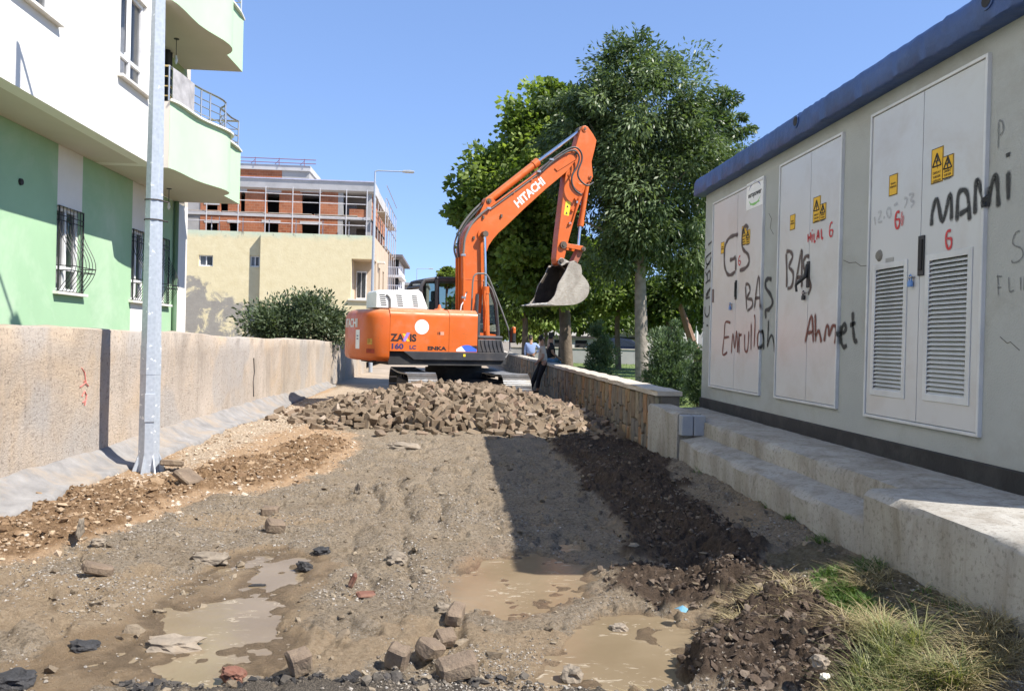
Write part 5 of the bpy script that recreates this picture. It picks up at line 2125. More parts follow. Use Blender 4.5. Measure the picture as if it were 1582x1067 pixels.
side_text('ZA', .205, -1.875, 1.487, m_txt_k, bold=.008, extrude=.001)
side_text('IS', .205, -1.475, 1.487, m_txt_k, bold=.008, extrude=.001)
for (mat, p, q, w_) in ((m_txt_p, (-1.60, 1.475), (-1.50, 1.665), .036), (m_txt_y, (-1.605, 1.64), (-1.50, 1.48), .030)):
    g = G()
    g.add([(p[0] - w_ / 1, -1.2535 if mat is m_txt_p else -1.2528, p[1]), (p[0] + w_, -1.2535 if mat is m_txt_p else -1.2528, p[1]), (q[0] + w_, -1.2535 if mat is m_txt_p else -1.2528, q[1]), (q[0] - w_, -1.2535 if mat is m_txt_p else -1.2528, q[1])], [(0, 1, 2, 3)])
    eb(g, 'lettering', mat, pd)
side_text('160', .15, -1.885, 1.325, m_txt_b, bold=.006, extrude=.001, wide=1.25)
side_text('LC', .105, -1.475, 1.325, m_txt_b, bold=.004, extrude=.001, wide=1.15)
side_text('ENKA', .105, -1.08, 1.312, m_txt_k, bold=.005, extrude=.001, wide=1.5)
side_text('15', .075, -.875, 1.64, m_txt_k, bold=.003, extrude=.001)
g = G()
g.add([(-.80, -1.2525, 1.63), (-.72, -1.2525, 1.63), (-.72, -1.2525, 1.70), (-.80, -1.2525, 1.70)], [(0, 1, 2, 3)])
eb(g, 'label', M('pale_label', (.6, .3, .2), .6, bump=0), pd)
g = G()
n = 32
g.add([(-1.213 + .155 * math.cos(2 * math.pi * i / n), -1.2525, 1.79 + .155 * math.sin(2 * math.pi * i / n)) for i in range(n)], [tuple(range(n))])
st = eb(g, 'sticker', m_label_w, pd)
m_pr = M('pale_blue_print', (.45, .6, .75), .6, bump=0)
for (a, b, c_, d) in ((-1.30, -1.26, 1.775, 1.815), (-1.24, -1.14, 1.80, 1.815), (-1.24, -1.12, 1.775, 1.786)):
    g = G()
    g.add([(a, -1.2533, c_), (b, -1.2533, c_), (b, -1.2533, d), (a, -1.2533, d)], [(0, 1, 2, 3)])
    eb(g, 'print', m_pr, st)


def decal(pts, mat, off=0):
    g = G()
    g.add([(a, -1.2525 - off, b) for a, b in pts], [tuple(range(len(pts)))])
    eb(g, 'decal', mat, td)


arc = lambda t: (-.435 + .47 * t, 1.288 + .142 * math.sin(math.pi * min(1, .08 + .80 * t)) ** .8)
decal([(-.435, 1.288)] + [arc(t / 20) for t in range(0, 9)] + [(-.22, 1.288)], m_label_w)
decal([(-.22, 1.288)] + [arc(t / 20) for t in range(5, 21)] + [(.035, 1.288)], m_blue2, .0006)
decal([(-.10, 1.415), (.04, 1.42), (.04, 1.34)], m_txt_k, .0012)

# --- cab on the far side of the boom
cabp = [(-.75, 1.27), (-.76, 1.9), (-.78, 2.74), (-.70, 2.88), (-.42, 2.94), (.55, 2.98), (.80, 2.93), (.96, 2.74), (1.09, 2.40), (1.17, 1.72), (1.12, 1.27)]
cy0, cy1 = .24, 1.22
g = G()
tubes = [cabp[2:5] + cabp[4:6], cabp[5:10], cabp[1:3]]
cabr = [(-.70, 1.75), (-.75, 2.74)]
for yy in (cy0, cy1):
    g.tube([(a, yy, b) for a, b in cabp], .045, 6)
    g.tube([(-.36, yy, 1.3), (-.40, yy, 2.92)], .055, 6)
    g.tube([(.44, yy, 1.3), (.48, yy, 2.96)], .04, 6)
for (a, b) in (cabp[2], cabp[3], cabp[6], cabp[9], cabp[1]):
    g.tube([(a, cy0, b), (a, cy1, b)], .04, 6)
cab = eb(g, 'cab', m_dgrey, smooth=True)
g = G()
g.prism([(-.74, 2.84), (-.68, 2.93), (-.4, 2.985), (.55, 3.02), (.80, 2.98), (.86, 2.9), (.5, 2.92), (-.4, 2.88)], lambda a, b: (a, cy0 - .03, b), lambda a, b: (a, cy1 + .03, b))
eb(g, 'roof', m_dgrey, cab, bevel=.015)
g = G()
g.prism([(-.74, 1.262), (1.11, 1.262), (1.16, 1.68), (-.75, 1.85)], lambda a, b: (a, cy0, b), lambda a, b: (a, cy0 + .04, b))
g.prism([(-.74, 1.262), (1.11, 1.262), (1.15, 1.5), (-.75, 1.6)], lambda a, b: (a, cy1 - .04, b), lambda a, b: (a, cy1, b))
g.box(-.76, -.72, cy0 + .041, cy1 - .041, 1.262, 1.9)
g.box(1.08, 1.11, cy0 + .041, cy1 - .041, 1.262, 1.55)
eb(g, 'lower_panel', ORANGE, cab)
for yy in (cy0 + .01, cy1 - .01):
    for (pts) in ([(-.72, 1.88), (-.42, 1.86), (-.44, 2.88), (-.72, 2.82)], [(-.33, 1.84), (.42, 1.77), (.46, 2.93), (-.35, 2.9)], [(.46, 1.76), (1.13, 1.70), (1.06, 2.4), (.93, 2.72), (.78, 2.9), (.50, 2.93)]):
        g = G()
        g.add([(a, yy, b) for a, b in pts], [tuple(range(len(pts)))])
        eb(g, 'window', CABGLASS, cab)
g = G()
g.add([(-.765, cy0 + .05, 1.92), (-.765, cy1 - .05, 1.92), (-.77, cy1 - .05, 2.76), (-.77, cy0 + .05, 2.76)], [(0, 1, 2, 3)])
eb(g, 'window', CABGLASS, cab)
g = G()
fr = cabp[6:10]
g.add([(a + .005, y, b) for a, b in fr for y in (cy0 + .04, cy1 - .04)], [(2 * i, 2 * i + 1, 2 * i + 3, 2 * i + 2) for i in range(3)])
eb(g, 'windscreen', CABGLASS, cab)
g = G()
g.cbox(-.25, .25, .5, .95, 1.55, 1.75, .04)
g.cbox(-.36, -.22, .5, .95, 1.72, 2.45, .04)
g.cbox(-.35, -.25, .6, .85, 2.45, 2.68, .03)
eb(g, 'seat', m_rubber, cab)
g = G()
g.cbox(.5, .85, .35, .5, 1.45, 1.95, .03)
g.tube([(.7, .6, 1.45), (.65, .6, 2.0)], .02, 6)
g.tube([(.7, .9, 1.45), (.65, .9, 2.0)], .02, 6)
eb(g, 'console', m_dgrey, cab)
g = G()
g.tube([(.52, .22, 2.98), (.52, .2, 3.02), (.54, .1, 2.9)], .02, 6)
g.cbox(.46, .60, .12, .24, 2.62, 2.74, .02)
eb(g, 'work_light', m_lampgrey, cab)

# --- boom
by0, by1 = -.28, .18
boom_ol = [(.07, 1.55), (.045, 2.3), (.03, 3.1), (.022, 3.5), (.05, 3.83), (.12, 4.03), (.20, 4.15), (.34, 4.30), (.72, 4.625), (1.85, 5.505), (2.05, 5.70), (2.43, 5.99), (2.72, 6.17), (2.84, 6.23), (2.93, 6.20), (2.955, 6.1), (2.90, 5.97), (2.67, 5.665), (2.085, 5.16), (1.54, 4.65), (1.05, 4.17), (.90, 4.035), (.76, 3.87), (.66, 3.72), (.60, 3.55), (.575, 3.4), (.52, 2.25), (.48, 1.6), (.40, 1.45), (.2, 1.43)]
g = G()
g.prism(boom_ol, lambda a, b: (a, by0, b), lambda a, b: (a, by1, b))
boom = eb(g, 'boom', ORANGE, bevel=.012)


def disc(p, y, r, t, mat, par, name='pin', n=20):
    g = G()
    g.cyl((p[0], y, p[1]), (p[0], y - t, p[1]), r, n=n)
    o_ = eb(g, name, mat, par, smooth=True)
    g = G()
    g.cyl((p[0], y - t - .001, p[1]), (p[0], y - t - .018, p[1]), r * .5, n=6)
    eb(g, 'bolt', m_pin, par)
    return o_


disc((2.85, 6.085), by0 - .001, .075, .02, ORANGE, boom)
g = G()
g.prism([(2.30, 5.68), (2.38, 5.62), (2.88, 5.96), (2.94, 6.08), (2.86, 6.17), (2.74, 6.12)], lambda a, b: (a, by0 - .001, b), lambda a, b: (a, by0 - .022, b))
eb(g, 'gusset', ORANGE, boom, bevel=.006)
disc((.505, 3.965), by0 - .001, .13, .03, ORANGE, boom)
# welded seams and small lugs
for (a, b) in ((.95, 4.43), (.28, 3.87), (1.25, 5.02), (1.7, 5.36), (.5, 4.36)):
    g = G()
    g.box(a - .02, a + .02, by0 - .035, by0 - .001, b - .035, b + .035)
    eb(g, 'lug', m_pin if b < 4.5 else ORANGE, boom)
g = G()
g.tube([(.035, by0 - .002, 2.93), (.55, by0 - .002, 2.90)], .006, 4)
eb(g, 'weld', ORANGE, boom)
disc((.13, 2.62), by0 - .001, .035, .03, ORANGE, boom, 'lug')
# lettering along the boom
ang = math.atan2(5.507 - 4.686, 2.283 - 1.398)
lettering('HITACHI', .262, (1.37, by0 - .003, 4.655), (math.cos(ang), 0, math.sin(ang)), (-math.sin(ang), 0, math.cos(ang)), m_txt_w, boom, bold=.009, extrude=.001, wide=.94)
# arm
ay0, ay1 = -.185, .085
arm_ol = [(3.05, 6.74), (3.10, 6.82), (3.17, 6.845), (3.245, 6.82), (3.40, 6.66), (3.50, 6.52), (3.455, 6.3), (3.375, 5.98), (3.40, 5.78), (3.425, 5.62), (3.38, 5.52), (3.25, 5.45), (3.12, 5.05), (2.97, 4.66), (2.80, 4.05), (2.70, 3.62), (2.64, 3.44), (2.56, 3.40), (2.48, 3.44), (2.455, 3.55), (2.50, 4.1), (2.56, 4.65), (2.67, 5.665), (2.80, 5.98), (2.93, 6.33)]
g = G()
g.prism(arm_ol, lambda a, b: (a, ay0, b), lambda a, b: (a, ay1, b))
arm = eb(g, 'arm', ORANGE, bevel=.012)
disc((3.15, 6.755), ay0 - .001, .07, .02, ORANGE, arm)
disc((3.34, 5.60), ay0 - .001, .05, .02, ORANGE, arm)
disc((2.63, 3.886), ay0 - .001, .085, .06, m_pin, arm)
g = G()
g.prism([(2.635, 4.62), (2.775, 4.60), (2.825, 4.94), (2.685, 4.96)], lambda a, b: (a, ay0 - .001, b), lambda a, b: (a, ay0 - .003, b))
lb = eb(g, 'label', m_label_y, arm)
for (z0_, s_) in ((4.80, 0), (4.64, -.02)):
    g = G()
    g.add([(2.70 + s_, ay0 - .0036, z0_), (2.76 + s_, ay0 - .0036, z0_), (2.735 + s_, ay0 - .0036, z0_ + .07)], [(0, 1, 2)])
    eb(g, 'print', m_txt_k, lb)
g = G()
g.prism([(2.72, 5.60), (2.80, 5.40), (2.90, 5.26), (3.05, 5.18), (3.24, 5.40), (3.02, 5.42), (2.86, 5.52), (2.78, 5.70)], lambda a, b: (a, ay0 - .001, b), lambda a, b: (a, ay0 - .02, b))
eb(g, 'hose_guard', ORANGE, arm, bevel=.005)
for (a, b) in ((2.94, 5.02), (2.86, 4.74), (2.98, 4.95), (2.80, 4.42)):
    g = G()
    g.box(a - .03, a + .03, ay0 - .05, ay0 - .001, b - .025, b + .025)
    eb(g, 'clamp', m_steel if b in (4.95, 4.42) else ORANGE, arm)
g = G()
g.tube([(3.04, ay0 - .04, 5.1), (2.95, ay0 - .04, 4.75), (2.86, ay0 - .04, 4.45), (2.76, ay0 - .04, 4.38)], .016, 6)
eb(g, 'pipe', ORANGE, arm, smooth=True)


# hydraulic rams
def ram(name, rod0, rod1, base, y, rb, rr, par=ex):
    """rod from its eye rod0 to the gland rod1; barrel from rod1 to base"""
    a, b, c_ = [Vector((p[0], y, p[1])) for p in (rod0, rod1, base)]
    g = G()
    dd = (c_ - b).normalized()
    g.tube([b, b + dd * .16, b + dd * .161, c_], [rb * 1.16, rb * 1.16, rb, rb], 16)
    g.cyl(c_ + Vector((0, -rb * 1.1, 0)), c_ + Vector((0, rb * 1.1, 0)), rb * 1.05, n=16)
    o_ = eb(g, name, ORANGE, par, smooth=True)
    g = G()
    g.cyl(a, b, rr, n=14)
    eb(g, 'rod', m_rod, o_, smooth=True)
    g = G()
    g.cyl(a + Vector((0, -rb * 1.05, 0)), a + Vector((0, rb * 1.05, 0)), rb * .95, n=16)
    eb(g, 'rod_eye', m_pin if rb < .09 else ORANGE, o_, smooth=True)
    return o_


bc = ram('boom_cylinder', (.505, 3.965), (.558, 2.77), (.62, 1.5), by0 - .11, .072, .035)
g = G()
g.tube([(.52, by0 - .17, 2.68), (.50, by0 - .2, 2.5), (.54, by0 - .2, 2.2), (.53, by0 - .19, 1.75)], .018, 6)
eb(g, 'pipe', ORANGE, bc, smooth=True)
ram('boom_cylinder', (.505, 3.965), (.558, 2.77), (.62, 1.5), by1 + .11, .072, .035)
ram('arm_cylinder', (3.10, 6.74), (1.97, 5.85), (.68, 4.77), -.05, .088, .042)
g = G()
g.prism([(.42, 4.37), (.88, 4.75), (.76, 4.86), (.62, 4.83)], lambda a, b: (a, -.17, b), lambda a, b: (a, -.15, b))
g.prism([(.42, 4.37), (.88, 4.75), (.76, 4.86), (.62, 4.83)], lambda a, b: (a, .05, b), lambda a, b: (a, .07, b))
eb(g, 'cylinder_bracket', ORANGE, bevel=.004)
disc((.68, 4.77), -.171, .06, .02, m_pin, boom)
ram('bucket_cylinder', (3.13, 3.86), (3.175, 4.40), (3.345, 5.56), -.05, .068, .033)
# links
g = G()
for yy in (ay0 - .05, ay1 + .03):
    g.prism([(2.60, 3.93), (2.66, 3.94), (3.15, 3.90), (3.22, 3.87), (3.235, 3.81), (3.18, 3.765), (3.10, 3.79), (2.64, 3.84), (2.59, 3.87)], lambda a, b: (a, yy, b), lambda a, b: (a, yy + .03, b))
eb(g, 'idler_link', ORANGE, bevel=.005)
g = G()
g.prism([(3.09, 3.82), (3.16, 3.89), (3.23, 3.83), (3.05, 3.44), (2.95, 3.40), (2.90, 3.46)], lambda a, b: (a, -.17, b), lambda a, b: (a, .07, b))
eb(g, 'bucket_link', M('worn_orange', (.30, .09, .05), .65, var=.3, dirt=(.16, .1, .075), dscale=5), bevel=.012)
disc((3.17, 3.825), ay0 - .055, .055, .03, m_pin, arm)

# bucket
kw0, kw1 = -.62, .50
shell = [(2.70, 3.46), (2.90, 3.385), (2.935, 3.27), (2.935, 3.17), (3.02, 3.09), (3.095, 3.01), (3.14, 2.93), (3.155, 2.84), (3.14, 2.74), (3.10, 2.65), (3.03, 2.575), (2.94, 2.51), (2.83, 2.46), (2.72, 2.432), (2.50, 2.412), (2.24, 2.402), (2.03, 2.42)]
g = G()
th = .028
inn = []
for i, (a, b) in enumerate(shell):
    p, q = shell[max(0, i - 1)], shell[min(len(shell) - 1, i + 1)]
    tx, tz = q[0] - p[0], q[1] - p[1]
    L = math.hypot(tx, tz)
    inn.append((a + tz / L * th, b - tx / L * th))
    if (inn[-1][0] - 2.6) ** 2 + (inn[-1][1] - 2.9) ** 2 > (a - 2.6) ** 2 + (b - 2.9) ** 2:
        inn[-1] = (a - tz / L * th, b + tx / L * th)
g.loft([[(a, kw0 + .03, b) for a, b in shell] + [(a, kw0 + .03, b) for a, b in inn[::-1]], [(a, kw1 - .03, b) for a, b in shell] + [(a, kw1 - .03, b) for a, b in inn[::-1]]])
bk = eb(g, 'bucket', BUCKET, smooth=True, ang=30)
side = shell[1:] + [(2.06, 2.47), (2.14, 2.53), (2.22, 2.63), (2.265, 2.75), (2.30, 2.90), (2.40, 3.06), (2.50, 3.22), (2.56, 3.36), (2.60, 3.44), (2.70, 3.46)]
for (y0_, y1_) in ((kw0, kw0 + .0295), (kw1 - .0295, kw1)):
    g = G()
    g.prism(side, lambda a, b: (a, y0_, b), lambda a, b: (a, y1_, b))
    eb(g, 'side_plate', BUCKET, bk, bevel=.004)
m_shade_lining = M('shaded_muddy_inside', (.035, .028, .022), .9, var=.4, vscale=5, bscale=30, bump=.6, dirt=(.10, .075, .055), dscale=3, damt=.6)  # added dark inner sheets: shade of the bucket's mouth painted in, with mud
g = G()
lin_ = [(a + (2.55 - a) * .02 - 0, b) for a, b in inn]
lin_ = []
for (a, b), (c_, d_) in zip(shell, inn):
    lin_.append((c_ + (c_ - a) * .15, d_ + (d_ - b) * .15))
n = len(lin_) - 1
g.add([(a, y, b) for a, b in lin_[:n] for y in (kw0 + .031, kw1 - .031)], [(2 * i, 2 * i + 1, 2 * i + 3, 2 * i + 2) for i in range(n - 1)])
eb(g, 'shade_lining', m_shade_lining, bk, smooth=True)
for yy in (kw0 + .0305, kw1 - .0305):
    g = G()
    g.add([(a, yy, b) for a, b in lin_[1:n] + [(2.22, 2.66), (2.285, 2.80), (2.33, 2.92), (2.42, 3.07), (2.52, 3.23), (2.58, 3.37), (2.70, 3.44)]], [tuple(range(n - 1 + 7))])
    eb(g, 'shade_lining', m_shade_lining, bk)
for yy in (-.24, .10):
    g = G()
    g.prism([(2.50, 3.42), (2.50, 3.52), (2.56, 3.58), (2.64, 3.56), (2.80, 3.49), (2.93, 3.53), (3.0, 3.48), (2.98, 3.40), (2.91, 3.30), (2.70, 3.43), (2.6, 3.38)], lambda a, b: (a, yy, b), lambda a, b: (a, yy + .04, b))
    eb(g, 'hinge_ear', BUCKET, bk, bevel=.004)
g = G()
g.cyl((2.566, -.30, 3.497), (2.566, .18, 3.497), .05, n=14)
g.cyl((2.955, -.27, 3.47), (2.955, .16, 3.47), .04, n=12)
eb(g, 'pin', m_pin, bk, smooth=True)
for i in range(5):
    y = kw0 + .06 + (kw1 - kw0 - .12) * i / 4
    g = G()
    g.loft([[(2.12, y - .055, 2.395), (2.12, y + .055, 2.395), (2.12, y + .055, 2.47), (2.12, y - .055, 2.47)], [(2.0, y - .05, 2.40), (2.0, y + .05, 2.40), (2.0, y + .05, 2.455), (2.0, y - .05, 2.455)], [(1.86, y - .032, 2.405), (1.86, y + .032, 2.405), (1.86, y + .032, 2.418), (1.86, y - .032, 2.418)]])
    eb(g, 'tooth', M('worn_tooth', (.45, .43, .40), .5, .4, bump=.3) if i == 0 else bpy.data.materials['worn_tooth'], bk, bevel=.005)

# hoses and pipes on the boom
P3 = lambda pts, y: [(a, y, b) for a, b in pts]
for (pts, y, r, m) in (
        ([(.06, 2.18), (.045, 2.9), (.022, 3.48)], by0 - .045, .032, ORANGE),
        ([(.022, 3.48), (.04, 3.78), (.10, 3.98), (.22, 4.2), (.42, 4.42), (.62, 4.58)], by0 - .05, .026, m_hose2),
        ([(.62, 4.58), (1.2, 5.03), (1.86, 5.54)], by0 - .04, .017, ORANGE),
        ([(.70, 4.58), (1.3, 5.05), (1.95, 5.56)], by0 - .03, .014, m_hose2),
        ([(1.86, 5.54), (2.1, 5.78), (2.4, 6.02), (2.7, 6.21), (2.88, 6.23), (3.0, 6.12), (3.02, 5.95), (2.93, 5.7), (2.93, 5.55), (3.04, 5.42), (3.2, 5.36), (3.36, 5.45)], by0 - .045, .022, m_hose),
        ([(1.95, 5.56), (2.15, 5.76), (2.4, 5.96), (2.66, 6.13), (2.84, 6.14), (2.94, 6.0), (2.88, 5.76), (2.76, 5.56), (2.76, 5.36), (2.86, 5.2), (3.02, 5.12)], by0 - .06, .022, m_hose),
        ([(.03, 2.2), (.015, 2.9), (.0, 3.42)], .06, .028, ORANGE),
        ([(.03, 2.2), (.015, 2.9), (.0, 3.42)], -.10, .028, ORANGE),
        ([(.0, 3.42), (-.06, 3.62), (-.02, 3.88), (.12, 4.2), (.36, 4.52), (.58, 4.74)], .06, .024, m_hose2),
        ([(.0, 3.42), (-.03, 3.65), (.0, 3.92), (.18, 4.25), (.45, 4.56), (.6, 4.70)], -.10, .024, m_hose),
        ([(-.02, 2.2), (.0, 2.32), (.06, 2.42), (.1, 2.6)], by0 - .06, .015, m_label_w)):
    g = G()
    # round off the corners
    sp = []
    q = [pts[0]] + pts + [pts[-1]]
    for i in range(1, len(q) - 2):
        for t in (0, .25, .5, .75):
            sp.append(tuple(.5 * (2 * q[i][kk] + (q[i + 1][kk] - q[i - 1][kk]) * t + (2 * q[i - 1][kk] - 5 * q[i][kk] + 4 * q[i + 1][kk] - q[i + 2][kk]) * t * t + (3 * q[i][kk] - q[i - 1][kk] - 3 * q[i + 1][kk] + q[i + 2][kk]) * t ** 3) for kk in (0, 1)))
    sp.append(pts[-1])
    g.tube(P3(sp, y), r, 7)
    eb(g, 'hose', m, smooth=True)
for (a, b) in ((.022, 3.46), (.05, 2.5), (.62, 4.57), (1.87, 5.55), (2.2, 5.87)):
    g = G()
    g.cbox(a - .05, a + .05, by0 - .08, by0 - .012, b - .025, b + .025, .005)
    eb(g, 'hose_clamp', m_steel, boom)

# handrail, mirror
g = G()
hr = [(.015, 2.17), (.03, 2.8), (.05, 2.93), (.09, 2.985), (.15, 3.01), (.30, 3.015), (.36, 2.99), (.41, 2.93), (.52, 2.7), (.74, 2.22), (.92, 1.80)]
g.tube([(a, -.93, b) for a, b in hr], .019, 8)
g.tube([(.92, -.93, 1.80), (.95, -.95, 1.5), (.93, -1.0, 1.32), (.78, -1.1, 1.16)], .017, 8)
eb(g, 'handrail', m_hose2, smooth=True)
g = G()
g.cbox(.94, 1.03, -1.12, -.93, 1.50, 1.84, .03)
mir = eb(g, 'mirror', m_rubber)
g = G()
g.cbox(.945, 1.02, -1.13, -1.02, 1.70, 1.86, .03)
eb(g, 'mirror_cap', ORANGE, mir)
g = G()
g.tube([(.10, -1.02, 2.05), (.11, -1.02, 2.55)], .04, 8)
eb(g, 'grab_post', m_dgrey)
# ------------------------------------------------------------------ heap of paving stones
def ridge(x):
    return float(np.interp(x, [-2.85, -2.6, -2.15, -1.6, -1.1, -.6, 0, .8, 1.4, 1.9, 2.3, 2.7, 3.0], [0, .10, .30, .44, .52, .64, .66, .60, .48, .36, .25, .10, .03]))


def toe(x):
    return float(np.interp(x, [-3.2, -2.4, -1, 0, 1, 2, 2.8], [14.6, 13.75, 13.7, 13.25, 12.85, 12.5, 12.35]))


def pile_h(x, y):
    ry = 15.25 + .12 * math.sin(x * 2)
    t0 = toe(x) + .12 * math.sin(x * 5.1)
    r = ridge(x)
    if y < ry:
        t = (y - t0) / (ry - t0)
        if t <= 0:
            return 0
        return r * (math.sin(t * math.pi / 2) ** .9) * (1 + .10 * math.sin(x * 6 + y * 3) * (1 - t))
    t = (y - ry) / 1.25
    return r * max(0, 1 - t * t) if t < 1 else 0


k = NT('paving_stone')
oi = k.n('ObjectInfo')
rn = oi.outputs['Random']
n1 = k.noise(14, 7, .65)
c = k.ramp(rn, [(0, (.135, .095, .06)), (.4, (.19, .142, .095)), (.75, (.235, .175, .12)), (.93, (.27, .18, .125)), (1, (.33, .27, .21))])
c = k.mix(k.math('MULTIPLY', k.ramp(n1, [(.42, 0.), (.62, 1.)]), .6), c, (.20, .165, .125))
c = k.mix(k.ramp(k.noise(70, 4, .7), [(.33, .6), (.45, 0.)]), c, (.085, .065, .045))
k.set(Base_Color=c, Roughness=.92)
k.b.inputs['Specular IOR Level'].default_value = .2
k.bump(k.noise(55, 5, .7), .7, .006)
PAVER_M = k.m
k2 = NT('paving_stone_mass')
av = k2.attr('v').outputs['Fac']
c = k2.ramp(av, [(0, (.135, .095, .06)), (.4, (.19, .142, .095)), (.75, (.235, .175, .12)), (.93, (.27, .18, .125)), (1, (.33, .27, .21))])
c = k2.mix(k2.ramp(k2.noise(40, 5, .7), [(.33, .6), (.48, 0.)]), c, (.085, .065, .045))
k2.set(Base_Color=c, Roughness=.92)
k2.bump(k2.noise(55, 5, .7), .7, .006)
PAVER_M2 = k2.m


def paver_bm(L, w, h, seed, chip=.012):
    r = random.Random(seed)
    bm = bmesh.new()
    bmesh.ops.create_cube(bm, size=1)
    for v in bm.verts:
        v.co = Vector((v.co.x * L, v.co.y * w, v.co.z * h))
        if r.random() < .35:
            v.co *= r.uniform(.86, .97)
    bmesh.ops.bevel(bm, geom=bm.edges[:], offset=chip * .55, segments=1, affect='EDGES')
    for v in bm.verts:
        v.co += Vector((r.uniform(-1, 1), r.uniform(-1, 1), r.uniform(-1, 1))) * .003
    return bm


pav_me = []
for i, (L, w, h) in enumerate([(.20, .165, .08), (.20, .165, .08), (.20, .10, .08), (.21, .16, .085), (.17, .15, .08), (.13, .11, .08), (.20, .12, .08), (.16, .09, .075)]):
    bm = paver_bm(L, w, h, i)
    m_ = bpy.data.meshes.new('paving_stone')
    bm.to_mesh(m_)
    bm.free()
    m_.materials.append(PAVER_M)
    pav_me.append(m_)

cand = []
rp = random.Random(31)
grid = {}
tries = 0
while tries < 30000:
    tries += 1
    x, y = rp.uniform(-2.95, 2.78), rp.uniform(12.2, 16.4)
    h = pile_h(x, y)
    edge = h < .03
    if h <= 0.005 and rp.random() > .0:
        # stragglers round the foot
        if rp.random() > .012 or not (toe(x) - .5 < y < 14.6):
            continue
    d = .098 if h > .03 else .14
    key = (int(x / .11), int(y / .11))
    ok = True
    for dx in (-1, 0, 1):
        for dy in (-1, 0, 1):
            for (a, b) in grid.get((key[0] + dx, key[1] + dy), []):
                if (a - x) ** 2 + (b - y) ** 2 < d * d:
                    ok = False
    if not ok:
        continue
    grid.setdefault(key, []).append((x, y))
    cand.append((x, y, h))
for (u, v) in ((460, 636), (447, 640), (474, 640), (420, 648), (455, 655), (432, 637)):
    p = at(u, v, 'z', .05)
    cand.append((p.x, p.y, .03))
# the three hundred that show largest: the front of the heap, nearest first
front = [c_ for c_ in cand if c_[1] < 15.45]
front.sort(key=lambda c_: c_[1] - .9 * min(c_[2], .5) + rp.uniform(0, 1.1))
single = set(id(c_) for c_ in front[:292])
mass_V, mass_F, mass_A = [], [], []
first = True
zs = zground(np.array([c_[0] for c_ in cand]), np.array([c_[1] for c_ in cand]), False)
for (c_, z0) in zip(cand, zs):
    x, y, h = c_
    low = h < .06
    rot = Euler((rp.gauss(0, .2 if low else .75), rp.gauss(0, .2 if low else .75), rp.uniform(0, 6.28)))
    if not low and rp.random() < .22:
        rot = Euler((rp.uniform(0, 6.28), rp.uniform(0, 6.28), rp.uniform(0, 6.28)))
    loc = Vector((x, y, z0 + h + (.012 if low else rp.uniform(-.02, .05))))
    me_ = rp.choice(pav_me)
    if id(c_) in single:
        o = bpy.data.objects.new('paving_stone', me_)
        C.objects.link(o)
        o.location = loc
        o.rotation_euler = rot
        s_ = rp.uniform(.9, 1.1)
        o.scale = (s_, s_, s_)
        tag(o, 'brown concrete paving stone lying loose in the big heap before the excavator', 'paving stone', 'paving stones dumped in the heap')
    else:
        R_ = rot.to_matrix()
        b0 = len(mass_V)
        sh = rp.random()
        for vv in me_.vertices:
            mass_V.append(R_ @ vv.co + loc)
            mass_A.append(sh)
        mass_F += [tuple(i + b0 for i in p_.vertices) for p_ in me_.polygons]
me = bpy.data.meshes.new('paving_stones')
me.from_pydata(mass_V, [], mass_F)
a_ = me.attributes.new('v', 'FLOAT', 'POINT')
a_.data.foreach_set('value', mass_A)
o = link('paving_stones', me, PAVER_M2, kind='stuff')
# dirt inside the heap
NX, NY = 70, 50
xs = np.linspace(-3.3, 2.8, NX)
ys_ = np.linspace(12.3, 16.6, NY)
XX, YY = [a.ravel() for a in np.meshgrid(xs, ys_)]
HH = np.array([pile_h(a, b) for a, b in zip(XX, YY)])
V = np.stack([XX, YY, zgs(XX, YY) - .09 + HH * .93], -1)
ii = np.arange(NX * NY).reshape(NY, NX)
F = np.stack([ii[:-1, :-1], ii[:-1, 1:], ii[1:, 1:], ii[1:, :-1]], -1).reshape(-1, 4)
link('rubble', npmesh('rubble', np.array(V), F, smooth=True), M('heap_dirt', (.13, .10, .07), .95, var=.3, bscale=40, bump=.9, bdist=.02), kind='stuff')


# chips and crumbs between the stones
r_ = np.random.default_rng(77)
cx_, cy_ = r_.uniform(-3.3, 2.8, 5200), r_.uniform(12.2, 15.6, 5200)
hh_ = np.array([pile_h(a, b) for a, b in zip(cx_, cy_)])
kp_ = (hh_ > .004) | (r_.random(5200) < np.where(cy_ > np.array([toe(a) for a in cx_]) - .35, .35, 0))
cx_, cy_, hh_ = cx_[kp_], cy_[kp_], hh_[kp_]
scatter('rubble', np.stack([cx_, cy_, zgs(cx_, cy_) + hh_ * .97], -1), .008 + .035 * r_.random(len(cx_)) ** 3, ico(), vmat('stone_chip', [(0, (.11, .08, .05)), (.5, (.2, .15, .1)), (1, (.32, .25, .18))]), 78, jit=.5, flat=.8)


# ------------------------------------------------------------------ loose stones on the ground
def rock_me(name, L, w, h, seed, mat, rough=.25):
    r = random.Random(seed)
    bm = bmesh.new()
    bmesh.ops.create_icosphere(bm, subdivisions=3, radius=.62)
    from mathutils import noise as mn
    sd = Vector((seed * 1.37, seed * .71, 0))
    for v in bm.verts:
        n = v.co.normalized()
        v.co = Vector([math.copysign(min(abs(q), .47 + .04 * r.random()), q) for q in v.co])
        v.co += n * (.22 * mn.noise(n * 1.6 + sd) + .16 * mn.noise(n * 3.7 + sd) + .08 * mn.noise(n * 9 + sd)) * rough * 4
        v.co = Vector((v.co.x * L, v.co.y * w, v.co.z * h))
    m_ = bpy.data.meshes.new(name)
    bm.to_mesh(m_)
    bm.free()
    m_.materials.append(mat)
    return m_


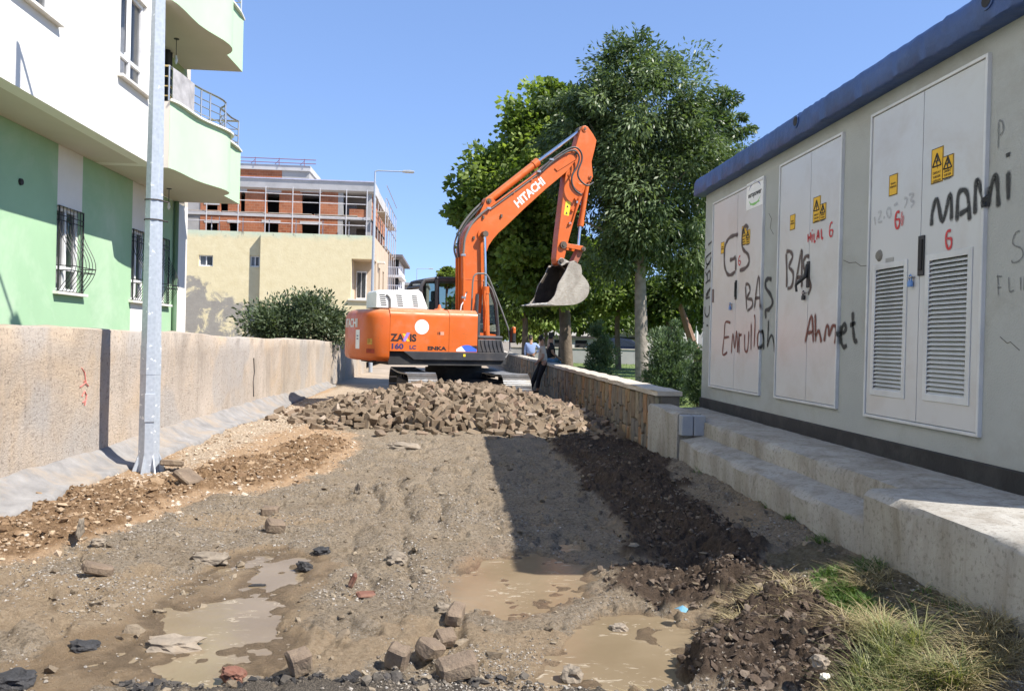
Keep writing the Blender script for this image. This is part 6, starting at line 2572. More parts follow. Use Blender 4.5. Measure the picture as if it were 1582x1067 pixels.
MUDDY_M = M('muddy_block', (.17, .125, .088), .92, var=.3, vscale=7, bscale=50, bump=1, bdist=.01, dirt=(.25, .195, .13), dscale=5, damt=.9)
m_rockg = M('grey_rock', (.20, .165, .125), .9, var=.3, vscale=9, bscale=45, bump=.9, bdist=.008, dirt=(.30, .25, .19), dscale=7)
m_rockp = M('pale_rock', (.235, .195, .15), .9, var=.3, vscale=9, bscale=45, bump=.8, bdist=.006, dirt=(.2, .15, .1), dscale=6, damt=.8)
m_redb = M('red_brick', (.17, .075, .05), .9, var=.25, vscale=9, bscale=45, bump=.7, bdist=.006, dirt=(.2, .145, .1), dscale=6, damt=.8)
m_lump = M('asphalt', (.03, .03, .032), .85, var=.5, vscale=14, bscale=60, bump=1, bdist=.01, dirt=(.1, .09, .08), dscale=9)


def loose(name, u, v, L, w, h, kind, rot, label, cat, lift=.35, mat=None):
    p = at(u, v, 'z', 0)
    z = float(zground(np.array([p.x]), np.array([p.y]), True)[0])
    p = at(u, v, 'z', z + h * .2)
    if kind == 'block':
        bm = paver_bm(L * .92, w * .92, h * .92, int(u), .026)
        bmesh.ops.subdivide_edges(bm, edges=bm.edges[:], cuts=1, use_grid_fill=True)
        from mathutils import noise as mn
        for vv in bm.verts:
            vv.co += Vector((mn.noise(vv.co * 22), mn.noise(vv.co * 22 + Vector((7, 0, 0))), mn.noise(vv.co * 22 + Vector((0, 9, 0))))) * .007
        m_ = bpy.data.meshes.new(name)
        bm.to_mesh(m_)
        bm.free()
        m_.materials.append(mat or MUDDY_M)
    else:
        m_ = rock_me(name, L, w, h, int(u), mat or m_rockg)
    o = bpy.data.objects.new(name, m_)
    C.objects.link(o)
    o.location = (p.x, p.y, z + h * lift)
    o.rotation_euler = tuple(rad(a) for a in rot)
    tag(o, label, cat)
    return o


loose('paving_stone', 705, 1036, .20, .13, .10, 'block', (8, -10, 12), 'reddish brown paving block at the bottom edge, largest of its little group', 'paving stone', .4)
loose('paving_stone', 664, 1010, .17, .11, .09, 'block', (25, 20, 60), 'brown paving block leaning behind the large block at the bottom edge', 'paving stone', .5)
loose('paving_stone', 614, 1024, .12, .10, .13, 'block', (12, 15, -20), 'grey brown block standing on end near the bottom edge', 'paving stone', .45)
loose('paving_stone', 688, 992, .13, .10, .09, 'block', (30, 0, 30), 'muddy block with a dark shaded side just behind the leaning block', 'paving stone', .45)
loose('paving_stone', 704, 952, .10, .19, .09, 'block', (10, 8, -12), 'long grey block pointing away between gravel and middle puddle', 'paving stone', .4)
loose('stone', 684, 942, .08, .07, .06, 'rock', (0, 0, 10), 'small dark stone touching the long grey block', 'stone')
loose('paving_stone', 463, 1032, .12, .10, .13, 'block', (14, -12, 25), 'grey brown block standing upright at the edge of the wet mud', 'paving stone', .42)
loose('stone', 268, 998, .24, .14, .06, 'rock', (6, 4, 12), 'large flat weathered stone lying in the wet mud', 'stone', .35, m_rockp)
loose('stone', 324, 864, .22, .15, .07, 'rock', (0, 0, 5), 'smooth tan stone half sunk at the head of the wet mud', 'stone', .3)
loose('brick_piece', 151, 882, .20, .10, .07, 'block', (10, 20, 40), 'brown brick lying tilted at the edge of the sandy bank', 'brick', .4)
loose('brick_piece', 545, 902, .035, .09, .11, 'block', (0, 25, 10), 'dark red brick sliver standing up in the gravel', 'brick', .4, m_redb)
loose('brick_piece', 566, 919, .13, .11, .02, 'block', (0, 3, 20), 'flat red brick chip beside the standing red sliver', 'brick', .5, m_redb)
loose('paving_stone', 425, 816, .16, .12, .10, 'block', (15, 12, 30), 'tan block on grey gravel, nearer of the pair left of the ruts', 'paving stone', .4)
loose('paving_stone', 417, 792, .16, .11, .09, 'block', (4, 0, 5), 'olive brown block, farther of the pair left of the ruts', 'paving stone', .4)
loose('stone', 612, 866, .13, .10, .08, 'rock', (0, 0, 15), 'rounded brown stone with a deep shadow between the ruts', 'stone', .4)
loose('stone', 554, 758, .06, .10, .13, 'rock', (0, 20, 0), 'thin dark stone standing upright on the churned ground', 'stone', .4)
loose('paving_slab', 290, 742, .30, .20, .07, 'block', (6, 24, -35), 'brown slab lying lower beside the foot of the near lamp post', 'paving slab', .7)
loose('paving_slab', 266, 726, .26, .20, .07, 'block', (-10, 6, 15), 'brown slab lying flat on top beside the near lamp post', 'paving slab', 1.3)
loose('stone', 124, 822, .03, .07, .13, 'rock', (0, 8, 0), 'grey sliver of stone upright in the sandy bank', 'stone', .4)
loose('stone', 152, 838, .08, .06, .05, 'rock', (0, 0, 20), 'pale stone in the sandy bank beside the grey sliver', 'stone', .3, m_rockp)
loose('concrete_piece', 626, 692, .42, .25, .09, 'rock', (6, 4, 20), 'pale flat lump of concrete on the ground before the heap', 'concrete', .4, m_rockp)
loose('paving_stone', 588, 672, .20, .15, .09, 'block', (30, 10, 50), 'single block fallen forward from the foot of the heap', 'paving stone', .5)
loose('stone', 1266, 1026, .075, .06, .05, 'rock', (0, 0, 30), 'pale grey stone in the wet clods by the grass tuft', 'stone', .5, m_rockp)
loose('stone', 1274, 1046, .04, .03, .02, 'rock', (0, 0, 30), 'small white pebble below the pale stone by the grass tuft', 'stone', .5, M('white_pebble', (.6, .57, .5), .8, bump=.2))
loose('stone', 957, 973, .09, .07, .05, 'rock', (0, 0, 0), 'pale stone sitting in the muddy puddle', 'stone', .3, m_rockp)
loose('earth_lump', 884, 1046, .09, .08, .08, 'rock', (0, 0, 0), 'brown lump of earth at the near edge of the puddle', 'earth lump', .3)
loose('asphalt_lump', 132, 1001, .12, .08, .045, 'rock', (8, 12, 20), 'black broken lump of asphalt in the mud at lower left', 'asphalt', .4, m_lump)
loose('asphalt_lump', 497, 853, .11, .08, .05, 'rock', (0, 0, 20), 'black asphalt lump at the right tip of the wet mud', 'asphalt', .4, m_lump)
loose('asphalt_lump', 471, 878, .10, .08, .06, 'rock', (0, 20, 50), 'black asphalt lump just below the first by the wet mud', 'asphalt', .4, m_lump)
loose('asphalt_lump', 360, 1046, .10, .07, .06, 'rock', (20, 20, 10), 'dark reddish lump among the asphalt crumbs at the bottom edge', 'asphalt', .4, m_redb)
loose('asphalt_lump', 20, 1055, .16, .10, .06, 'rock', (8, 0, 10), 'large black asphalt chunk in the bottom corner by the mud', 'asphalt', .4, m_lump)
loose('asphalt_lump', 398, 905, .10, .02, .015, 'rock', (0, 0, 5), 'thin dark strip of asphalt lying on the wet mud', 'asphalt', .6, m_lump)
# a scrap of blue plastic and a short stake at the wall
p = at(1055, 928, 'z', .09)
g = G()
rr_ = random.Random(3)
vs = [(p.x + .045 * math.cos(a) * rr_.uniform(.6, 1.2), p.y + .045 * math.sin(a) * rr_.uniform(.6, 1.2), zg(p.x, p.y) + .05 + rr_.uniform(0, .04)) for a in [i * .7 for i in range(9)]]
g.add(vs + [(p.x, p.y, zg(p.x, p.y) + .10)], [(i, (i + 1) % 9, 9) for i in range(9)])
tag(rebase(g.build('plastic_scrap', M('blue_plastic', (.12, .28, .38), .5, bump=.3, bscale=20))), 'crumpled scrap of light blue plastic on the dug up clods', 'litter')
p = at(460, 608, 'z', 0)
g = G()
g.add([(p.x - .12, p.y, -.02), (p.x + .14, p.y - .05, -.02), (p.x + .1, p.y + .12, -.02), (p.x + .02, p.y, .22)], [(0, 1, 3), (1, 2, 3), (2, 0, 3), (0, 2, 1)])
tag(rebase(g.build('stone', m_rockg)), 'pointed dark stone standing by the wall left of the heap', 'stone')

# ------------------------------------------------------------------ trees and plants
def leaf_mat(name, dark, light, trans=.35, rough=.5):
    k = NT(name)
    v = k.attr('v').outputs['Fac']
    c = k.ramp(v, [(.05, dark), (.6, tuple((a + b) / 2 for a, b in zip(dark, light))), (.97, light)])
    k.set(Base_Color=c, Roughness=rough)
    k.b.inputs['Specular IOR Level'].default_value = .35
    t = k.n('BsdfTranslucent')
    k.l(k.mix(1.0, c, (1.15, 1.25, .55), 'MULTIPLY'), t.inputs[0])
    ms = k.n('MixShader')
    ms.inputs[0].default_value = trans
    k.l(k.b.outputs[0], ms.inputs[1])
    k.l(t.outputs[0], ms.inputs[2])
    k.l(ms.outputs[0], k.o.inputs[0])
    return k.m


def leaves(P, D, size, aspect, r, jitter=.35, var=None):
    """one folded quad pair per leaf: P centres, D leaf directions"""
    n = len(P)
    D = D / (np.linalg.norm(D, axis=1, keepdims=True) + 1e-9)
    Nn = r.normal(size=(n, 3)) + np.array([[0, -.25, .9]])
    Nn -= (Nn * D).sum(1, keepdims=True) * D
    Nn /= np.linalg.norm(Nn, axis=1, keepdims=True) + 1e-9
    Sd = np.cross(D, Nn)
    L = size * (1 + jitter * (r.random(n) * 2 - 1))[:, None]
    w = L * aspect
    V = np.stack([P - D * L * .5, P + Sd * w * .5 - Nn * w * .12, P + D * L * .5 - Nn * L * .08, P - Sd * w * .5 - Nn * w * .12], 1)
    F = (np.arange(n) * 4)[:, None] + np.array([[0, 1, 2, 3]])
    v = r.random(n) if var is None else np.clip(var + .35 * (r.random(n) - .5), 0, 1)
    return V.reshape(-1, 3), F, np.repeat(v, 4)


def crown(ells, n_clump, per, size, aspect, seed, cr=.24, droop=.4, shell=.5):
    """leaf positions in clumps spread through a few ellipsoids [(cx, cy, cz, rx, ry, rz)]"""
    r = np.random.default_rng(seed)
    P, D, VV, heads = [], [], [], []
    vol = np.array([e[3] * e[4] * e[5] for e in ells])
    for e, share in zip(ells, vol / vol.sum()):
        for _ in range(int(n_clump * share)):
            d = r.normal(size=3)
            d /= np.linalg.norm(d)
            rad_ = shell + (1 - shell) * r.random() ** .6
            c_ = np.array(e[:3]) + d * np.array(e[3:]) * rad_ * r.uniform(.78, 1.14)
            s_ = cr * np.mean(e[3:]) * r.uniform(.6, 1.25)
            q = r.normal(size=(per, 3))
            q *= (r.random((per, 1)) ** .45) / np.linalg.norm(q, axis=1, keepdims=True)
            q *= s_ * np.array([1.9, 1.9, 1.45])
            p_ = c_ + q
            dd = q / (np.linalg.norm(q, axis=1, keepdims=True) + 1e-6) + d * .6 + np.array([0, 0, -droop]) + r.normal(size=(per, 3)) * .5
            P.append(p_)
            D.append(dd)
            VV.append(np.full(per, r.random() * .8 + .1))
            heads.append(c_)
    P, D, VV = np.concatenate(P), np.concatenate(D), np.concatenate(VV)
    V, F, v = leaves(P, D, size, aspect, r, var=VV)
    return V, F, v, heads


m_bark = M('pale_bark', (.27, .235, .20), .92, var=.3, vscale=5, bscale=18, bump=.9, bdist=.02, dirt=(.12, .10, .08), dscale=4)
m_bark2 = M('brown_bark', (.15, .115, .085), .92, var=.3, vscale=5, bscale=18, bump=.9, bdist=.02, dirt=(.08, .06, .045), dscale=4)
m_ash = leaf_mat('ash_leaf', (.045, .077, .027), (.20, .26, .125), .36, .4)
m_plane = leaf_mat('plane_leaf', (.085, .135, .028), (.33, .41, .105), .45)
m_darkl = leaf_mat('shade_leaf', (.03, .055, .014), (.16, .22, .05), .4)
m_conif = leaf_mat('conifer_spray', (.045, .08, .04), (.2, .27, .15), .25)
m_bush = leaf_mat('grey_green_leaf', (.05, .075, .035), (.16, .20, .115), .25)


def tree(name, base, top, r0, ells, n_clump, per, size, aspect, seed, lmat, bmat, label, group=None, cr=.24, limbs=9, droop=.4, shell=.5, lean=None, cat='tree'):
    t = thing(name, base, label, cat, group)
    r = random.Random(seed)
    V, F, v, heads = crown(ells, n_clump, per, size, aspect, seed, cr, droop, shell)
    o3 = np.array(base)
    me = npmesh('crown', V - o3, F, dict(v=v))
    link('crown', me, lmat, t)
    b, tp = Vector(base), Vector(top)
    g = G()
    mid = b.lerp(tp, .5) + Vector((r.uniform(-.1, .1), r.uniform(-.1, .1), 0))
    g.tube([b - Vector((0, 0, .2)), b + Vector((0, 0, .15)), b.lerp(mid, .5), mid, tp], [r0 * 1.35, r0 * 1.08, r0 * .98, r0 * .85, r0 * .45], 12)
    tk = g.build('trunk', bmat, t, smooth=True)
    hs_ = sorted(heads, key=lambda h: r.random())[:limbs]
    for h in hs_:
        hv = Vector([float(q) for q in h])
        s_ = b.lerp(tp, r.uniform(.5, .97))
        m2 = s_.lerp(hv, .5) + Vector((0, 0, .12 * (hv - s_).length))
        g = G()
        g.tube([s_, m2, s_.lerp(hv, .95)], [r0 * .4, r0 * .24, r0 * .07], 6)
        g.build('limb', bmat, tk, smooth=True)
    return t


def E_(u, v, ru, rv, Y, ry=None):
    c_ = at(u, v, 'y', Y)
    s_ = Y / 1230
    return (c_.x, Y, c_.z, ru * s_, ry if ry else ru * s_ * .9, rv * s_)


AY = 22.0
b = at(992, 596, 'y', AY)
tt = at(992, 260, 'y', AY)
tree('ash_tree', (b.x, AY, .38), (tt.x, AY, tt.z), .185,
     [E_(1000, 190, 125, 130, AY), E_(1025, 300, 130, 120, AY), E_(905, 260, 75, 110, AY + .6), E_(980, 370, 105, 75, AY + .3), E_(990, 105, 70, 58, AY), E_(885, 190, 55, 70, AY + .8), E_(920, 138, 45, 58, AY + .5), E_(1120, 215, 46, 72, AY), E_(1100, 215, 62, 80, AY), E_(1070, 390, 60, 60, AY + .4)],
     620, 150, .155, .32, 3, m_ash, m_bark, 'tall ash tree with a pale trunk and narrow drooping leaves behind the stone wall', cr=.155, limbs=16, droop=.7, shell=.32)
PY = 26.0
b = at(877, 556, 'y', PY)
tt = at(865, 330, 'y', PY)
tree('plane_tree', (b.x, PY, .38), (tt.x, PY, tt.z), .2,
     [E_(795, 320, 92, 95, PY), E_(850, 235, 80, 95, PY), E_(745, 330, 48, 75, PY + .3), E_(830, 400, 95, 70, PY), E_(735, 410, 40, 55, PY + .2), E_(880, 170, 50, 45, PY + .5), E_(850, 165, 42, 42, PY)],
     480, 100, .185, .85, 5, m_plane, m_bark2, 'broad leaved plane tree standing behind the excavator boom', cr=.17, limbs=12, droop=.3, shell=.35)
# trees deeper in the park: one mass of shade with trunks
deep = [(745, 470, 48, 42, 40, 'leafy park tree low behind the excavator cab'), (800, 440, 60, 55, 36, 'park tree right of the excavator cab with shaded crown'), (880, 440, 62, 58, 37, 'park tree with a dark crown directly behind the bucket'),
        (945, 430, 60, 60, 35, 'shaded park tree between bucket and pale ash trunk'), (1045, 455, 60, 52, 34, 'shaded park tree just right of the pale ash trunk'), (1095, 440, 50, 60, 30, 'park tree half hidden behind the kiosk corner'),
        (850, 478, 60, 30, 52, 'low farther tree behind the men at the wall'), (925, 480, 70, 30, 55, 'low farther tree above the parked car'), (1020, 488, 60, 28, 58, 'low farther tree beyond the broad conifer'), (1130, 360, 55, 75, 33, 'park tree rising behind the kiosk roof edge'),
        (775, 492, 34, 22, 60, 'small far tree beyond the blue shirted man'), (745, 505, 42, 20, 72, 'far tree low behind the excavator mirror'), (830, 508, 46, 17, 78, 'far tree low behind the seated man'), (1000, 506, 60, 18, 80, 'farthest low tree right of the parked car')]
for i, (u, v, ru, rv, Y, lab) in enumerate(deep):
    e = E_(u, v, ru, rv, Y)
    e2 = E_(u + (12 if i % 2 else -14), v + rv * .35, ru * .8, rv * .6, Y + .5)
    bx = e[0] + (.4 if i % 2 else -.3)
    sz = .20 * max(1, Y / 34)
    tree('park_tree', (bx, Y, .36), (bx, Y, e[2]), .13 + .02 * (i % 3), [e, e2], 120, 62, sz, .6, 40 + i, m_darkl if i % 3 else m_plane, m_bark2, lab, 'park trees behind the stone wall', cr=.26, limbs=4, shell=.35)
# a pale far tree seen over the cab
e = E_(690, 430, 16, 16, 75)
tree('park_tree', (e[0], 75, 0), (e[0], 75, e[2]), .15, [e], 40, 50, .3, .7, 77, m_plane, m_bark2, 'pale distant treetop between cab roof and boom', 'park trees behind the stone wall', limbs=2)
# leaning reddish trunk beside the kiosk corner
g = G()
p0, p1, p2, p3 = at(1078, 552, 'y', 27), at(1070, 530, 'y', 27), at(1062, 505, 'y', 27), at(1050, 470, 'y', 27)
g.tube([Vector((p0.x + .25, 27, .3)), p0, p1, p2, p3], [.2, .17, .15, .13, .08], 8)
t = thing('bent_tree', (p0.x + .25, 27, .38), 'bent tree with a bare reddish trunk by the kiosk corner', 'tree')
g.build('trunk', M('reddish_bark', (.22, .13, .09), .9, bump=.8, bscale=18, bdist=.02), t, smooth=True)
V, F, v, hd = crown([E_(1062, 440, 40, 34, 27)], 60, 60, .16, .6, 91, .3)
link('crown', npmesh('crown', V - np.array((p0.x + .25, 27, .38)), F, dict(v=v)), m_darkl, t)


def conifer(name, lobes, Y, seed, label, n_cl, per, size):
    es_ = [E_(u, v, ru, rv, Y) for u, v, ru, rv in lobes]
    bx = es_[0][0]
    V, F, v, hd_ = crown(es_, n_cl, per, size, .28, seed, .3, droop=-1.0, shell=.45)
    th_ = thing(name, (bx, Y, .38), label, 'conifer', 'conifers along the stone wall')
    link('foliage', npmesh('foliage', V - np.array((bx, Y, .38)), F, dict(v=v)), m_conif, th_)
    g = G()
    top = max(e[2] + e[5] * .7 for e in es_)
    g.tube([(bx, Y, .2), (bx, Y, .38 + (top - .38) * .5), (bx, Y, top)], [.05, .03, .01], 6)
    g.build('trunk', m_bark2, th_)


conifer('conifer', [(927, 562, 23, 28), (924, 530, 17, 26), (934, 545, 16, 24), (922, 505, 8, 16)], 24, 1, 'slim upright conifer left of the pale ash trunk', 90, 110, .10)
conifer('conifer', [(1036, 590, 38, 38), (1030, 545, 28, 38), (1052, 555, 24, 36), (1012, 565, 18, 34), (1036, 512, 14, 22), (1056, 530, 10, 22)], 15.2, 2, 'broad bushy conifer between ash trunk and kiosk', 150, 120, .075)
conifer('conifer', [(1080, 595, 20, 36), (1078, 560, 12, 26)], 12.8, 3, 'small dark conifer pressed against the kiosk corner', 60, 100, .06)

# bush and sword-leaved plant behind the rough wall
e = [E_(462, 500, 80, 32, 26, 1.2), E_(480, 475, 40, 22, 26, .9), E_(420, 505, 45, 22, 25.6, .9)]
V, F, v, hd = crown(e, 170, 90, .13, .45, 17, .26, droop=-.3, shell=.45)
bs = thing('bush', (e[0][0], 26, .35), 'dense grey green bush growing over the rough wall', 'bush')
link('foliage', npmesh('foliage', V - np.array((e[0][0], 26, .35)), F, dict(v=v)), m_bush, bs)
for h in hd[:12]:
    g = G()
    hv = Vector([float(q) for q in h])
    g.tube([(e[0][0], 26, .3), Vector((e[0][0], 26, .6)).lerp(hv, .6), hv], [.03, .02, .008], 5)
    g.build('stem', m_bark2, bs)


def blades(name, base_pts, n, hmin, hmax, w, spread, seed, mat, kind=None, parent=None, off=(0, 0, 0), seg=4, bend=.7):
    r = np.random.default_rng(seed)
    B = np.array(base_pts)
    idx = r.integers(0, len(B), n)
    P = B[idx]
    a = r.random(n) * 6.283
    hgt = hmin + (hmax - hmin) * r.random(n)
    out = spread * (r.random(n) ** .7)
    bd = bend * hgt * (.3 + r.random(n))
    da = np.stack([np.cos(a), np.sin(a)], -1)
    sa = np.stack([-np.sin(a), np.cos(a)], -1)
    V = []
    for j in range(seg + 1):
        t_ = j / seg
        c2 = P[:, :2] + da * (out * t_ + bd * t_ ** 2.2)[:, None]
        z = P[:, 2] + hgt * (t_ - .35 * bend * t_ ** 2.5)
        ww = w * (1 - t_) ** .7 + .0006
        V.append(np.concatenate([c2 - sa * ww / 2, z[:, None]], 1))
        V.append(np.concatenate([c2 + sa * ww / 2, z[:, None]], 1))
    V = np.stack(V, 1)
    k_ = 2 * (seg + 1)
    F = []
    for j in range(seg):
        F.append(np.stack([np.arange(n) * k_ + 2 * j, np.arange(n) * k_ + 2 * j + 1, np.arange(n) * k_ + 2 * j + 3, np.arange(n) * k_ + 2 * j + 2], -1))
    F = np.concatenate(F)
    me = npmesh(name, V.reshape(-1, 3) - np.array(off), F, dict(v=np.repeat(r.random(n), k_)))
    return link(name, me, mat, parent, kind=kind)


m_grass = leaf_mat('grass_blade', (.10, .13, .04), (.36, .35, .17), .3)
m_straw = leaf_mat('straw', (.22, .17, .08), (.50, .42, .25), .2)
m_weed = leaf_mat('weed', (.05, .10, .02), (.14, .22, .05), .3)
p = at(356, 521, 'y', 21.5)
sw_ = thing('sword_plant', (p.x, 21.5, .35), 'low plant with sword shaped leaves showing over the wall beside the bush', 'plant')
blades('leaf', [(p.x + dx, 21.5, 1.0) for dx in (-.3, -.15, 0, .15, .3)], 60, .35, .6, .05, .25, 4, m_weed, parent=sw_, off=(p.x, 21.5, .35))


def patch(pxs, n, seed):
    r = np.random.default_rng(seed)
    out = []
    for (u, v, ru, rv) in pxs:
        for _ in range(n):
            a, q = r.random() * 6.283, math.sqrt(r.random())
            p_ = at(u + ru * q * math.cos(a), v + rv * q * math.sin(a), 'z', .1)
            out.append((p_.x, p_.y))
    o_ = np.array(out)
    return np.concatenate([o_, zgs(o_[:, 0], o_[:, 1])[:, None] - .01], 1)


blades('grass', patch([(1340, 1040, 14, 8), (1372, 1030, 18, 8), (1400, 1050, 22, 9), (1440, 1058, 20, 9), (1330, 1062, 18, 6), (1480, 1066, 22, 6), (1415, 1022, 12, 6), (1380, 1068, 40, 6), (1365, 1005, 10, 5)], 30, 1), 1900, .05, .22, .0055, .09, 1, m_grass, 'stuff')
blades('grass', patch([(1480, 1060, 90, 18), (1400, 1070, 120, 12), (1540, 1040, 50, 25), (1340, 990, 40, 14)], 60, 2), 1500, .06, .20, .004, .14, 2, m_straw, 'stuff', bend=1.2)
blades('grass', patch([(1180, 948, 45, 14), (1160, 935, 40, 12), (1230, 930, 40, 12), (1140, 960, 20, 10), (1000, 1063, 60, 4)], 60, 3), 900, .03, .10, .0038, .10, 3, m_straw, 'stuff', bend=1.3)
blades('grass', patch([(1272, 915, 28, 10), (1318, 955, 30, 12), (1335, 915, 30, 8), (1290, 935, 30, 10)], 60, 4), 2200, .025, .085, .006, .05, 4, m_weed, 'stuff')
blades('grass', patch([(1100, 746, 30, 5), (1195, 800, 26, 9), (1175, 785, 20, 8), (1272, 858, 26, 6), (1230, 828, 20, 5), (950, 702, 40, 4), (1430, 960, 80, 25), (1500, 990, 50, 25)], 60, 5), 1900, .02, .075, .006, .05, 5, m_weed, 'stuff')
blades('grass', patch([(1440, 980, 90, 30), (1530, 1010, 50, 30), (1350, 930, 30, 10)], 60, 6), 900, .03, .14, .004, .12, 6, m_straw, 'stuff', bend=1.2)
for (u, v) in ((468, 565), (395, 612)):
    p = at(u, v, 'x', -4.4)

# ------------------------------------------------------------------ park: lawn, cross wall, parked car, low buildings
k = NT('lawn')
n1, n2 = k.noise(.5, 6, .6), k.noise(30, 6, .7)
c = k.mix(k.ramp(n1, [(.35, 0.), (.65, 1.)]), (.085, .15, .03), (.20, .235, .07))
c = k.mix(k.ramp(n2, [(.35, .7), (.5, 0.)]), c, (.045, .075, .018))
k.set(Base_Color=c, Roughness=.9)
k.bump(n2, 1, .04)
g = G()
g.add([(SX + .25, 10.3, .38), (70, 10.3, .38), (70, 60, .38), (4.3, 60, .38), (4.3, 30, .38), (SX + .25, 28, .38)], [(0, 1, 2, 3, 4, 5)])
g.build('lawn', k.m, kind='structure')
g = G()
g.add([(SX + .2, 27, .05), (4.6, 27, .05), (4.6, 60, .05), (SX + .2, 60, .05)], [(0, 1, 2, 3)])
g.build('path', m_road, kind='structure')
r_ = np.random.default_rng(9)
pts_ = np.stack([r_.uniform(4.4, 12, 4000), 11 + 33 * r_.random(4000) ** 1.3, np.full(4000, .375)], -1)
blades('grass', pts_, 16000, .03, .09, .012, .05, 12, leaf_mat('lawn_blade', (.07, .13, .025), (.20, .27, .07), .3), 'stuff', seg=2)
CWY = 44.0
cw_ = thing('park_wall', (9, CWY, .38), 'low plain concrete wall across the far side of the lawn', 'wall')
g = G()
zt_ = at(950, 540, 'y', CWY).z
g.box(3.2, 24, CWY, CWY + .3, .2, zt_)
g.build('wall', m_conc2, cw_)
g = G()
g.box(3.2, 24, CWY - .04, CWY + .34, zt_ + .001, zt_ + .06)
g.build('coping', m_coping, cw_)

m_carpaint = M('dark_blue_car_paint', (.012, .016, .03), .2, .3, bump=0, var=.05)
cb = at(958, 540, 'y', 47.5)
car = thing('parked_car', (cb.x, 47.5, .36), 'dark hatchback parked beyond the low wall across the lawn', 'car')
body = [(-2.05, .35), (-2.1, .7), (-1.95, .92), (-1.25, 1.0), (-.55, 1.42), (.2, 1.5), (1.1, 1.46), (1.75, 1.05), (2.0, .95), (2.08, .6), (2.0, .32)]
gl = [(-1.1, 1.0), (-.5, 1.36), (.2, 1.43), (1.05, 1.39), (1.5, 1.03)]
g = G()
lo = lambda s_, dz: [(cb.x - a, 47.5 + s_, .36 + b) for a, b in body]
g.loft([[(cb.x - a, 46.72 + (.16 if b > 1.1 else 0), .36 + b) for a, b in body], [(cb.x - a, 48.28 - (.16 if b > 1.1 else 0), .36 + b) for a, b in body]])
cbd = g.build('body', m_carpaint, car, bevel=.06)
for yy in (46.70, 48.30):
    g = G()
    g.add([(cb.x - a, yy + (.12 if yy < 47 else -.12) * (b > 1.1), .36 + b) for a, b in gl], [tuple(range(5))])
    g.build('window', GLASS, car)
for xx in (-1.3, 1.3):
    for yy in (46.72, 48.12):
        g = G()
        g.cyl((cb.x + xx, yy - .02, .36 + .31), (cb.x + xx, yy + .18, .36 + .31), .31, n=18)
        w_ = g.build('wheel', m_rubber, car, smooth=True)
        g = G()
        g.cyl((cb.x + xx, yy - .03, .36 + .31), (cb.x + xx, yy + .19, .36 + .31), .2, n=14)
        g.build('rim', m_steel, w_)
for yy in (46.9, 48.1):
    g = G()
    g.cbox(cb.x - 2.0 + 3.95, cb.x - 2.0 + 4.06, yy - .12, yy + .12, .36 + .72, .36 + .86, .01)
    g.build('headlight', m_lens, car)

wb_ = thing('low_building', (8, 60, 0), 'long low white building with a dark gutter glimpsed under the trees', 'building')
p0, p1 = at(846, 540, 'y', 60), at(922, 540, 'y', 60)
zt_ = at(880, 508, 'y', 60).z
g = G()
g.box(p0.x, p1.x + 3, 60, 66, .2, zt_)
g.build('wall', m_white, wb_)
zz = at(880, 520, 'y', 60).z
g = G()
g.box(p0.x - .1, p1.x + 3.1, 59.8, 59.999, zz - .08, zz + .08)
g.build('gutter', m_dgrey, wb_)
for i in range(3):
    g = G()
    g.box(p0.x + .5 + i * 1.6, p0.x + 1.4 + i * 1.6, 59.97, 59.999, .8, 1.7)
    g.build('window', m_room, wb_)
wb2 = thing('low_building', (18, 63, 0), 'grey low building with shutters far behind the parked car', 'building')
p0, p1 = at(940, 540, 'y', 63), at(1085, 540, 'y', 63)
g = G()
g.box(p0.x, p1.x, 63, 69, .2, 3.3)
g.build('wall', m_conc2, wb2)
for i in range(4):
    g = G()
    xx = p0.x + .8 + i * 1.75
    for j in range(6):
        g.box(xx, xx + 1.2, 62.95, 62.999, 1.0 + j * .25, 1.2 + j * .25)
    g.build('shutter', m_sill, wb2)
g = G()
g.box(p0.x - .2, p1.x + .2, 62.7, 69.2, 3.301, 3.5)
g.build('roof', m_edge, wb2)
p = at(1076, 520, 'y', 38)
g = G()
g.cyl((p.x, 38, .3), (p.x, 38, 2.6), .07, n=10)
tag(rebase(g.build('white_post', m_pvc)), 'white metal post on the lawn by the kiosk corner', 'post')
# ------------------------------------------------------------------ people at the stone wall
m_skin = M('skin', (.36, .20, .13), .55, var=.06, bump=0)
m_hair = M('dark_hair', (.02, .016, .013), .7, bump=.3)


def skin_mesh(verts, edges, radii, name, mat, parent, sub=2, root=0):
    me = bpy.data.meshes.new(name)
    o3 = WORLD[parent.name]
    me.from_pydata([Vector(v) - o3 for v in verts], edges, [])
    o = bpy.data.objects.new(name, me)
    C.objects.link(o)
    sk_ = o.modifiers.new('skin', 'SKIN')
    for i, r in enumerate(radii):
        sv = me.skin_vertices[0].data[i]
        sv.radius = r if hasattr(r, '__len__') else (r, r)
        sv.use_root = i == root
    ss = o.modifiers.new('sub', 'SUBSURF')
    ss.levels = ss.render_levels = sub
    dg = bpy.context.evaluated_depsgraph_get()
    m2 = bpy.data.meshes.new_from_object(o.evaluated_get(dg))
    bpy.data.objects.remove(o)
    m2.name = name
    m2.materials.clear()
    m2.shade_smooth()
    return link(name, m2, mat, parent)


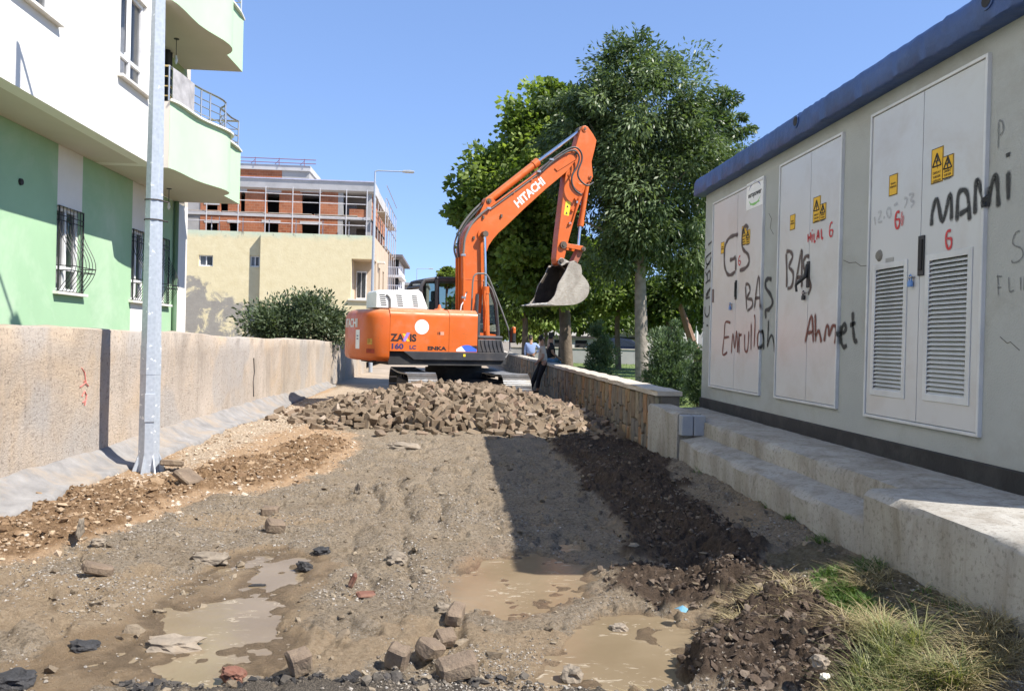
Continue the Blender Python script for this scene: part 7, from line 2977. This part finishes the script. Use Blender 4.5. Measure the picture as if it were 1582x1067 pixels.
def person(base, J, fwd, label, shirt, trousers, shoes, sleeve=.5, hair=True):
    """J: joints in world space: pel, che, nec, hea, sL eL hL sR eR hR, kL fL kR fR (hips come from pel)"""
    t = thing('person', base, label, 'person')
    V = lambda n: Vector(J[n])
    f = Vector(fwd).normalized()
    lat = f.cross(Vector((0, 0, 1))).normalized()       # to the person's right
    pel, che, nec, hea = V('pel'), V('che'), V('nec'), V('hea')
    hipL, hipR = pel - lat * .10 - Vector((0, 0, .04)), pel + lat * .10 - Vector((0, 0, .04))
    vs, es, rs = [pel, pel.lerp(che, .5), che, nec, hea - Vector((0, 0, .03)), hea + Vector((0, 0, .07))], [(0, 1), (1, 2), (2, 3), (3, 4), (4, 5)], [(.15, .11), (.145, .105), (.16, .11), .058, (.078, .09), (.07, .082)]
    for s_ in 'LR':
        a = len(vs)
        hip = hipL if s_ == 'L' else hipR
        k_, f_ = V('k' + s_), V('f' + s_)
        vs += [hip, k_, k_.lerp(f_, .35), f_, f_ + f * .17 - Vector((0, 0, .02))]
        rs += [.085, .058, .056, .04, (.04, .03)]
        es += [(0, a), (a, a + 1), (a + 1, a + 2), (a + 2, a + 3), (a + 3, a + 4)]
        b_ = len(vs)
        sh, el, ha = V('s' + s_), V('e' + s_), V('h' + s_)
        d_ = (ha - el).normalized()
        vs += [sh, el, ha, ha + d_ * .09]
        rs += [.055, .043, .03, (.036, .02)]
        es += [(2, b_), (b_, b_ + 1), (b_ + 1, b_ + 2), (b_ + 2, b_ + 3)]
        side = f if abs(d_.dot(f)) < .7 else Vector((0, 0, 1))
        wd = d_.cross(side).normalized()
        for q, (off, ln) in enumerate(((-.024, .07), (-.008, .085), (.008, .08), (.024, .06))):
            c_ = len(vs)
            r0 = ha + d_ * .09 + wd * off
            vs += [r0, r0 + d_ * ln * .6, r0 + d_ * ln + side * -.015]
            rs += [.009, .008, .006]
            es += [(b_ + 3, c_), (c_, c_ + 1), (c_ + 1, c_ + 2)]
        c_ = len(vs)
        r0 = ha + d_ * .03 + wd * .035
        vs += [r0, r0 + d_ * .035 + wd * .02]
        rs += [.010, .007]
        es += [(b_ + 2, c_), (c_, c_ + 1)]
    # nose and ears
    n0 = len(vs)
    vs += [hea + f * .085 + Vector((0, 0, .0)), hea + f * .108 - Vector((0, 0, .015))]
    rs += [.016, .014]
    es += [(5, n0), (n0, n0 + 1)]
    for sg in (-1, 1):
        n1_ = len(vs)
        vs += [hea + lat * .082 * sg + Vector((0, 0, .01))]
        rs += [(.012, .02)]
        es += [(4, n1_)]
    body = skin_mesh(vs, es, rs, 'body', m_skin, t, 2)
    # eyes and mouth
    for sg in (-1, 1):
        g = G()
        c_ = hea + f * .088 + lat * .032 * sg + Vector((0, 0, .035))
        g.tube([c_ - lat * .012, c_ + lat * .012], .006, 5)
        g.build('eye', m_hair, t)
    # shirt: torso and sleeves as one garment
    sv, se, sr = [pel - Vector((0, 0, .03)), pel.lerp(che, .45), che, nec - Vector((0, 0, .045))], [(0, 1), (1, 2), (2, 3)], [(.19, .15), (.185, .15), (.192, .142), (.08, .075)]
    for s_ in 'LR':
        sh, el, ha = V('s' + s_), V('e' + s_), V('h' + s_)
        b_ = len(sv)
        end = sh.lerp(el, .72) if sleeve < 1 else el
        sv += [sh, end]
        sr += [.075, .062]
        se += [(2, b_), (b_, b_ + 1)]
        if sleeve >= 1:
            sv += [el.lerp(ha, .9)]
            sr += [.045]
            se += [(b_ + 1, b_ + 2)]
    skin_mesh(sv, se, sr, 'shirt', shirt, t, 2)
    tv, te, tr_ = [pel + Vector((0, 0, .03)), pel - Vector((0, 0, .05))], [(0, 1)], [(.165, .125), (.165, .125)]
    for s_ in 'LR':
        hip = hipL if s_ == 'L' else hipR
        b_ = len(tv)
        tv += [hip - Vector((0, 0, .02)), V('k' + s_), V('f' + s_) + Vector((0, 0, .06))]
        tr_ += [.105, .078, .062]
        te += [(1, b_), (b_, b_ + 1), (b_ + 1, b_ + 2)]
    skin_mesh(tv, te, tr_, 'trousers', trousers, t, 2)
    for s_ in 'LR':
        f_ = V('f' + s_)
        skin_mesh([f_ - f * .05 - Vector((0, 0, .02)), f_ + f * .06 - Vector((0, 0, .02)), f_ + f * .2 - Vector((0, 0, .03))], [(0, 1), (1, 2)], [(.05, .045), (.052, .045), (.04, .03)], 'shoe', shoes, t, 1)
    if hair:
        skin_mesh([hea - f * .035 - Vector((0, 0, .01)), hea - f * .02 + Vector((0, 0, .075)), hea + f * .03 + Vector((0, 0, .115))], [(0, 1), (1, 2)], [(.075, .07), (.084, .085), (.06, .05)], 'hair', m_hair, t, 1, root=1)
    return t


m_beige = M('beige_shirt', (.48, .41, .34), .9, var=.1, bump=.2)
m_blacks = M('black_shirt', (.012, .012, .015), .85, bump=.2)
m_blues = M('light_blue_shirt', (.27, .36, .60), .85, var=.1, bump=.2)
m_darkt = M('dark_trousers', (.014, .014, .018), .9, bump=.2)
m_jean = M('blue_jeans', (.10, .19, .30), .9, bump=.2)
m_shoe = M('brown_shoe', (.06, .04, .03), .6, bump=0)
m_shoel = M('light_shoe', (.45, .38, .3), .7, bump=0)
PX, PYY = 2.66, 23.4
person((PX - .1, PYY, .02), dict(pel=(PX, PYY, .93), che=(PX - .01, PYY, 1.27), nec=(PX - .03, PYY, 1.44), hea=(PX - .06, PYY - .02, 1.56), sL=(PX - .02, PYY - .19, 1.36), eL=(PX - .02, PYY - .24, 1.08), hL=(PX - .17, PYY - .10, .93), sR=(PX - .02, PYY + .19, 1.36), eR=(PX - .03, PYY + .24, 1.08), hR=(PX - .18, PYY + .06, .92),
       kL=(PX - .12, PYY - .12, .49), fL=(PX - .16, PYY - .10, .09), kR=(PX - .22, PYY + .12, .50), fR=(PX - .34, PYY + .10, .09)), (-1, -.25, 0), 'man in a beige polo shirt and black trousers leaning back on the stone wall', m_beige, m_darkt, m_shoe)
QX, QY = 2.98, 24.3
person((QX, QY, .92), dict(pel=(QX, QY, 1.03), che=(QX + .0, QY, 1.36), nec=(QX + .0, QY, 1.52), hea=(QX + .01, QY, 1.64), sL=(QX, QY + .19, 1.46), eL=(QX + .06, QY + .22, 1.2), hL=(QX + .25, QY + .14, 1.06), sR=(QX, QY - .19, 1.46), eR=(QX + .05, QY - .23, 1.2), hR=(QX + .24, QY - .14, 1.06),
       kL=(QX + .12, QY + .42, .99), fL=(QX + .30, QY + .46, .52), kR=(QX + .30, QY + .30, .99), fR=(QX + .40, QY + .36, .52)), (.45, .89, 0), 'man in a black shirt and jeans sitting on the wall behind the beige shirted man', m_blacks, m_jean, m_shoe)
RX, RY = 3.33, 34.0
person((RX, RY, .05), dict(pel=(RX, RY, .98), che=(RX, RY, 1.33), nec=(RX, RY, 1.50), hea=(RX - .02, RY + .02, 1.63), sL=(RX - .2, RY, 1.42), eL=(RX - .24, RY, 1.14), hL=(RX - .22, RY + .06, .9), sR=(RX + .2, RY, 1.42), eR=(RX + .42, RY - .02, 1.20), hR=(RX + .22, RY + .02, 1.05),
       kL=(RX - .1, RY, .52), fL=(RX - .1, RY, .13), kR=(RX + .1, RY, .52), fR=(RX + .12, RY, .13)), (0, 1, 0), 'man in a light blue shirt seen from behind, hand on hip beyond the wall', m_blues, m_darkt, m_shoe, sleeve=1)
